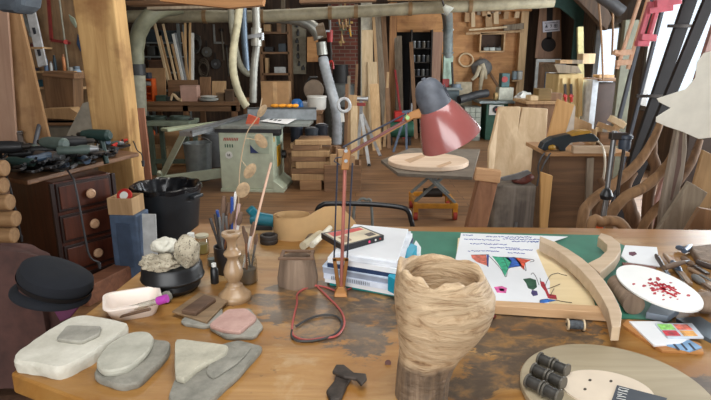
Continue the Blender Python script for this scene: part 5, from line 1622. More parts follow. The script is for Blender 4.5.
MB().bar(at(326, 31, 9.1), at(330, 31, 9.1), .03, .03).build('collar_bolt', STEEL, GD)
# hanging clamps in front of the chimney
for i, (x0, y0, x1, y1, c_, lab) in enumerate(((341, 4, 343, 34, (84, 90, 60), 'olive'), (345, 3, 346, 30, (150, 120, 60), 'brass'), (349, 5, 350, 38, (60, 64, 66), 'black'), (338, 6, 339, 26, (60, 80, 90), 'slate'), (343, 20, 341, 46, (160, 130, 70), 'long brass'), (349, 18, 350, 36, (170, 140, 70), 'yellow'))):
    t = thing('bar_clamp', '%s bar clamp hanging in the bunch before the brick chimney' % lab, 'clamp', at(x0, y0, 9.6), 0, 'clamps hanging by the chimney')
    MB().bar(at(x0, y0, 9.6 + .02 * i), at(x1, y1, 9.6 + .02 * i), .022, .012, (0, -1, 0)).build('bar', plain('cl_%s' % lab.split()[-1], c_, .45), t)
    for f_ in (.25, .85):
        q = at(x0, y0, 9.58 + .02 * i).lerp(at(x1, y1, 9.58 + .02 * i), f_)
        MB().bar(q + Vector((-.045, 0, 0)), q + Vector((.06, 0, .0)), .035, .03, (0, -1, 0)).build('jaw', plain('cl_%s' % lab.split()[-1], c_, .45), t, bevel=.004)
    q = at(x0, y0, 9.56).lerp(at(x1, y1, 9.56), .6)
    MB().cyl(q, q + Vector((.02, 0, -.12)), .016, .012, 8).build('handle', YELLOW if i == 5 else W_TAN, t)
q = at(344, 1.5, 9.62)
one(MB().cyl(q + Vector((-.2, 0, 0)), q + Vector((.2, 0, 0)), .012, .012, 8).cyl(q + Vector((-.19, 0, 0)), q + Vector((-.19, 0, 1.1)), .01, .01, 6).cyl(q + Vector((.19, 0, 0)), q + Vector((.19, 0, 1.1)), .01, .01, 6), 'hanging_rail', IRON, 'short dark rail the bunch of clamps hangs from', 'rail')
one(MB().cyl(at(329.5, -3, 9.5), at(330, 30, 9.5), .02, .02, 8), 'hanging_cable', plain('grey_cable', (110, 108, 104), .5), 'grey cable dropping from the roof to the red pull handle', 'cable')
t = thing('pull_switch', 'red pull handle hanging on the grey cable', 'handle', at(330, 42, 9.5))
MB().cyl(at(330, 30, 9.5), at(330, 42, 9.5), .05, .045, 12).build('grip', plain('dull_red2', (168, 48, 44), .5), t, smooth=True)
MB().cyl(at(330, 42, 9.5), at(331, 55, 9.5), .02, .03, 10).build('tail', IRON, t)
t = thing('hand_pliers', 'open red handled pliers hanging under the pull handle', 'pliers', at(331, 60, 9.5))
MB().cyl(at(331, 55, 9.49), at(331, 60, 9.49), .02, .03, 8).build('jaws', IRON, t)
for s in (-1, 1):
    MB().tube([at(331, 60, 9.49), at(331 + s * 2, 63, 9.49), at(331 + s * 2.4, 69, 9.49)], .016, 6).build('handle', RED, t, smooth=True)
for i, (x, c_) in enumerate(((253.5, W_BROWN), (283, plain('grey_strut', (104, 92, 76), .7)))):
    one(MB().bar(at(x, -6, 9.3), at(x + .5, 24 if i == 0 else 33, 9.3), .06, .06, (0, -1, 0)), 'roof_strut', c_, ['brown strut coming down from the roof at the hoses', 'grey strut coming down from the roof past the long pipe'][i], 'strut')

# ------------------------------------------------------------------ long bench at the back left with its clutter
def P0(x, Y, z):
    return ground(x, Y, z)


YBk = 9.9
zbk = at(190, 102, 9.5).z
bk = thing('back_bench', 'long cluttered workbench at the back left wall', 'workbench', P0(190, 9.9, 0))
x0, x1 = P0(132, 9.6, zbk).x, P0(240, 9.6, zbk).x
MB().box(((x0 + x1) / 2, 10.1, zbk - .03), (x1 - x0, 1.2, .06)).build('bench_top', W_BROWNX, bk, bevel=.004)
for x in (x0 + .1, (x0 + x1) / 2, x1 - .1):
    for y in (9.58, 10.62):
        MB().box((x, y, (zbk - .06) / 2), (.09, .09, zbk - .06)).build('leg', W_BROWN, bk)
MB().box(((x0 + x1) / 2, 9.9, .2), (x1 - x0 - .1, .7, .03)).build('lower_shelf', W_BROWNX, bk)
MB().box(((x0 + x1) / 2, 9.55, zbk - .11), (x1 - x0, .03, .10)).build('apron', W_BROWNX, bk)
ob = thing('orange_rack', 'orange plastic rack with open bays on the back bench', 'rack', P0(147, 9.75, zbk))
u = per_px(9.7, 1)
MB().box((.0, .1, .19), (.30, .02, .38)).build('back_panel', ORANGE, ob, world=False)
for x in (-.14, .14):
    MB().box((x, 0, .19), (.02, .2, .38)).build('side_panel', ORANGE, ob, world=False)
for z in (.01, .13, .25, .37):
    MB().box((0, 0, z), (.28, .2, .018)).build('shelf', ORANGE, ob, world=False)
MB().box((.07, -.06, .30), (.13, .1, .06)).build('drawer', plain('drawer_grey', (170, 170, 165), .5), ob, world=False)
t = thing('black_case', 'black case lying on top of the orange rack', 'case', P0(147, 9.75, zbk) + Vector((-.02, 0, .38)))
MB().box((0, 0, .05), (.24, .16, .10)).build('case_body', plain('case_slate', (52, 60, 72), .5), t, world=False, bevel=.01)
MB().box((0, -.085, .06), (.08, .012, .02)).build('handle', BLACK, t, world=False)
t = thing('pink_box', 'pale pink box standing on the back bench', 'box', P0(191, 9.7, zbk))
MB().box((0, 0, .13), (.29, .2, .26)).build('box_body', plain('pale_pink_box', (206, 166, 150), .6, var=.04), t, world=False, bevel=.008)
MB().box((0, 0, .262), (.294, .204, .012)).build('lid', plain('pale_pink_lid', (196, 156, 140), .6), t, world=False, bevel=.003)
t = thing('plate_stack', 'white grey plates stacked on the back bench', 'plate', P0(209, 9.66, zbk))
MB().lathe([(.10, 0), (.16, .02), (.17, .05), (.10, .055)], 24).build('lower_plate', plain('plate_grey', (176, 182, 178), .4), t, world=False, smooth=True)
MB().lathe([(.09, .056), (.14, .075), (.15, .09), (.05, .10)], 24).build('upper_plate', WHITE, t, world=False, smooth=True)
for i, (x, c_, w, h, d_, nm, lab) in enumerate(((162, (64, 84, 72), .16, .10, .14, 'green_tool_box', 'dark green tool box beside the orange rack'), (170, (58, 66, 66), .20, .07, .15, 'dark_tool_box', 'dark tool box before the leaning sticks on the back bench'), (178, (80, 72, 60), .10, .16, .10, 'brown_tin', 'brown tin behind the pink box'), (221, (120, 96, 70), .13, .14, .12, 'wood_block', 'brown wood block next to the white plates'), (230, (92, 72, 54), .14, .2, .14, 'wood_block', 'taller dark wood block at the hose end of the back bench'))):
    t = thing(nm, lab, 'box' if 'box' in nm else 'block', P0(x, 9.72 + .05 * (i % 2), zbk))
    MB().box((0, 0, h * .42), (w, d_, h * .84)).build('box_body', plain('bk_%d' % i, c_, .6), t, world=False, bevel=.006)
    MB().box((0, 0, h * .92), (w * 1.03, d_ * 1.03, h * .15)).build('lid', plain('bk_%dl' % i, tuple(min(255, v * 1.15) for v in c_), .6), t, world=False, bevel=.003)
t = thing('wood_curl', 'pale curved wood offcut leaning on the back bench', 'offcut', P0(174, 9.62, zbk))
MB().tube(smooth_path([P0(171, 9.6, zbk) + Vector((0, 0, .02)), P0(173, 9.6, zbk + .12), P0(178, 9.62, zbk + .04), P0(182, 9.6, zbk) + Vector((0, 0, .02))], 4), [.02 + .001 * i for i in range(13)], 6).build('curl', W_PALE, t)
for i, (px0, px1, ty, w_, mt) in enumerate(((168, 198, 80, .5, W_BROWNX), (200, 211, 77, .25, W_BROWN), (212, 226, 81, .24, W_TAN), (146, 166, 68, .34, CARD))):
    a0, a1 = P0(px0, 9.98, zbk + .0), P0(px1, 9.98, zbk)
    tp = at((px0 + px1) / 2, ty, 10.08)
    q = [a0, a1, Vector((a1.x, 10.06, tp.z)), Vector((a0.x, 10.06, tp.z))]
    one(MB().rings([q, [p + Vector((0, .03, 0)) for p in q]]), 'leaning_board', mt, ['wide brown board leaning at the back of the bench', 'brown board leaning between the wide board and the tan one', 'tan board leaning near the hoses at the back bench', 'cardboard sheet leaning below the duct elbow'][i], 'board', bevel=.004)
# long sticks
for i, (xb, yb, xt, yt, r, c_) in enumerate(((168, 80, 154, 21, .022, W_PALE), (171, 80, 160, 36, .020, W_TAN), (176, 80, 163, 24, .018, W_PALE), (180, 80, 172, 44, .018, W_TAN), (183, 80, 173, 34, .020, WHITE), (186, 80, 175, 33, .020, ALU), (188, 78, 182, 32, .016, W_TAN), (186, 78, 185, 15, .018, W_PINE), (190, 78, 190, 15, .018, W_PINE), (192, 78, 192, 33, .034, WHITE))):
    lo = at(xb, yb, 10.12 + .05 * i)
    hi = at(xt, yt, 10.22 + .05 * i)
    s_ = (zbk - lo.z) / (hi.z - lo.z)
    lo = lo + (hi - lo) * s_
    lo.z = zbk + .004
    one(MB().bar(lo, hi, r * 2, r * 1.4, (0, -1, 0)), 'long_stick', c_, ['longest pale stick, nearest the duct elbow', 'tan stick just behind the longest pale one', 'pale stick crossing behind the first two', 'short tan stick in the middle of the bundle', 'white stick leaning beside the grey metal one', 'grey metal bar among the leaning sticks', 'thin tan stick before the upright white one', 'tall upright pine stick, nearer the elbow', 'tall upright pine stick, nearer the hoses', 'thick upright white stick with dark marks'][i], 'stick', 'long sticks leaning at the back bench')
# wall shelf unit behind
su = thing('shelf_unit', 'grey metal shelf unit with dark boxes behind the sticks', 'shelf', P0(160, 11.8, 0))
xa, xb = at(144, 50, 11.8).x, at(182, 50, 11.8).x
for x in (xa, xb):
    for y in (11.65, 12.05):
        MB().box((x, y, 1.15), (.05, .05, 2.3)).build('upright', GREYP, su)
SHZ = [at(160, y, 11.7).z for y in (42, 56, 72, 90)]
for z in SHZ:
    MB().box(((xa + xb) / 2, 11.85, z - .015), (xb - xa, .45, .03)).build('shelf_board', GREYP, su)
for i, (x0, x1, k_, h, c_) in enumerate(((147, 160, 0, .24, (44, 54, 60)), (162, 179, 0, .22, (50, 62, 66)), (147, 156, 1, .2, (60, 60, 56)), (158, 170, 1, .18, (70, 78, 74)), (172, 179, 1, .22, (40, 44, 50)), (147, 164, 2, .24, (92, 66, 50)), (166, 179, 2, .2, (60, 48, 42)))):
    xa_, xb_ = at(x0, 50, 11.75).x, at(x1, 50, 11.75).x
    t = thing('storage_box', ['dark crate on the top shelf next to the elbow', 'dark green crate on the top shelf behind the sticks', 'grey box on the second shelf, elbow end', 'pale grey box in the middle of the second shelf', 'black box on the second shelf behind the white stick', 'brown box on the third shelf, elbow end', 'dark box on the third shelf behind the sticks'][i], 'box', ((xa_ + xb_) / 2, 11.85, SHZ[k_] + .004), 0, 'boxes on the grey shelf unit')
    MB().box((0, 0, h * .43), (xb_ - xa_ - .04, .28, h * .86)).build('box_body', plain('stb_%d' % i, c_, .55), t, world=False, bevel=.01)
    MB().box((0, 0, h * .93), (xb_ - xa_ - .02, .30, h * .14)).build('lid', plain('stb_%dl' % i, tuple(min(255, v * 1.2) for v in c_), .55), t, world=False, bevel=.006)
# things under the benches: orange canister, boxes, pails
t = thing('orange_canister', 'orange canister on the floor under the back bench', 'canister', P0(148, 9.1, 0))
MB().lathe([(.13, 0), (.15, .02), (.15, .46), (.11, .52), (.04, .53)], 24).build('body', ORANGE, t, world=False, smooth=True)
MB().cyl((0, 0, .53), (0, 0, .58), .05, .05, 12).build('cap', BLACK, t, world=False)
for i, (x, w, h, m_, lab) in enumerate(((172, .5, .40, W_BROWN, 'brown wooden crate under the back bench'), (184, .5, .5, CARD, 'cardboard box with a dark spot under the sliding table'), (160, .4, .3, W_TAN, 'tan wooden box beside the orange canister'))):
    t = thing(['wooden_crate', 'cardboard_box', 'wooden_box'][i], lab, 'box', P0(x, [9.1, 8.75, 8.5][i], 0))
    MB().box((0, 0, h / 2), (w, .4, h)).build('box_body', m_, t, world=False, bevel=.006)
    MB().box((0, -.205, h * .62), (w * .9, .012, .06)).build('slat', m_, t, world=False)
    MB().box((0, 0, h + .006), (w * .98, .38, .012)).build('lid', m_, t, world=False)
for i, (x, Y, c_, lab) in enumerate(((200, 7.5, (150, 158, 160), 'grey metal pail behind the saw brace'), (217, 8.5, (120, 124, 128), 'dark grey pail beside the saw cabinet'))):
    t = thing('metal_pail', lab, 'pail', P0(x, Y, 0))
    MB().lathe([(.15, 0), (.16, .01), (.19, .5), (.195, .5), (.195, .52), (.18, .52), (.15, .03)], 26).build('body', plain('pail_%d' % i, c_, .4, .4), t, world=False, smooth=True)
    MB().tube([(.19 * math.cos(t_), .0, .5 + .10 * math.sin(t_)) for t_ in [math.pi * q / 12 for q in range(13)]], .006, 6).build('handle', STEEL, t, world=False)
gb = thing('green_bench', 'pale green steel bench before the back left wall', 'workbench', P0(165, 8.2, 0))
zg = at(160, 121, 7.9).z
x0, x1 = P0(150, 8, zg).x, P0(193, 8, zg).x
MB().box(((x0 + x1) / 2, 8.05, zg - .03), (x1 - x0, .55, .06)).build('bench_top', plain('sage_top', (134, 146, 128), .5), gb, bevel=.005)
for x in (x0 + .06, x1 - .06):
    for y in (7.83, 8.27):
        MB().box((x, y, (zg - .06) / 2), (.06, .06, zg - .06)).build('leg', plain('sage_leg', (96, 112, 98), .5), gb)
MB().box(((x0 + x1) / 2, 7.83, .2), (x1 - x0, .04, .06)).build('stretcher', plain('sage_leg', (96, 112, 98), .5), gb)
for i, (x, y, c_) in enumerate(((157, 1, (46, 60, 52)), (180, 0, (70, 82, 74)))):
    t = thing('cable_heap', ['dark green cable coil on the green steel bench', 'grey cable coil on the green steel bench'][i], 'cable', P0(x, 8.0, zg))
    MB().tube([(.13 * math.cos(t_) + .01 * math.sin(3 * t_), .09 * math.sin(t_), .012 + .004 * t_ / 2) for t_ in [2 * math.pi * q / 16 for q in range(60)]], .010, 6).build('coil', plain('coil_%d' % i, c_, .6), t, world=False, smooth=True)
    MB().cyl((.13, 0, .02), (.2, .02, .02), .016, .012, 8).build('plug', BLACK, t, world=False)

# ------------------------------------------------------------------ behind the saw: box, helmet, drum, shelves
bt = thing('rear_table', 'wooden table behind the saw carrying a cardboard box and a blue helmet', 'table', P0(290, 8.75, 0))
zr = at(285, 110, 8.3).z
x0, x1 = P0(250, 8.4, zr).x, P0(323, 8.4, zr).x
MB().box(((x0 + x1) / 2, 8.55, zr - .025), (x1 - x0, .62, .05)).build('table_top', W_BROWNX, bt, bevel=.004)
for x in (x0 + .06, x1 - .06):
    for y in (8.3, 8.8):
        MB().box((x, y, (zr - .05) / 2), (.07, .07, zr - .05)).build('leg', W_BROWN, bt)
MB().box(((x0 + x1) / 2, 8.3, zr - .10), (x1 - x0 - .15, .03, .09)).build('apron', W_BROWNX, bt)
t = thing('cardboard_box', 'plain cardboard box standing behind the saw fence', 'box', P0(277, 8.6, zr))
MB().box((0, 0, .2), (.42, .3, .40)).build('box_body', CARD, t, world=False, bevel=.004)
MB().box((0, -.05, .405), (.42, .2, .008)).build('flap', CARD, t, world=False)
MB().box((0, -.152, .2), (.06, .004, .4)).build('tape', plain('parcel_tape', (188, 150, 104), .4), t, world=False)
t = thing('blue_helmet', 'bright blue safety helmet lying beside the cardboard box', 'helmet', P0(297, 8.6, zr))
MB().lathe([(.11, 0), (.115, .01), (.1, .02), (.095, .06), (.08, .11), (.045, .14), (.003, .145)], 28).build('shell', plain('helmet_blue', (36, 112, 190), .35), t, world=False, smooth=True)
MB().box((0, -.11, .012), (.14, .06, .012)).build('brim', plain('helmet_blue', (36, 112, 190), .35), t, world=False, bevel=.004)
t = thing('angle_machine', 'grey mitre saw with a round guard behind the saw table', 'mitre saw', P0(314, 8.75, zr))
MB().box((0, 0, .05), (.34, .26, .1)).build('base', STEEL, t, world=False, bevel=.01)
Mx = Matrix.Translation((0, .0, .27)) @ Matrix.Rotation(R(90), 4, 'X')
MB(Mx).lathe([(.03, -.05), (.15, -.045), (.16, 0), (.15, .045), (.03, .05)], 26).build('blade_guard', plain('guard_brown', (108, 92, 76), .5, .3), t, world=False, smooth=True)
MB().bar((.02, 0, .3), (-.14, .0, .36), .05, .06).build('motor', IRON, t, world=False, bevel=.01)
MB().tube([(-.1, 0, .38), (-.05, 0, .46), (.06, 0, .46)], .018, 8).build('handle', BLACK, t, world=False)
t = thing('paper_roll', 'white plastic tub before the mitre saw', 'tub', P0(317, 8.4, zr))
MB().lathe([(.12, 0), (.135, .02), (.145, .17), (.15, .18), (.13, .19)], 26).build('body', WHITE, t, world=False, smooth=True)
MB().lathe([(.152, .18), (.152, .2), (.1, .205)], 26).build('lid', WHITE, t, world=False, smooth=True)
t.name = 'plastic_tub'
t = thing('orange_gloves', 'orange work gloves lying on top of the saw fence', 'gloves', Vector((at(284, 104, 7.40).x, 7.41, zt + .16)))
for i, x in enumerate((-.12, -.02, .08, .15)):
    MB().ellipsoid((x, 0, .025), (.065, .045, .025), Euler((0, 0, .5 * i))).build('glove', plain('glove_orange', (226, 150, 36), .7), t, world=False, smooth=True)
# metal stands on the floor behind: dark pails between saw and duct
for i, (x, Y, c_, h) in enumerate(((297, 8.0, (44, 50, 62), .46), (312, 7.95, (58, 64, 72), .44), (322, 8.05, (40, 44, 52), .48))):
    t = thing('paint_pail', ['dark blue pail next to the saw cabinet', 'middle grey pail under the rear table', 'black pail next to the ribbed duct'][i], 'pail', P0(x, Y, .36), 0, 'dark pails under the rear table')
    MB().lathe([(.080, 0), (.085, .01), (.094, h - .18), (.097, h - .17), (.097, h - .14), (.02, h - .13)], 24).build('body', plain('dpail_%d' % i, c_, .4), t, world=False, smooth=True)
    MB().tube([(.094 * math.cos(t_), -.02, h - .17 + .05 * math.sin(t_)) for t_ in [math.pi * q / 10 for q in range(11)]], .006, 5).build('handle', STEEL, t, world=False)
lt = thing('low_table', 'low plank table under the dark pails', 'table', P0(310, 8.0, 0))
x0, x1 = P0(288, 8, .36).x, P0(332, 8, .36).x
MB().box(((x0 + x1) / 2, 8.0, .34), (x1 - x0, .42, .04)).build('table_top', W_BROWNX, lt, bevel=.004)
for x in (x0 + .05, x1 - .05):
    for y in (7.85, 8.15):
        MB().box((x, y, .16), (.06, .06, .32)).build('leg', W_BROWN, lt)
# timber pile between saw and duct
tim = [W_TAN, wood('timber_mid', (136, 100, 68), (170, 132, 92), 'x', 1.3), W_BROWNX, wood('timber_light', (176, 140, 100), (204, 168, 126), 'x', 1.3)]
PY = 7.15
cx0, cx1 = P0(293, PY, .2).x, P0(331, PY, .2).x
zz = 0.0
base = []
for i, y in enumerate((6.95, 7.35)):
    b_ = one(MB().box((((cx0 + cx1) / 2), y, .06), (.28, .14, .12)), 'timber_block', tim[1], ['squared block under the timber pile, saw side front', 'squared block under the timber pile, rear'][i], 'timber', 'timber pile beside the saw', bevel=.006)
zz = .12
lens = [(.50, .02, .085), (.47, -.03, .07), (.55, .03, .09), (.44, -.02, .06), (.52, .02, .08), (.40, -.05, .07), (.46, .04, .06)]
for i, (L_, off, h) in enumerate(lens):
    for j, y in enumerate((6.98, 7.14, 7.30)):
        LL = L_ * (1 - .08 * ((i + j) % 3))
        ang = rnd.uniform(-.06, .06)
        xc = (cx0 + cx1) / 2 + off + rnd.uniform(-.02, .02)
        t_ = one(MB().box((0, 0, h / 2 - .001), (LL, .13, h - .002), Euler((0, 0, ang))), 'timber_length', tim[(i * 2 + j) % 4], 'timber length in layer %s of the pile, %s row' % (['one', 'two', 'three', 'four', 'five', 'six', 'seven'][i], ['front', 'middle', 'rear'][j]), 'timber', 'timber pile beside the saw', bevel=.006)
        t_.location = (xc, y, zz)
    zz += h
# box with brown timber ends on the floor next to the pile
t = thing('timber_bin', 'low brown wooden bin full of timber ends beside the duct', 'bin', P0(343, 7.0, 0))
for x, y, sx, sy in ((0, -.2, .46, .03), (0, .2, .46, .03), (-.22, 0, .03, .38), (.22, 0, .03, .38)):
    MB().box((x, y, .17), (sx, sy, .34)).build('side_panel', W_BROWNX, t, world=False, bevel=.004)
MB().box((0, 0, .02), (.42, .38, .04)).build('bottom', W_BROWNX, t, world=False)
for i, (x, y, h, m_) in enumerate(((-.12, -.1, .42, 0), (-.02, -.08, .48, 3), (.1, -.1, .40, 1), (-.08, .08, .5, 2), (.05, .09, .44, 0))):
    t_ = one(MB().box((0, 0, h / 2), (.085, .085, h), Euler((0, 0, .2 * i))), 'timber_end', tim[m_], ['timber end at the saw side of the low bin', 'pale timber end in front in the low bin', 'timber end nearest the roller stand in the bin', 'tallest timber end at the back of the bin', 'rear timber end by the duct in the bin'][i], 'timber', 'timber ends in the low bin', bevel=.004)
    t_.location = P0(343, 7.0, 0) + Vector((x, y, .0402))

# open crate of boards (upright boards) by the doorway
for i, (xb, xt, yt, Y, w_, m_, lab) in enumerate(((347, 349, 76, 9.0, .05, W_GREY, 'thin grey batten leaning in the pale timber crate'), (353, 357, 64, 10.4, .05, W_BROWN, 'thin brown pole leaning beside the cream post'), (368, 367, 30, 11.2, .22, W_PALE, 'tall pale board with a stained foot beside the cream post'), (374, 372, 62, 11.1, .18, W_PALE, 'shorter pale board in front of the tall one'), (377, 374, 84, 10.2, .16, W_PINE, 'yellow pine board leaning in front of the pale boards'), (381, 373, 10, 11.3, .06, W_TAN, 'long tan strip leaning behind the pine board'), (386, 377, 10, 11.62, .12, W_GREY, 'grey brown board leaning next to the doorway post'), (390, 383, 10, 11.95, .10, W_BROWN, 'dark brown board leaning at the doorway post'), (384, 388, 72, 10.6, .05, W_TAN, 'short tan batten leaning at the doorway'), (389, 387, 88, 10.4, .07, W_BROWN, 'short brown batten leaning at the doorway'))):
    lean_to('leaning_board', xb, (xt, yt), Y - .25, Y, w_, .03, m_, lab, 'board')
for i, (xb, xt, yt, Y, w_, m_) in enumerate(((350, 353, 95, 8.2, .12, 0), (354, 354, 106, 8.1, .10, 3), (345, 347, 84, 8.4, .05, 1), (359, 357, 96, 9.7, .14, 0))):
    lean_to('upright_board', xb, (xt, yt), Y - .2, Y, w_, .04, [W_TAN, W_BROWN, W_GREY, W_PALE][m_], ['tan board upright behind the round mirror ring', 'pale board upright before the tan ones', 'slim brown post behind the ring', 'wide tan board next to the roller stand'][i], 'board')
# white ring on a hook in front
rg_ = thing('white_ring', 'white plastic ring hung over the upright boards', 'ring', at(344, 118, 7.9))
MB().tube([at(344 + 6 * math.cos(t), 105 + 6.5 * math.sin(t), 7.8) for t in [2 * math.pi * i / 30 for i in range(30)]], .022, 8, closed=True).build('ring', plain('ring_white', (196, 200, 204), .4), rg_, smooth=True)
MB().bar(at(342, 112, 7.8), at(343, 122, 7.8), .05, .01, (0, -1, 0)).build('tag', WHITE, rg_)
MB().bar(at(344, 98, 7.82), at(345, 94, 8.2), .015, .015).build('hook', STEEL, rg_)
# roller stand tripod
rs = thing('roller_stand', 'grey roller stand on splayed tripod legs by the upright boards', 'roller stand', on(366, 160, 0))
hub = at(361, 112, 8.7)
for x, y in ((369, 166), (380, 156), (357, 163)):
    MB().bar(hub, on(x, y, .0) + Vector((0, 0, .012)), .05, .035, (0, -1, 0)).build('leg', plain('bright_leg', (206, 210, 212), .35), rs)
    MB().cyl(on(x, y, 0), on(x, y, 0) + Vector((0, 0, .04)), .03, .025, 10).build('foot', BLACK, rs)
MB().bar(hub + Vector((0, 0, -.04)), hub + Vector((0, 0, .18)), .05, .05).build('column', STEEL, rs)
MB().cyl(hub + Vector((-.11, 0, .2)), hub + Vector((.11, 0, .2)), .035, .035, 14).build('roller', ALU, rs, smooth=True)
MB().box(hub + Vector((0, -.02, .12)), (.14, .06, .05)).build('bracket', plain('bracket_red', (150, 60, 56), .5), rs, bevel=.004)

# shelves in the dark recess behind the hoses
rc_ = thing('timber_rack', 'dark wooden rack with boards and rolls behind the hoses', 'rack', P0(276, 11.9, 0))
xa, xb = at(262, 50, 11.8).x, at(290, 50, 11.8).x
for x in (xa, xb):
    MB().box((x, 11.85, 1.3), (.06, .4, 2.6)).build('upright', W_BROWN, rc_)
RZ = [at(275, y, 11.8).z for y in (32, 52, 73)]
for z in RZ:
    MB().box(((xa + xb) / 2, 11.85, z - .02), (xb - xa, .4, .04)).build('shelf', W_BROWNX, rc_)
for i, (x0, x1, k_, h, m_, lab) in enumerate(((263, 274, 0, .14, W_TAN, 'tan wood block on the top rack shelf'), (276, 288, 0, .18, W_BROWNX, 'brown wood block on the top rack shelf'), (263, 276, 1, .1, BLACK, 'black flat case on the middle rack shelf'), (277, 289, 1, .16, plain('rack_slate', (60, 68, 74), .6), 'slate cloth bundle on the middle rack shelf'), (263, 270, 2, .3, W_TAN, 'upright tan board on the lowest rack shelf'), (272, 288, 2, .12, plain('rack_white', (176, 178, 174), .6), 'pale sheets on the lowest rack shelf'))):
    xa_, xb_ = at(x0, 50, 11.8).x, at(x1, 50, 11.8).x
    xa_, xb_ = xa_ + .045, xb_ - .045
    one(MB().box(((xa_ + xb_) / 2, 11.82, RZ[k_] + .004 + h / 2), (xb_ - xa_, .26, h)), 'rack_box' if i in (2, 5) else 'wood_block', m_, lab, 'block', 'things on the rack', bevel=.006)
tb = thing('tool_board', 'pale pegboard with black tools hung in a column', 'tool board', P0(298, 12.2, 1))
MB().slab([(291, 18), (306, 18), (306, 74), (291, 74)], 12.25, .148).build('board', plain('pegboard', (150, 144, 126), .7), tb)
for i, (x, y, w_, h) in enumerate(((297, 26, 4, 3), (298, 33, 4, 6), (297, 41, 5, 4), (298, 48, 3, 6), (298, 56, 4, 5), (299, 64, 4, 4), (303, 68, 5, 4))):
    t = thing('hand_tool', ['topmost black tool on the pegboard', 'second black tool from the top of the pegboard', 'third black tool from the top of the pegboard', 'fourth black tool from the top of the pegboard', 'fifth black tool, below the middle of the pegboard', 'lowest black tool in the pegboard column', 'black tool at the lower corner of the pegboard'][i], 'tool', at(x, y + h / 2, 12.2), 0, 'tools on the pegboard')
    MB().bar(at(x, y + h / 2, 12.23), at(x, y - h / 3, 12.23), w_ * .014, .05, (0, -1, 0)).build('body', BLACK, t, bevel=.01)
    MB().cyl(at(x, y - h / 3, 12.235), at(x + .4, y - h / 2 - .8, 12.235), .02, .015, 8).build('handle', IRON, t)
one(MB().slab([(307, 37), (318, 36), (318, 62), (307, 62)], 11.9, .2), 'wall_cupboard', W_ORANGE, 'small orange pine cupboard beside the galvanised duct', 'cupboard', bevel=.006)
# stove before the chimney
st = thing('wood_stove', 'dark iron stove in front of the brick chimney', 'stove', P0(341, 11.3, 0))
MB().lathe([(.30, 0), (.32, .04), (.32, 1.0), (.28, 1.12), (.12, 1.16)], 28).build('body', plain('stove_grey', (92, 96, 94), .6), st, world=False, smooth=True)
MB().cyl((0, 0, 1.14), (0, .0, 1.5), .17, .15, 20).build('flue', plain('stove_black', (34, 32, 32), .6), st, world=False, smooth=True)
MB().box((0, -.315, .55), (.26, .03, .3)).build('door', plain('stove_black', (34, 32, 32), .6), st, world=False, bevel=.01)
# green machine and red bits at the doorway
t = thing('green_machine', 'green and red compressor on the floor at the dark doorway', 'compressor', P0(400, 10.7, 0))
MB().cyl((-.25, 0, .3), (.25, 0, .3), .16, .16, 22).build('tank', GREENM, t, world=False, smooth=True, bevel=.02)
MB().box((0, 0, .55), (.26, .2, .2)).build('motor', RED, t, world=False, bevel=.02)
for x in (-.18, .18):
    MB().box((x, 0, .08), (.05, .24, .16)).build('foot', BLACK, t, world=False)
MB().cyl((.2, -.05, .5), (.2, -.05, .8), .02, .02, 8).build('handle', STEEL, t, world=False)
lean_to('red_pole', 404, (395, 70), 11.4, 11.9, .045, .045, plain('red_pole', (150, 44, 44), .5), 'slim red pole leaning at the dark doorway', 'pole')
lean_to('grey_plank', 400, (398, 36), 11.9, 12.2, .16, .03, W_GREY, 'grey plank leaning inside the edge of the dark doorway', 'board')
lean_to('brown_plank', 416, (411, 42), 11.4, 11.85, .08, .03, W_BROWN, 'narrow brown plank leaning in the dark doorway', 'board')
dsh = thing('doorway_shelf', 'dark wire shelf with small tins in the black doorway', 'shelf', P0(421, 12.1, 0))
xa, xb = at(411, 60, 12.1).x, at(431, 60, 12.1).x
DZ = [at(420, y, 12.1).z for y in (48, 62, 76)]
for x in (xa, xb):
    MB().box((x, 12.15, 1.1), (.03, .25, 2.2)).build('upright', IRON, dsh)
for z in DZ:
    MB().box(((xa + xb) / 2, 12.15, z - .01), (xb - xa, .25, .02)).build('shelf_board', IRON, dsh)
for k_ in range(3):
    for j in range(4):
        a0 = Vector((xa + (xb - xa) * (.14 + .24 * j), 12.12, DZ[k_] + .004))
        t = thing('small_tin', '%s tin from the post on the %s shelf in the doorway' % (['first', 'second', 'third', 'fourth'][j], ['top', 'middle', 'bottom'][k_]), 'tin', a0, 0, 'tins in the black doorway')
        c_ = [(120, 120, 116), (84, 88, 92), (104, 96, 84), (70, 74, 80)][(j + k_) % 4]
        MB().lathe([(.036, 0), (.038, .005), (.038, .12), (.03, .125)], 14).build('body', plain('tin_%d' % ((j + k_) % 4), c_, .5, .3), t, world=False, smooth=True)
        MB().lathe([(.039, .12), (.039, .135), (.02, .14)], 14).build('lid', STEEL, t, world=False, smooth=True)
t = thing('blue_stand', 'blue grey trestle leg standing before the doorway', 'trestle', on(400, 150, 0))
p0_ = on(400, 152, 0)
for dx in (-.12, .12):
    MB().bar(p0_ + Vector((dx, 0, .0)), at(406, 112, p0_.y + .05), .04, .03, (0, -1, 0)).build('leg', plain('trestle_blue', (90, 104, 124), .5), t)
MB().bar(at(402, 112, p0_.y + .05), at(411, 111, p0_.y + .05), .05, .04).build('top_bar', plain('trestle_blue', (90, 104, 124), .5), t)
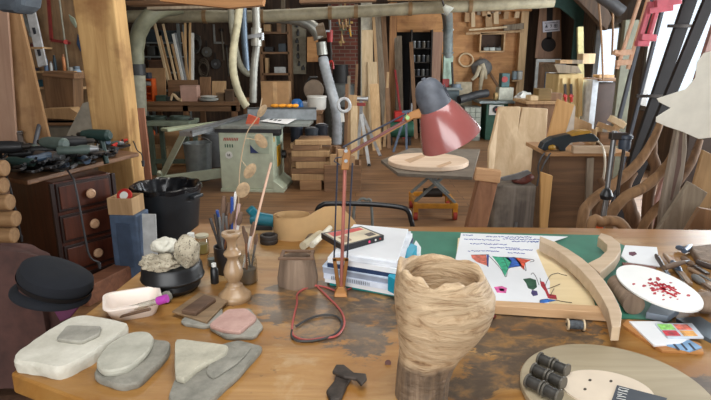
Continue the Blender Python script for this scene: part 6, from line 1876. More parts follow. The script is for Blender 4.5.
# ------------------------------------------------------------------ scissor lift with the wooden disc
lf = thing('scissor_lift_table', 'yellow framed scissor lift trolley with a grey board top', 'lift table', on(436, 222, 0))
c0 = on(436, 222, 0)
LX, LY = c0.x, c0.y + .32
YEL = plain('lift_yellow', (196, 132, 34), .45)
GR_T = plain('lift_board', (118, 108, 96), .75)
ZL_ = .62
MB().flat([(381, 160), (398, 173), (472, 177), (480, 149), (410, 148)], ZL_, .03).build('table_board', GR_T, lf, bevel=.003)
for y in (LY - .26, LY + .26):
    MB().box((LX, y, .155), (.46, .04, .05)).build('base_rail', YEL, lf, bevel=.006)
    MB().box((LX, y, .585), (.5, .05, .06)).build('top_rail', GREYP, lf, bevel=.006)
for x in (LX - .205, LX + .205):
    MB().box((x, LY, .155), (.04, .5, .05)).build('base_rail', YEL, lf, bevel=.006)
    for y in (LY - .24, LY + .24):
        MB().box((x, y, .09), (.05, .05, .10)).build('caster_fork', YEL, lf)
        MB().cyl((x - .02, y, .048), (x + .02, y, .048), .048, .048, 20).build('wheel', plain('wheel_red', (150, 50, 36), .5), lf, smooth=True)
for s, y in ((1, LY - .20), (-1, LY - .20), (1, LY + .20), (-1, LY + .20)):
    MB().bar((LX - s * .21, y + .02 * s, .18), (LX + s * .21, y + .02 * s, .57), .04, .025).build('scissor_arm', GREYP, lf)
MB().cyl((LX - .1, LY, .235), (LX + .1, LY, .235), .05, .05, 16).build('pump', IRON, lf, smooth=True)
MB().cyl((LX, LY - .2, .42), (LX, LY + .2, .42), .018, .018, 10).build('axle', STEEL, lf)
dc = on(428, 161, ZL_ + .06)
one(MB(Matrix.Translation((dc.x, dc.y, ZL_ + .0302))).lathe([(.375, 0), (.385, .006), (.385, .04), (.378, .046)], 64), 'wooden_disc', wood('pale_disc', (216, 186, 158), (236, 212, 188), 'x', .8, .6), 'large pale wooden disc lying on the scissor lift trolley', 'disc', smooth=True)
dk = MB()
o = bpy.data.objects['wooden_disc']
for (px) in ([(404, 160), (420, 155), (428, 154), (424, 157), (410, 163)], [(436, 166), (450, 161), (452, 163), (440, 168)]):
    MB().flat(px, ZL_ + .0762, .0006).build('dark_streak', plain('disc_streak', (198, 164, 132), .7), o)
# black tubular chair behind the bench
tc_ = thing('tubular_chair', 'black tubular steel chair behind the bench with only its back rail showing', 'chair', ground(368, 2.85))
BT = plain('black_tube', (26, 27, 30), .3)
yc = 2.72
L_ = [at(322, 205, yc), at(332, 203.5, yc), at(368, 204, yc), at(396, 206.5, yc), at(407, 210, yc), at(411, 220, yc), at(412.5, 236, yc)]
lg_ = L_[-1].copy()
lg_.z = 0.014
l0 = at(317, 212, yc)
l1 = l0.copy()
l1.z = .014
MB().tube(smooth_path([l1, l0 + Vector((0, 0, -.12)), l0] + L_ + [lg_ + Vector((0, 0, .3)), lg_], 5), .013, 10).build('back_frame', BT, tc_, smooth=True)
MB().box(((l1.x + lg_.x) / 2, yc + .24, .45), (abs(lg_.x - l1.x) * .92, .42, .03)).build('seat', plain('seat_black', (34, 34, 36), .6), tc_, bevel=.008)
for x in (l1.x + .03, lg_.x - .03):
    MB().tube([(x, yc + .43, .012), (x, yc + .43, .44), (x, yc, .43)], .011, 8).build('leg', BT, tc_, smooth=True)
# thin wire loop behind the chair rail
one(MB().tube(smooth_path([ground(352, 3.05, .02) + Vector((0, 0, 0)), at(353, 220, 3.05), at(359, 201, 3.05), at(366, 200, 3.05), at(372, 214, 3.05), ground(373, 3.05, .02)], 5), .008, 8), 'wire_hoop', plain('hoop_grey', (120, 124, 120), .5), 'thin grey wire hoop standing behind the black chair rail', 'hoop', smooth=True)

# ------------------------------------------------------------------ big slab, chopping block, post
SLAB = wood('pale_slab', (190, 160, 122), (216, 190, 154), 'z', .8, .65, bmp=.08)
sl = thing('timber_slab', 'wide pale timber slab with a crack and a live edge leaning on the cabinets', 'slab', ground(516, 5.0))
def lean_pts(px, Yt, Yb):
    """outline leaning back: rows lower in the picture come forward; the last two points are carried to the floor"""
    out = []
    for x, y in px:
        f_ = (y - px[0][1]) / max(1, (max(q[1] for q in px) - px[0][1]))
        out.append(at(x, y, Yt + (Yb - Yt) * f_))
    return out
top_ = [(499, 107), (521, 107.5), (520, 120), (518.5, 128), (519.5, 110), (548, 109)]
q = lean_pts([(499, 107), (521, 107), (518.5, 126), (522.5, 107.5), (548, 109), (546, 140), (544, 172), (486, 172), (489, 150), (494, 130)], 5.25, 5.0)
q[6] = ground(541, 4.8)
q[7] = ground(487, 4.8)
MB().rings([q, [p + Vector((0, .06, 0)) for p in q]]).build('slab', SLAB, sl, bevel=.006)
blk = thing('chopping_block', 'square weathered timber block standing before the pale slab', 'block', ground(516, 4.0))
bz = on(516, 184, 0)
zt_b = at(516, 186, 3.9).z
x0, x1 = ground(495.5, 3.9, zt_b).x, ground(537, 3.9, zt_b).x
mb = MB()
mb.box(((x0 + x1) / 2, 4.04, zt_b / 2), (x1 - x0, .27, zt_b))
mb.build('block', wood('weathered_block', (74, 66, 60), (124, 114, 104), 'z', 1.2, .85, (150, 140, 126), bmp=.4), blk, bevel=.01)
MB().box(((x0 + x1) / 2 + .02, 3.902, zt_b * .60), (.02, .01, .05)).build('nail_plate', STEEL, blk)
hb_ = thing('hatchet', 'steel hatchet with a red brown handle grip lying on the weathered block', 'hatchet', Vector(((x0 + x1) / 2, 4.0, zt_b)))
MB().blob(at(523, 177.5, 3.98) + Vector((0, 0, -.005)), (.078, .05, .048), 4, .25, 1.6, 3, Euler((0, -.15, 0))).build('grip', plain('red_brown_leather2', (98, 52, 44), .5, var=.3, scale=30), hb_, smooth=True)
q = [at(x, y, 3.93) for x, y in ((499, 178), (516, 174), (528, 170), (532, 173), (520, 179), (504, 181))]
for p in q:
    p.z = max(p.z, zt_b + .005)
MB().rings([q, [p + Vector((0, .02, 0)) for p in q]]).build('blade', STEEL, hb_, bevel=.002)
st_ = thing('timber_post', 'reddish timber post leaning against the weathered block', 'post', ground(472, 3.75))
hi_ = at(487, 180, 3.78)
lo_ = at(474, 233, 3.70)
lo2 = lo_ + (lo_ - hi_) * ((lo_.z - .01) / (hi_.z - lo_.z))
MB().bar(lo2, hi_, .135, .10, (0, -1, 0)).build('post_body', wood('reddish_post', (120, 78, 50), (156, 108, 74), 'z', 1.2, .6), st_, bevel=.008)
MB().bar(at(475, 173.5, 3.76), at(500, 176.5, 3.74), .085, .07, (0, -1, 0)).build('cross_piece', wood('pale_end', (188, 140, 96), (212, 168, 124), 'x', 1.2, .6), st_, bevel=.006)

# ------------------------------------------------------------------ machines at the plywood wall
YM = 11.5
ds = thing('disc_sander', 'green cabinet machine with a grey table and black dial at the plywood wall', 'machine', P0(498, YM, 0))
zt_s = at(498, 101, 11.3).z
u = per_px(11.3, .9)
x0, x1 = P0(479, 11.3, zt_s).x, P0(517, 11.3, zt_s).x
MB().box(((x0 + x1) / 2, 11.55, zt_s - .025), (x1 - x0, .6, .05)).build('table_top', plain('machine_table', (128, 138, 138), .4, .3), ds, bevel=.006)
x2, x3 = P0(486.5, 11.3, .5).x, P0(508, 11.3, .5).x
MB().box(((x2 + x3) / 2, 11.58, (zt_s - .05) / 2), (x3 - x2, .5, zt_s - .05)).build('cabinet', GREENM, ds, bevel=.008)
q0, q1 = at(489, 115, 11.31), at(504, 105, 11.31)
pn = MB().box(((q0.x + q1.x) / 2, 11.322, (q0.z + q1.z) / 2), (q1.x - q0.x, .02, q1.z - q0.z)).build('white_plate', WHITE, ds)
q = at(496.5, 109.5, 11.3)
MB().cyl(q + Vector((0, 0, 0)), q + Vector((0, -.03, 0)), .075, .07, 20).build('dial', BLACK, ds, smooth=True)
MB().cyl(q + Vector((0, -.03, 0)), q + Vector((0, -.035, 0)), .03, .03, 14).build('dial_cap', RED, ds)
x4, x5 = at(501, 80, 11.5).x, at(512, 80, 11.5).x
MB().box(((x4 + x5) / 2, 11.6, zt_s + .13), (x5 - x4 + .08, .3, .26)).build('head', plain('machine_cream', (206, 206, 190), .5), ds, bevel=.02)
MB().box(((x4 + x5) / 2 - .02, 11.6, zt_s + .40), ((x5 - x4) * .75, .24, .28)).build('motor', plain('machine_teal', (74, 110, 112), .5), ds, bevel=.015)
MB().cyl(((x4 + x5) / 2 - .05, 11.47, zt_s + .42), ((x4 + x5) / 2 - .05, 11.44, zt_s + .42), .06, .06, 16).build('red_switch', RED, ds, smooth=True)
MB().cyl((x4 - .12, 11.5, zt_s + .08), (x4 - .06, 11.5, zt_s + .08), .08, .08, 20).build('sanding_disc', plain('disc_tan', (190, 160, 110), .7), ds, smooth=True)
for i, x in enumerate((514, 519.5)):
    t = thing('paint_can', ['pale tin beside the green machine on the plywood shelf', 'white tin at the pine post on the plywood shelf'][i], 'tin', at(x, 79.5, 12.1), 0, 'tins on the little plywood shelf')
    MB().lathe([(.05, 0), (.055, .006), (.055, .16), (.05, .17)], 16).build('body', [plain('tin_pale_blue', (150, 168, 176), .4), WHITE][i], t, world=False, smooth=True)
    MB().lathe([(.056, .165), (.056, .18), (.02, .185)], 16).build('lid', STEEL, t, world=False, smooth=True)
a_, b_ = at(512, 80, 12.1), at(522, 80, 12.1)
one(MB().box(((a_.x + b_.x) / 2, 12.2, a_.z - .015), (b_.x - a_.x, .26, .03)), 'wall_shelf', W_PINEX, 'little pine shelf with two tins on the plywood wall', 'shelf')
HB = plain('black_hose', (44, 44, 46), .55)
ribbed([at(x, y, Y) for x, y, Y in ((459, 100, 11.0), (464, 98.5, 11.05), (468, 97.5, 11.15), (478, 94.5, 11.2), (489, 93, 11.3))], .085, HB, 'suction_hose', 'thick black suction hose running to the green machine', pitch=.05, n=14)
dp = thing('drill_press', 'tall grey green drill press with a clear tube before the rosy board', 'drill press', P0(448, 11.4, 0))
zz0, zz1 = at(448, 90, 11.4).z, at(448, 57, 11.4).z
MB().box((at(448, 90, 11.4).x, 11.5, zz0 / 2), (.42, .46, zz0)).build('cabinet', plain('press_cabinet', (74, 88, 92), .5), dp, bevel=.01)
MB().box((at(448, 90, 11.4).x, 11.42, zz0 + .03), (.50, .5, .05)).build('table', GREYP, dp, bevel=.006)
MB().box((at(447.5, 90, 11.4).x, 11.5, (zz0 + zz1) / 2 + .05), (.19, .14, zz1 - zz0 - .05)).build('column_panel', plain('press_mint', (160, 184, 168), .45), dp, bevel=.006)
MB().box((at(446, 90, 11.3).x, 11.4, zz0 + .14), (.14, .1, .16)).build('switch_box', plain('press_red', (150, 52, 48), .5), dp, bevel=.006)
MB().cyl(at(456, 90, 11.3), at(456, 84, 11.3), .10, .10, 16).build('motor', plain('press_slate', (104, 116, 126), .45), dp, smooth=True)
MB().cyl(at(453, 88, 11.3), at(452, 62, 11.3), .022, .022, 10).build('rod', IRON, dp, smooth=True)
CDU = ribbed([at(x, y, Y) for x, y, Y in ((448, 57, 11.5), (448, 40, 11.4), (448, 26, 11.2), (447, 14, 10.6), (445, 8, 9.2))], .10, plain('clear_duct', (140, 150, 150), .3, .2), 'clear_duct', 'grey translucent duct rising from the drill press to the long pipe', pitch=.05, n=16)
for i, y in enumerate((30, 53)):
    MB().cyl(at(448, y - .8, 11.4), at(448, y + .8, 11.4), .115, .115, 18).build('duct_band', [WHITE, GREYP][i], CDU, smooth=True)
lamp2 = thing('ceiling_lamp', 'small pale work lamp glowing under the long pipe', 'lamp', at(446, 8, 8.7))
MB().tube([at(444, 6, 8.7), at(447, 9, 8.7), at(450, 12, 8.7)], [.03, .06, .08], 14).build('lamp_shade', plain('lamp_pale', (226, 232, 222), .4), lamp2, smooth=True)
MB().cyl(at(444, 6, 8.7), at(442, 0, 8.65), .015, .015, 8).build('stem', IRON, lamp2)
# pale panel and drawers below the hose
cbn = thing('drawer_cabinet', 'grey small parts cabinet with many drawers under the black hose', 'cabinet', P0(474, 11.3, 0))
xa, xb = P0(464, 11.2, .5).x, P0(481, 11.2, .5).x
zc2 = at(472, 107, 11.2).z
MB().box(((xa + xb) / 2, 11.4, zc2 / 2), (xb - xa, .4, zc2)).build('body', plain('parts_grey', (112, 116, 108), .5), cbn, bevel=.005)
for r in range(6):
    for c_ in range(3):
        d = MB().box((xa + (xb - xa) * (.18 + .32 * c_), 11.195, zc2 - .06 - .1 * r), ((xb - xa) * .28, .016, .085)).build('drawer', plain('drawer_pale', (150, 154, 142), .5), cbn, bevel=.003)
one(MB().slab([(456, 82), (472, 82), (472, 150), (456, 150)], 11.95, .03), 'cream_board', plain('cream_sheet', (186, 172, 146), .7), 'cream board leaning on the plywood behind the black hose', 'panel')
# hung boards, box and cloths on the plywood wall
hung = [(468, 6, 6, 22, -.5), (473, 6, 4, 27, .3), (479, 4, 4, 15, 0), (484, 3, 4.5, 16, .4), (489, 4, 4, 17, 0), (494, 3, 4, 13, -.3), (489, 14, 7, 28, 0), (496, 6, 5, 24, .3), (499, 4, 4, 14, 0), (508, 4, 5, 19, -2.2), (519, 6, 5, 18, -2.4)]
for i, (x, y0, w_, y1, sk) in enumerate(hung):
    one(MB().slab([(x - w_ / 2, y0), (x + w_ / 2, y0), (x + w_ / 2 + sk, y1), (x - w_ / 2 + sk, y1)], 12.22 - .045 * (i % 2), .04), 'wood_template', [W_TAN, W_PALE, W_GREY][i % 3], 'wooden template, number %s from the dark doorway in the hanging row' % ['one', 'two', 'three', 'four', 'five', 'six', 'seven', 'eight', 'nine', 'ten', 'eleven'][i], 'template', 'wooden templates hung on the plywood wall', bevel=.006)
for i, (x0, y0, x1, y1, h) in enumerate(((466, 32.5, 524, 30, 2.4), (469, 29, 507, 26, 2), (504, 25, 524, 23, 6))):
    one(MB().slab([(x0, y0), (x1, y1), (x1, y1 + h), (x0, y0 + h)], 12.1 + .03 * i, .06), 'wall_batten', [W_TAN, W_PALE, W_GREY][i], ['long pale batten across the plywood wall under the templates', 'thinner batten just above the long one', 'grey board end under the slanted templates'][i], 'batten', bevel=.004)
bx_ = thing('wall_box', 'open pine box fixed to the plywood wall with grey tools inside', 'box', at(492, 52, 12.1))
Yw = 12.1
A0, A1 = at(480, 51.5, Yw), at(505, 33.5, Yw)
cx_, cz_ = (A0.x + A1.x) / 2, (A0.z + A1.z) / 2
w_, h_ = A1.x - A0.x, A1.z - A0.z
for x, z, sx, sz in ((A0.x, cz_, .03, h_), (A1.x, cz_, .03, h_), (cx_, A0.z, w_, .03), (cx_, A1.z, w_, .03)):
    MB().box((x, Yw + .11, z), (sx, .22, sz)).build('side_panel', W_PINEX, bx_)
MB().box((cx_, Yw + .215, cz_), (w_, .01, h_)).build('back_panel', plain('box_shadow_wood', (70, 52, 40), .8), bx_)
for i, (x, c_) in enumerate(((487, (150, 156, 150)), (493, (190, 196, 190)), (499, (110, 116, 112)))):
    t = thing('plane_iron', ['grey tool at the dark end inside the wall box', 'pale tool in the middle of the wall box', 'dark grey tool at the far end of the wall box'][i], 'tool', Vector((at(x, 50, Yw).x, Yw + .09, A0.z + .016)), 0, 'tools in the wall box')
    MB().box((0, 0, .035), (.12, .08, .07)).build('body', plain('pi_%d' % i, c_, .45), t, world=False, bevel=.012)
    MB().cyl((.02, 0, .07), (.05, 0, .13), .018, .014, 8).build('handle', IRON, t, world=False)
t = thing('hung_cloths', 'grey round bag with pale gloves hanging on the plywood wall', 'gloves', at(482, 67, 12.15))
MB().blob(at(481.5, 68, 12.26), (.22, .1, .2), 3, .15).build('bag', plain('bag_slate', (122, 122, 120), .8), t, smooth=True)
for (pp) in (((482, 64), (485, 72), (486, 79)), ((480, 66), (476, 76), (472, 80)), ((483, 70), (481, 82), (480, 92))):
    MB().tube([at(x, y, 12.05) for x, y in pp], [.05, .045, .03], 8).build('glove', plain('glove_pale', (206, 192, 164), .8), t, smooth=True)
one(MB().bar(at(480, 57, 12.325), at(503, 94, 12.325), .05, .02, (0, -1, 0)), 'diagonal_batten', W_BROWN, 'brown diagonal batten on the plywood wall under the wall box', 'batten')
one(MB().tube([at(466 + 7 * math.cos(t_), 60 + 6.5 * math.sin(t_), 12.28) for t_ in [2 * math.pi * i / 24 for i in range(24)]], .02, 6, closed=True), 'wood_hoop', W_PALE, 'pale wooden hoop hung on the plywood wall', 'hoop')

# ------------------------------------------------------------------ back right corner
gt = thing('guitar_template', 'tall brown template board with a dark banjo shaped cut-out', 'template', P0(549, 11.9, 0))
Yg = 11.9
MB().slab([(542, -14), (560, -14), (562, 58), (535, 58)], Yg, .03).build('board', wood('template_wood', (112, 80, 58), (146, 108, 80), 'z', 1, .6), gt)
TD = plain('cutout_dark', (34, 28, 26), .9)
MB().slab([(548.6 + 7.3 * math.cos(t_), 44.5 + 7.3 * math.sin(t_)) for t_ in [2 * math.pi * i / 28 for i in range(28)]], Yg - .006, .006).build('round_cut_out', TD, gt)
MB().slab([(547, 5), (553, 5), (552, 39), (546.5, 39)], Yg - .006, .006).build('slot_cut_out', TD, gt)
q = lean_to('template_foot', 549, (549, 57), 11.95, 11.95, .5, .03, W_BROWN, 'dark board standing below the banjo shaped template', 'board')
sg = thing('paper_sign', 'small white sign with dark characters on the template board', 'sign', at(551, 32, Yg - .03))
MB().slab([(542.6, 21.5), (559.6, 20), (559.8, 31), (543, 32.4)], Yg - .03, .008).build('sign_sheet', plain('sign_white', (206, 204, 214), .7), sg)
SK = plain('sign_ink', (50, 48, 60), .8)
for k_, x in enumerate((546.5, 551, 555.6)):
    mb = MB()
    c_ = at(x, 26.2 - .25 * k_, Yg - .034)
    for (a0, b0, a1, b1) in [((-.03, .0, .03, .0), (0, -.035, 0, .035), (-.02, .025, .02, .025), (-.025, -.03, .0, 0), (.025, -.03, 0, 0)), ((-.01, -.03, .02, .0), (0, .0, .0, .03), (-.015, .015, .015, .02)), ((-.03, .03, .03, .03), (-.03, -.03, .03, -.03), (0, -.03, 0, .03), (-.03, 0, .03, 0), (-.03, -.03, -.03, .03), (.03, -.03, .03, .03))][k_]:
        mb.bar(c_ + Vector((a0, 0, b0)), c_ + Vector((a1, 0, b1)), .010, .004, (0, -1, 0))
    mb.build('character', SK, sg)
MB().slab([(545, 23), (558, 21.8), (558, 22.3), (545, 23.5)], Yg - .034, .003).build('text_line', SK, sg)
MB().slab([(545, 30.2), (558, 29), (558, 29.6), (545, 30.8)], Yg - .034, .003).build('text_line', SK, sg)
for i, (x0, x1, y0, Y, m_, lab) in enumerate(((536, 561, 59, 11.3, plain('frame_grey', (128, 128, 124), .6), 'large grey picture frame leaning under the template'), (546, 566, 64, 11.0, plain('frame_black', (44, 46, 52), .5), 'dark frame in front of the large grey one'), (549, 562, 72, 10.7, plain('frame_white', (190, 190, 186), .5), 'smaller pale frame in front of the dark one'))):
    t = thing('picture_frame', lab, 'frame', P0((x0 + x1) / 2, Y, 0), 0, 'empty frames leaning under the template')
    a_, b_ = at(x0, y0, Y), at(x1, y0, Y)
    H_ = a_.z
    for x in (a_.x + .03, b_.x - .03):
        MB().box((x, Y, H_ / 2), (.06, .04, H_)).build('stile', m_, t)
    for z in (.04, H_ - .03):
        MB().box(((a_.x + b_.x) / 2, Y, z), (b_.x - a_.x - .12, .04, .06)).build('rail', m_, t)
one(MB().slab([(539, 4), (546, -6), (600, -6), (592, 28), (584, 64), (571, 62), (575, 20), (560, 8)], 11.2, .05), 'green_tarpaulin', plain('dark_green_cloth', (30, 58, 50), .8), 'dark green tarpaulin hanging from the roof in the back corner', 'tarpaulin', bevel=.01)
lean_to('pale_batten', 582, (580, 27), 9.6, 10.0, .10, .05, plain('pale_yellow_wood', (206, 196, 140), .6), 'pale yellow batten upright in front of the green tarpaulin', 'batten')
# machine bench with the yellow board and clamps
rb = thing('storage_chest', 'pale yellow plywood chest with clamps on its front near the back corner', 'chest', P0(580, 7.6, 0))
PYL = wood('yellow_plywood', (190, 164, 110), (216, 192, 140), 'z', .8, .65)
Yr = 7.4
a_, b_ = at(559, 74, Yr), at(584, 74, Yr)
zt_r = a_.z
MB().box(((a_.x + b_.x) / 2, Yr + .25, zt_r / 2), (b_.x - a_.x, .5, zt_r)).build('body', PYL, rb, bevel=.005)
for i, x in enumerate((564, 572, 580)):
    MB().bar(at(x, 78, Yr - .02), at(x, 116, Yr - .02), .05, .03, (0, -1, 0)).build('door_batten', PYL, rb)
MB().slab([(554, 64), (578, 66), (582, 73), (558, 73)], Yr - .05, .5).build('top_board', W_GREY, rb, bevel=.004)
for i, x in enumerate((565, 571)):
    t = thing('spring_clamp', ['red clamp on the yellow chest, nearer the pine post', 'red clamp on the yellow chest, nearer the white edged box'][i], 'clamp', at(x, 96, Yr - .08), 0, 'red clamps on the yellow chest')
    MB().bar(at(x, 84, Yr - .06), at(x + .5, 100, Yr - .06), .03, .02, (0, -1, 0)).build('bar', IRON, t)
    MB().bar(at(x - 1.5, 95, Yr - .07), at(x + 2, 97, Yr - .07), .04, .03, (0, -1, 0)).build('jaw', RED, t, bevel=.004)
    MB().cyl(at(x + .5, 97, Yr - .07), at(x + .5, 102, Yr - .07), .02, .016, 8).build('handle', RED, t)
wbx = thing('white_edged_box', 'dark brown box with a white front edge beside the yellow chest', 'box', P0(604, 7.3, 0))
a_, b_, c_ = at(593, 80, 7.2), at(599, 79, 7.2), at(619, 80, 7.3)
MB().box(((a_.x + b_.x) / 2, 7.35, a_.z / 2), (b_.x - a_.x, .3, a_.z)).build('white_edge', plain('pale_blue_white', (208, 216, 224), .5), wbx, bevel=.003)
MB().box(((b_.x + c_.x) / 2 + .01, 7.45, a_.z / 2 - .02), (c_.x - b_.x, .45, a_.z - .04)).build('box_body', plain('dark_brown_panel', (62, 44, 36), .6), wbx, bevel=.004)
MB().box(((b_.x + c_.x) / 2 + .01, 7.42, a_.z + .0), (c_.x - b_.x + .05, .52, .03)).build('top_board', W_BROWNX, wbx, bevel=.003)
for i, (x, w_, h, m_) in enumerate(((563, .16, .05, W_TAN), (574, .14, .05, W_GREY), (585, .16, .13, W_PALE), (604, .2, .04, W_TAN))):
    zz_ = zt_r if x < 590 else at(591.5, 80, 7.2).z + .015
    one(MB().box((P0(x, Yr + .1, zz_).x, Yr + .12, zz_ + .004 + h / 2 + (.125 if x < 590 else 0)), (w_, .2, h)), 'wood_offcut', m_, ['tan offcut on the grey top board of the yellow chest', 'grey offcut on the yellow chest beside the tan one', 'pale offcut on the yellow chest at the white edge', 'tan offcut on the dark brown box'][i], 'offcut', bevel=.004)
# shelf in front of the frames with small brown boxes
cb2 = thing('low_cupboard', 'low brown cupboard behind the pale slab', 'cupboard', P0(540, 6.8, 0))
a_, b_ = at(527, 104, 6.6), at(560, 104, 6.6)
MB().box(((a_.x + b_.x) / 2, 6.85, a_.z / 2), (b_.x - a_.x, .5, a_.z)).build('body', W_BROWN, cb2, bevel=.004)
MB().box(((a_.x + b_.x) / 2, 6.83, a_.z + .015), (b_.x - a_.x + .06, .56, .03)).build('top_board', W_TAN, cb2, bevel=.003)
for i, (x, w_, h, m_) in enumerate(((531, .10, .06, W_PALE), (541, .16, .14, wood('mossy_wood', (104, 84, 46), (140, 112, 66), 'x')), (552.5, .14, .09, W_BROWN))):
    one(MB().box((P0(x, 6.8, a_.z).x, 6.78, a_.z + .031 + h / 2), (w_, .2, h)), 'wood_block', m_, ['small pale block on the low cupboard', 'mossy brown block on the low cupboard', 'dark block on the low cupboard near the clamps'][i], 'block', bevel=.008)
pl_ = thing('crumpled_bag', 'crumpled white plastic bag beside the green machine', 'bag', P0(524, 11.0, 0))
MB().blob(at(523, 100, 11.0), (.16, .14, .17), 6, .35, 2.4, 3).build('bag', WHITE, pl_, smooth=True)
MB().box((at(523, 108, 11.0).x, 11.0, at(523, 108, 11.0).z / 2), (.3, .3, at(523, 108, 11.0).z)).build('stand', W_BROWN, pl_)

# ------------------------------------------------------------------ work cabinet with the belt sander
YC = 4.25
zc = at(575, 152, YC - .2).z
cabt = thing('work_cabinet', 'brown plank cabinet whose overhanging top carries the dark power sander', 'cabinet', P0(585, YC, 0))
x0, x1 = P0(550, 4.05, zc).x, P0(622, 4.05, zc).x
MB().box(((x0 + x1) / 2, YC + .06, (zc - .03) / 2), (x1 - x0 - .04, .42, zc - .03)).build('body', wood('cabinet_plank', (86, 62, 42), (120, 88, 60), 'x', 1.0, .6), cabt, bevel=.006)
MB().box(((x0 + x1) / 2 + .01, YC + .04, zc - .015), (x1 - x0 + .08, .52, .03)).build('top_board', wood('cabinet_top', (168, 126, 84), (198, 154, 108), 'x', 1.0, .6), cabt, bevel=.004)
MB().bar((x1 - .18, 4.03, .02), (x1 - .24, 4.03, zc - .04), .05, .02, (0, -1, 0)).build('corner_strip', W_GREY, cabt)
js = thing('belt_sander', 'dark power sander with a mustard top lying on the work cabinet', 'sander', Vector((P0(570, 4.12, zc).x, 4.12, zc)))
Yj = 4.12
MB().rings([[at(x, y, Yj - .05) for x, y in ((541, 149), (544, 143), (552, 138), (565, 135), (580, 133), (594, 134), (600, 140), (596, 142), (580, 142), (571, 143), (566, 148), (566, 151), (560, 151), (558, 147), (553, 146), (549, 149.5), (545, 151))],
            [at(x, y, Yj - .05) + Vector((0, .09, 0)) for x, y in ((541, 149), (544, 143), (552, 138), (565, 135), (580, 133), (594, 134), (600, 140), (596, 142), (580, 142), (571, 143), (566, 148), (566, 151), (560, 151), (558, 147), (553, 146), (549, 149.5), (545, 151))]]).build('sander_body', plain('sander_teal_black', (30, 40, 46), .4), js, bevel=.006)
MB().rings([[at(x, y, Yj - .06) for x, y in ((570, 134.5), (578, 131.5), (590, 130.5), (593, 133), (580, 135), (572, 136.5))], [at(x, y, Yj - .06) + Vector((0, .10, 0)) for x, y in ((570, 134.5), (578, 131.5), (590, 130.5), (593, 133), (580, 135), (572, 136.5))]]).build('mustard_top', plain('mustard_plastic', (176, 132, 44), .45), js, bevel=.004)
MB().ellipsoid(at(551, 147, Yj - .03), (.035, .04, .025)).build('knob', plain('mustard_plastic', (176, 132, 44), .45), js, smooth=True)
MB().tube(smooth_path([at(594, 139, Yj), at(600, 143, Yj), at(604, 152, Yj - .25), at(605, 165, Yj - .26), at(603, 180, Yj - .26)], 5), .008, 6).build('cable', plain('white_cable', (206, 196, 176), .5), js, smooth=True)
one(MB().bar(Vector((P0(571, 4.02, zc).x, 4.00, zc + .027)), Vector((P0(613, 4.02, zc).x, 4.00, zc + .027)), .05, .052), 'pale_bar', wood('pale_square_bar', (176, 150, 122), (202, 178, 150), 'x', 1.2, .6), 'pale squared bar along the front of the work cabinet', 'bar', bevel=.003)
for pts, lab in (([(546, 153), (541, 158), (538, 168), (540, 178)], 'black cord at the post side of the work cabinet'), ([(552, 153), (545, 162), (539, 176), (537, 186)], 'black cord crossing the yellow board')):
    P = [at(x, y, 3.94) for x, y in pts]
    P[0] = Vector((P[0].x, 3.97, zc + .006))
    one(MB().tube(smooth_path(P, 5), .006, 6), 'cable_loop', CRD, lab, 'cord', 'cords of the power sander', smooth=True)
to_floor((541, 172), (553, 176), (540, 232), (547, 236), 3.90, .03, 'yellow_board', wood('honey_board', (196, 148, 88), (222, 178, 118), 'z', 1, .6), 'honey coloured board standing against the work cabinet')
# board and boxes at the back of the cabinet top
bb = thing('broad_offcut', 'broad orange offcut with a pale edge leaning at the back of the work cabinet', 'board', Vector((P0(560, 4.4, zc).x, 4.42, zc)))
q = [at(x, y, 4.40) for x, y in ((546, 140), (562, 140), (574.5, 105), (558, 99))]
q[0].z = q[1].z = zc
MB().rings([q, [p + Vector((.0, .03, 0)) for p in q]]).build('board', wood('orange_offcut', (196, 148, 90), (218, 174, 118), 'z', 1, .6), bb, bevel=.003)
q = [at(x, y, 4.405) for x, y in ((562.4, 140), (573, 139), (575.5, 107), (574.6, 105))]
q[0].z = q[1].z = zc
MB().rings([q, [p + Vector((0, .03, 0)) for p in q]]).build('pale_edge', plain('offcut_pale_edge', (200, 190, 176), .7), bb)
wb2 = thing('wooden_tray', 'open wooden tray box behind the belt sander', 'tray', Vector((P0(584, 4.4, zc).x, 4.42, zc)))
for px in ([(573, 116), (592, 124), (592, 129), (573, 122)], [(573, 122), (592, 129), (592, 140), (573, 140)]):
    q = [at(x, y, 4.44) for x, y in px]
    for p in q:
        p.z = max(p.z, zc)
    MB().rings([q, [p + Vector((0, .02 if px[0][1] == 122 else .14, 0)) for p in q]]).build('side_panel', W_TAN, wb2, bevel=.002)
MB().box((P0(593, 4.42, zc).x, 4.47, zc + .06), (.012, .18, .12)).build('end_panel', W_PALE, wb2)
offs = [((610, 118), (624, 126), .05, W_PALE, 'pale offcut sloping at the clamp top'), ((598, 124), (614, 130), .04, W_TAN, 'tan offcut behind the pale sloping one'), ((604, 136), (606, 124), .03, WHITE, 'white tube end among the offcuts'), ((596, 130), (618, 136), .05, W_PALE, 'longest pale offcut on the work cabinet'), ((612, 134), (622, 120), .045, W_TAN, 'tan block standing at the end of the work cabinet')]
for i, (a0, a1, r, m_, lab) in enumerate(offs):
    one(MB().bar(at(a0[0], a0[1], 4.36 + .035 * i), at(a1[0], a1[1], 4.36 + .035 * i), r, r), 'wood_offcut', m_, lab, 'offcut', 'offcuts piled on the work cabinet', bevel=.004)
ofb = one(MB().box((P0(608, 4.42, zc).x, 4.44, zc + .05), (.2, .18, .10)), 'offcut_box', W_BROWNX, 'brown box under the pile of offcuts', 'box', bevel=.004)

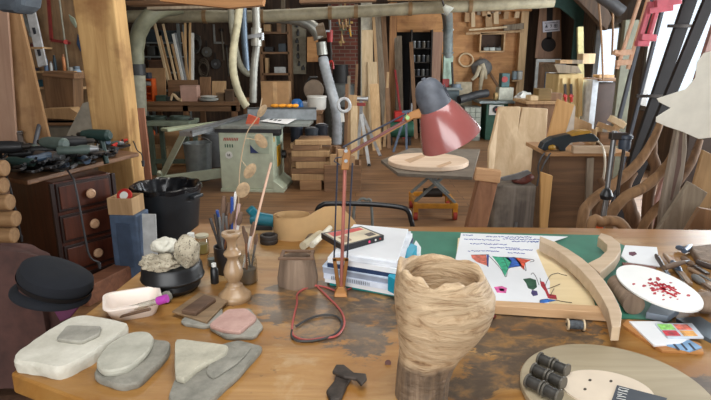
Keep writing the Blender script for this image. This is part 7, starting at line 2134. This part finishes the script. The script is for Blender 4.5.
# ------------------------------------------------------------------ long posts leaning at the side windows
def pole(pt, pb, Y, w, th, name, mat, label, cat='beam', up=1.25, group='long beams leaning at the side windows', dY=0.0):
    t_, b_ = at(pt[0], pt[1], Y + dY), at(pb[0], pb[1], Y)
    d = (t_ - b_)
    s_ = -b_.z / d.z
    lo = b_ + d * s_
    hi = b_ + d * up
    lo.z += abs(w * .22)
    while hi.x > XR - .12:
        hi = lo.lerp(hi, .97)
    return one(MB().bar(lo, hi, w, th, (0, -1, 0)), name, mat, label, cat, group, bevel=.004)


DKP = plain('dark_brown_beam', (28, 24, 24), .85)
PBL = plain('pale_blue_board', (206, 226, 236), .5, var=.04)
pole((690, 0), (652, 112), 5.7, .125, .05, 'dark_plank', DKP, 'broad dark beam crossing the window next to the pink clamp')
pole((707, 5), (668, 100), 5.5, .105, .05, 'dark_plank', DKP, 'slimmer dark beam whose foot goes behind the cream hide')
pole((722, 10), (690, 108), 5.1, .09, .05, 'rosy_plank', plain('rosy_brown_beam', (150, 116, 108), .6), 'rosy brown batten behind the cream hide')
pole((661, 14), (637, 108), 6.1, .035, .04, 'dark_plank', plain('slate_beam', (56, 58, 64), .8), 'thin slate batten standing in the bright window')
pole((646, 14), (622, 108), 6.3, .04, .04, 'dark_plank', plain('slate_beam', (56, 58, 64), .8), 'thin slate batten just beside the olive post')
pole((631, 20), (619, 120), 6.9, .16, .08, 'olive_post', plain('olive_grey_post', (104, 104, 86), .6), 'olive grey post standing behind the wooden clamp', up=1.0)
one(MB().tube([at(x, 0 + y, 6.8) for x, y in ((600, -4), (612, 4), (622, 12))], .07, 14), 'dark_pipe', plain('dark_pipe_grey', (66, 66, 68), .5), 'dark pipe bend under the roof by the side windows', 'pipe', smooth=True)
PKM = plain('pink_red_metal', (196, 92, 104), .45)
pk = thing('pink_clamp', 'pink red metal sash clamp hanging before the bright window', 'clamp', at(646, 40, 5.45))
MB().bar(at(638, 44, 5.45), at(651, 2, 5.45), .045, .05, (0, -1, 0)).build('bar', PKM, pk, bevel=.004)
MB().bar(at(648, 40, 5.43), at(656, 12, 5.43), .035, .05, (0, -1, 0)).build('bar', PKM, pk, bevel=.004)
MB().bar(at(636, 43.5, 5.42), at(648, 43.5, 5.42), .05, .07, (0, -1, 0)).build('jaw', PKM, pk, bevel=.006)
MB().bar(at(640, 37, 5.42), at(655, 38, 5.42), .06, .07, (0, -1, 0)).build('jaw', PKM, pk, bevel=.006)
MB().bar(at(648, 11, 5.42), at(672, 8, 5.42), .05, .06, (0, -1, 0)).build('arm', PKM, pk, bevel=.006)
MB().bar(at(655, 4, 5.42), at(680, 0, 5.42), .07, .07, (0, -1, 0)).build('arm', PKM, pk, bevel=.006)
wc = thing('wooden_clamp', 'pale wooden ladder shaped clamp hanging in front of the olive post', 'clamp', at(625, 60, 5.9))
WL = wood('clamp_wood', (196, 150, 118), (222, 184, 152), 'z', 1.2, .5)
MB().bar(at(617, 69, 5.9), at(642, -8, 5.9), .03, .03, (0, -1, 0)).build('rail', WL, wc)
MB().bar(at(628, 69, 5.9), at(650, -8, 5.9), .03, .03, (0, -1, 0)).build('rail', WL, wc)
for y in (53, 63):
    MB().bar(at(616 + (63 - y) * .3, y, 5.87), at(631, y - 1, 5.87), .055, .05, (0, -1, 0)).build('cross_block', WL, wc, bevel=.004)
MB().cyl(at(614, 52, 5.87), at(619, 54, 5.87), .03, .03, 10).build('knob', WL, wc)
for i, (x0, y0, x1, y1) in enumerate(((598, -5, 603, 80), (612, -5, 612, 55))):
    one(MB().tube(smooth_path([at(x0, y0, 7.0), at((x0 + x1) / 2 + 1, (y0 + y1) / 2, 7.0), at(x1, y1, 7.0)], 5), .012, 6), 'hanging_rope', plain('tan_rope', (150, 116, 84), .8), ['tan rope hanging before the far side window', 'tan rope hanging beside the wooden clamp'][i], 'rope', smooth=True)
for i, y in enumerate((26, 96)):
    one(MB().bar(at(668 if i == 0 else 636, y, 5.668), at(696 if i == 0 else 664, y, 5.668), .03, .03, (0, -1, 0)), 'dark_bracket', IRON, ['dark bracket joining the beams high at the window', 'dark bracket low across the window battens'][i], 'bracket')

# ------------------------------------------------------------------ driftwood heap, grey boards, clamp, cream hide
DR = [wood('driftwood_brown', (84, 60, 42), (128, 96, 68), 'z', 1.4, .85), wood('driftwood_tan', (112, 82, 54), (156, 120, 84), 'z', 1.4, .8), wood('driftwood_grey', (116, 104, 92), (162, 148, 132), 'z', 1.2, .8, bmp=.4)]


def limb(pts, rad, mat, label, base=None, group='driftwood limbs heaped beside the bench'):
    """a crooked limb through picture points (x, y, Y), standing on the floor"""
    P = [at(x, y, Y) for x, y, Y in pts]
    if base is not None:
        P = [ground(base[0], base[1], rad[0] * .6)] + P
    path = smooth_path(P, 6)
    n_ = len(path)
    rr = []
    for i in range(n_):
        f_ = i / (n_ - 1) * (len(rad) - 1)
        k_ = min(int(f_), len(rad) - 2)
        r = rad[k_] * (1 - (f_ - k_)) + rad[k_ + 1] * (f_ - k_)
        rr.append(r * .78 * (1 + .14 * noise.noise(Vector((i * .55, len(label), 0)))))
    mb = MB().tube(path, rr, 12)
    return one(mb, 'driftwood_limb', mat, label, 'driftwood', group, smooth=True, angle=70)


limb([(582, 225, 3.3), (590, 203, 3.35), (612, 186, 3.4), (636, 165, 3.45), (652, 142, 3.5), (662, 118, 3.55)], [.045, .043, .042, .04, .035, .025], DR[1], 'long bowed tan limb sweeping up from the work cabinet', (578, 3.25))
limb([(606, 232, 3.15), (622, 200, 3.2), (646, 186, 3.25), (668, 164, 3.3), (680, 138, 3.32)], [.045, .045, .042, .04, .036, .03], DR[1], 'second bowed limb lying below the long one', (600, 3.1))
limb([(634, 230, 3.5), (629, 206, 3.5), (626, 186, 3.52), (634, 172, 3.55)], [.07, .065, .055, .045, .035], DR[0], 'thick brown trunk rising between the bowed limbs', (634, 3.5))
limb([(648, 200, 3.75), (656, 170, 3.75), (652, 156, 3.78), (653, 140, 3.8)], [.055, .05, .045, .05, .035], DR[0], 'forked brown limb behind the bowed limbs', (646, 3.75))
limb([(640, 238, 3.35), (652, 214, 3.35), (668, 198, 3.4), (676, 186, 3.45)], [.04, .04, .036, .035, .03], DR[1], 'short tan limb under the grey board', (634, 3.35))
limb([(590, 234, 2.64), (602, 222, 2.66), (618, 222, 2.66), (628, 232, 2.64)], [.035, .03, .034, .034, .03], DR[1], 'looped tan root near the bench rim', (588, 2.62))
limb([(660, 226, 3.9), (672, 190, 3.95), (690, 165, 4.0), (700, 140, 4.1)], [.06, .055, .05, .04, .03], DR[0], 'dark brown limb behind the grey driftwood plank', (656, 3.9))
limb([(610, 240, 3.6), (600, 214, 3.65), (606, 195, 3.7), (600, 178, 3.75)], [.045, .04, .036, .03, .025], DR[0], 'crooked brown limb nearest the work cabinet', (612, 3.6))
limb([(700, 232, 3.6), (708, 210, 3.6), (704, 190, 3.65), (712, 170, 3.7)], [.06, .055, .05, .045, .04], DR[0], 'brown root stump at the end of the heap', (698, 3.6))
# grey upright driftwood plank with a pointed tip
gp = [(684, 104), (687, 120), (688, 150), (684, 178), (676, 205), (670, 240), (655, 240), (662, 205), (668, 175), (673, 150), (679, 120)]
q = [at(x, y, 3.10) for x, y in gp]
q[5] = ground(664, 3.10)
q[6] = ground(648, 3.10)
one(MB().rings([q, [p + Vector((.01, .06, 0)) for p in q]]), 'driftwood_plank', DR[2], 'tall grey driftwood plank with a pointed tip and a dark groove', 'driftwood', bevel=.012)
o = bpy.data.objects['driftwood_plank']
MB().rings([[at(x, y, 3.096) for x, y in ((682, 112), (684, 112), (681, 165), (672, 200), (670, 200), (677, 160))], [at(x, y, 3.099) for x, y in ((682, 112), (684, 112), (681, 165), (672, 200), (670, 200), (677, 160))]]).build('groove', plain('groove_brown', (104, 82, 74), .8), o)
to_floor((690, 182), (708, 193), (652, 240), (676, 246), 2.92, .035, 'grey_board', W_GREY, 'wide grey board leaning over the heap beside the bench')
to_floor((704, 150), (724, 160), (694, 186), (714, 196), 3.2, .03, 'brown_board', W_TAN, 'tan board leaning behind the wide grey one')
to_floor((700, 208), (722, 212), (682, 238), (706, 246), 2.75, .03, 'brown_board', W_BROWN, 'brown board low at the end of the heap')
to_floor((690, 128), (716, 132), (684, 180), (708, 190), 4.5, .04, 'dark_board', plain('dark_crate', (64, 48, 38), .7), 'dark brown board behind the heap under the cream hide')
# upright bar clamp
bc = thing('bar_clamp', 'upright steel bar clamp standing between cabinet and driftwood', 'clamp', ground(610, 2.80))
Yq = 2.80
hi_ = at(614.5, 131, Yq)
lo_ = Vector((hi_.x - .01, Yq, .0))
MB().cyl(lo_, hi_, .013, .013, 12).build('bar', STEEL, bc, smooth=True)
MB().bar(at(610, 136, Yq), at(627, 136, Yq), .035, .04, (0, -1, 0)).build('fixed_jaw', IRON, bc, bevel=.004)
MB().lathe([(.028, 0), (.03, .01), (.03, .05), (.036, .055), (.036, .07), (.02, .075)], 18, Matrix.Translation(at(624, 149, Yq))).build('socket', plain('socket_slate', (52, 60, 72), .4), bc, smooth=True)
MB().cyl(at(624, 149, Yq), at(617, 195, Yq), .009, .009, 10).build('screw', IRON, bc, smooth=True)
MB().lathe([(.028, 0), (.034, .02), (.02, .05), (.012, .055)], 18, Matrix.Translation(at(606, 199, Yq - .03))).build('sliding_jaw', BLACK, bc, smooth=True)
MB().cyl(at(605, 200, Yq - .03), at(601, 224, Yq - .03), .008, .009, 10).build('screw', STEEL, bc, smooth=True)
MB().tube([at(601, 220, Yq - .03), at(599.5, 228, Yq - .03), at(597, 242, Yq - .03)], [.013, .018, .016], 12).build('orange_handle', plain('clamp_orange', (206, 84, 40), .45), bc, smooth=True)
MB().box(lo_ + Vector((0, 0, .01)), (.12, .10, .02)).build('foot', IRON, bc)
# cream hide
hd = [(716, 50), (704, 53), (697.5, 62), (695.5, 78), (686, 89), (671, 94), (657, 98.5), (659, 102), (671, 108), (664, 112), (656.5, 117), (656, 122), (668, 127), (683, 132), (699, 139), (718, 137)]
Yh2 = 2.98
a = []
for x, y in hd:
    a.append(at(x, y, Yh2 + .0))
mb = MB()
mb.rings([a, [p + Vector((0, .006, 0)) for p in a]])
one(mb, 'cream_hide', plain('cream_leather', (232, 228, 214), .7, var=.04), 'big cream cut-out sheet with wavy edges hung on the driftwood tip', 'sheet', bevel=.002)
# ------------------------------------------------------------------ small things on the dark back wall and under the roof
hk = [(196, 42, 'coil', (70, 66, 60), 'round dark coil hung highest on the dark wall behind the sticks'), (207, 52, 'pulley', (96, 92, 84), 'grey pulley hung right of the white stick'), (214, 34, 'square', (150, 150, 144), 'pale steel square hung over the pulley'), (222, 46, 'bar', (120, 112, 98), 'long grey rod hung near the hose on the dark wall'),
      (204, 66, 'coil', (84, 72, 58), 'brown rope coil hung low behind the back bench'), (216, 64, 'pulley', (66, 64, 62), 'dark pulley hung low beside the brown coil'), (227, 62, 'bar', (96, 82, 64), 'short brown rod hung behind the saw hose'), (190, 28, 'square', (110, 104, 92), 'dull square hung above the white stick')]
for x, y, kd, c_, lab in hk:
    p = at(x, y, YB - .05)
    t = thing({'coil': 'rope_coil', 'pulley': 'iron_pulley', 'square': 'steel_square', 'bar': 'iron_rod'}[kd], lab, 'tool', p, 0, 'tools hung on the dark back wall')
    m_ = plain('hk_%d' % c_[0], c_, .6)
    if kd == 'coil':
        for k_ in range(3):
            MB().tube([p + Vector((.11 * math.cos(t_) * (1 - .06 * k_), -.02 - .03 * k_, .15 * math.sin(t_) - .04 * k_)) for t_ in [2 * math.pi * i / 22 for i in range(22)]], .018, 6, closed=True).build('loop', m_, t, smooth=True)
    elif kd == 'pulley':
        MB().cyl(p + Vector((0, .03, 0)), p + Vector((0, -.05, 0)), .11, .11, 22).build('wheel', m_, t, smooth=True, bevel=.01)
        MB().cyl(p + Vector((0, -.05, 0)), p + Vector((0, -.07, 0)), .03, .03, 12).build('hub', STEEL, t)
        MB().bar(p + Vector((0, -.02, .08)), p + Vector((0, -.02, .24)), .03, .02, (0, -1, 0)).build('hook', IRON, t)
    elif kd == 'square':
        MB().bar(p + Vector((0, .03, .2)), p + Vector((0, .03, -.2)), .04, .02, (0, -1, 0)).build('long_arm', m_, t)
        MB().bar(p + Vector((0, .03, -.18)), p + Vector((.2, .03, -.18)), .04, .02, (0, -1, 0)).build('short_arm', m_, t)
    else:
        MB().cyl(p + Vector((0, .03, .35)), p + Vector((.02, .03, -.3)), .02, .02, 10).build('shaft', m_, t, smooth=True)
        MB().cyl(p + Vector((0, .03, .30)), p + Vector((0, .03, .36)), .04, .04, 12).build('head', IRON, t)
# boards stored across the joists under the roof
for i, (x0, x1, y, Y, m_, lab) in enumerate(((130, 215, 4, 6.4, W_BROWNX, 'brown board stored under the roof above the elbow duct'), (150, 236, 8.5, 7.0, W_GREY, 'grey board stored under the roof behind the orange timber'), (300, 376, 2, 8.2, W_BROWNX, 'brown board stored over the long dust pipe by the chimney'))):
    a_, b_ = at(x0, y, Y), at(x1, y - 2, Y)
    o = one(MB().bar(a_, b_, .22, .045), 'stored_board', m_, lab, 'board', 'boards stored under the roof', bevel=.004)
    for f_ in (.2, .8):
        q = a_.lerp(b_, f_)
        MB().bar(q + Vector((0, 0, .02)), Vector((q.x, q.y, 3.44)), .03, .008).build('hanger', IRON, o)
# scraps on the floor between the saw and the bin of timber
for i, (x, y, l_, an, m_, lab) in enumerate(((318, 176, .26, .4, W_TAN, 'tan scrap on the floor by the timber pile'), (326, 183, .2, -.5, W_BROWNX, 'brown scrap nearest the lamp pole on the floor'), (352, 172, .18, .9, W_PALE, 'pale scrap on the floor before the roller stand'), (308, 186, .16, .1, W_PALE, 'short pale scrap in front of the timber pile'))):
    p = on(x, y, 0)
    t = one(MB().box((0, 0, .02), (l_, .07, .038), Euler((0, 0, an))), 'floor_scrap', m_, lab, 'offcut', 'wood scraps on the floor', bevel=.004)
    t.location = (p.x, p.y - .12, .001)
# more odds and ends at the far right end of the bench
for i, (p0, p1, r, ci, lab) in enumerate((((664, 268), (684, 262), .009, 2, 'rough brown stick end beside the white oval disc'), ((697, 262), (718, 270), .009, 1, 'dark tool handle nearest the bark block'), ((700, 292), (718, 300), .010, 4, 'tan stick end past the white oval disc'), ((684, 251), (690, 246), .010, 0, 'short blue steel tube at the far rim of the bench'))):
    a0, a1 = on(p0[0], p0[1], ZB + .034), on(p1[0], p1[1], ZB + .034)
    t = thing('hand_tool', lab, 'tool', (a0.x, a0.y, ZB), 0, 'tools at the bench end')
    MB().tube([a0, a0.lerp(a1, .5), a1], [r, r * 1.2, r * .8], 10).build('handle', TOOLC[ci], t, smooth=True)
    MB().cyl(a1, a1 + (a1 - a0) * .25, r * .6, r * .4, 8).build('tip', STEEL, t, smooth=True)
q = at(8, -12, 4.35)
one(MB().cyl(q, Vector((q.x, q.y, 3.44)), .012, .012, 8), 'hanging_rope', plain('tan_rope', (150, 116, 84), .8), 'rope holding the slate grey bundle over the spalted panel', 'rope')
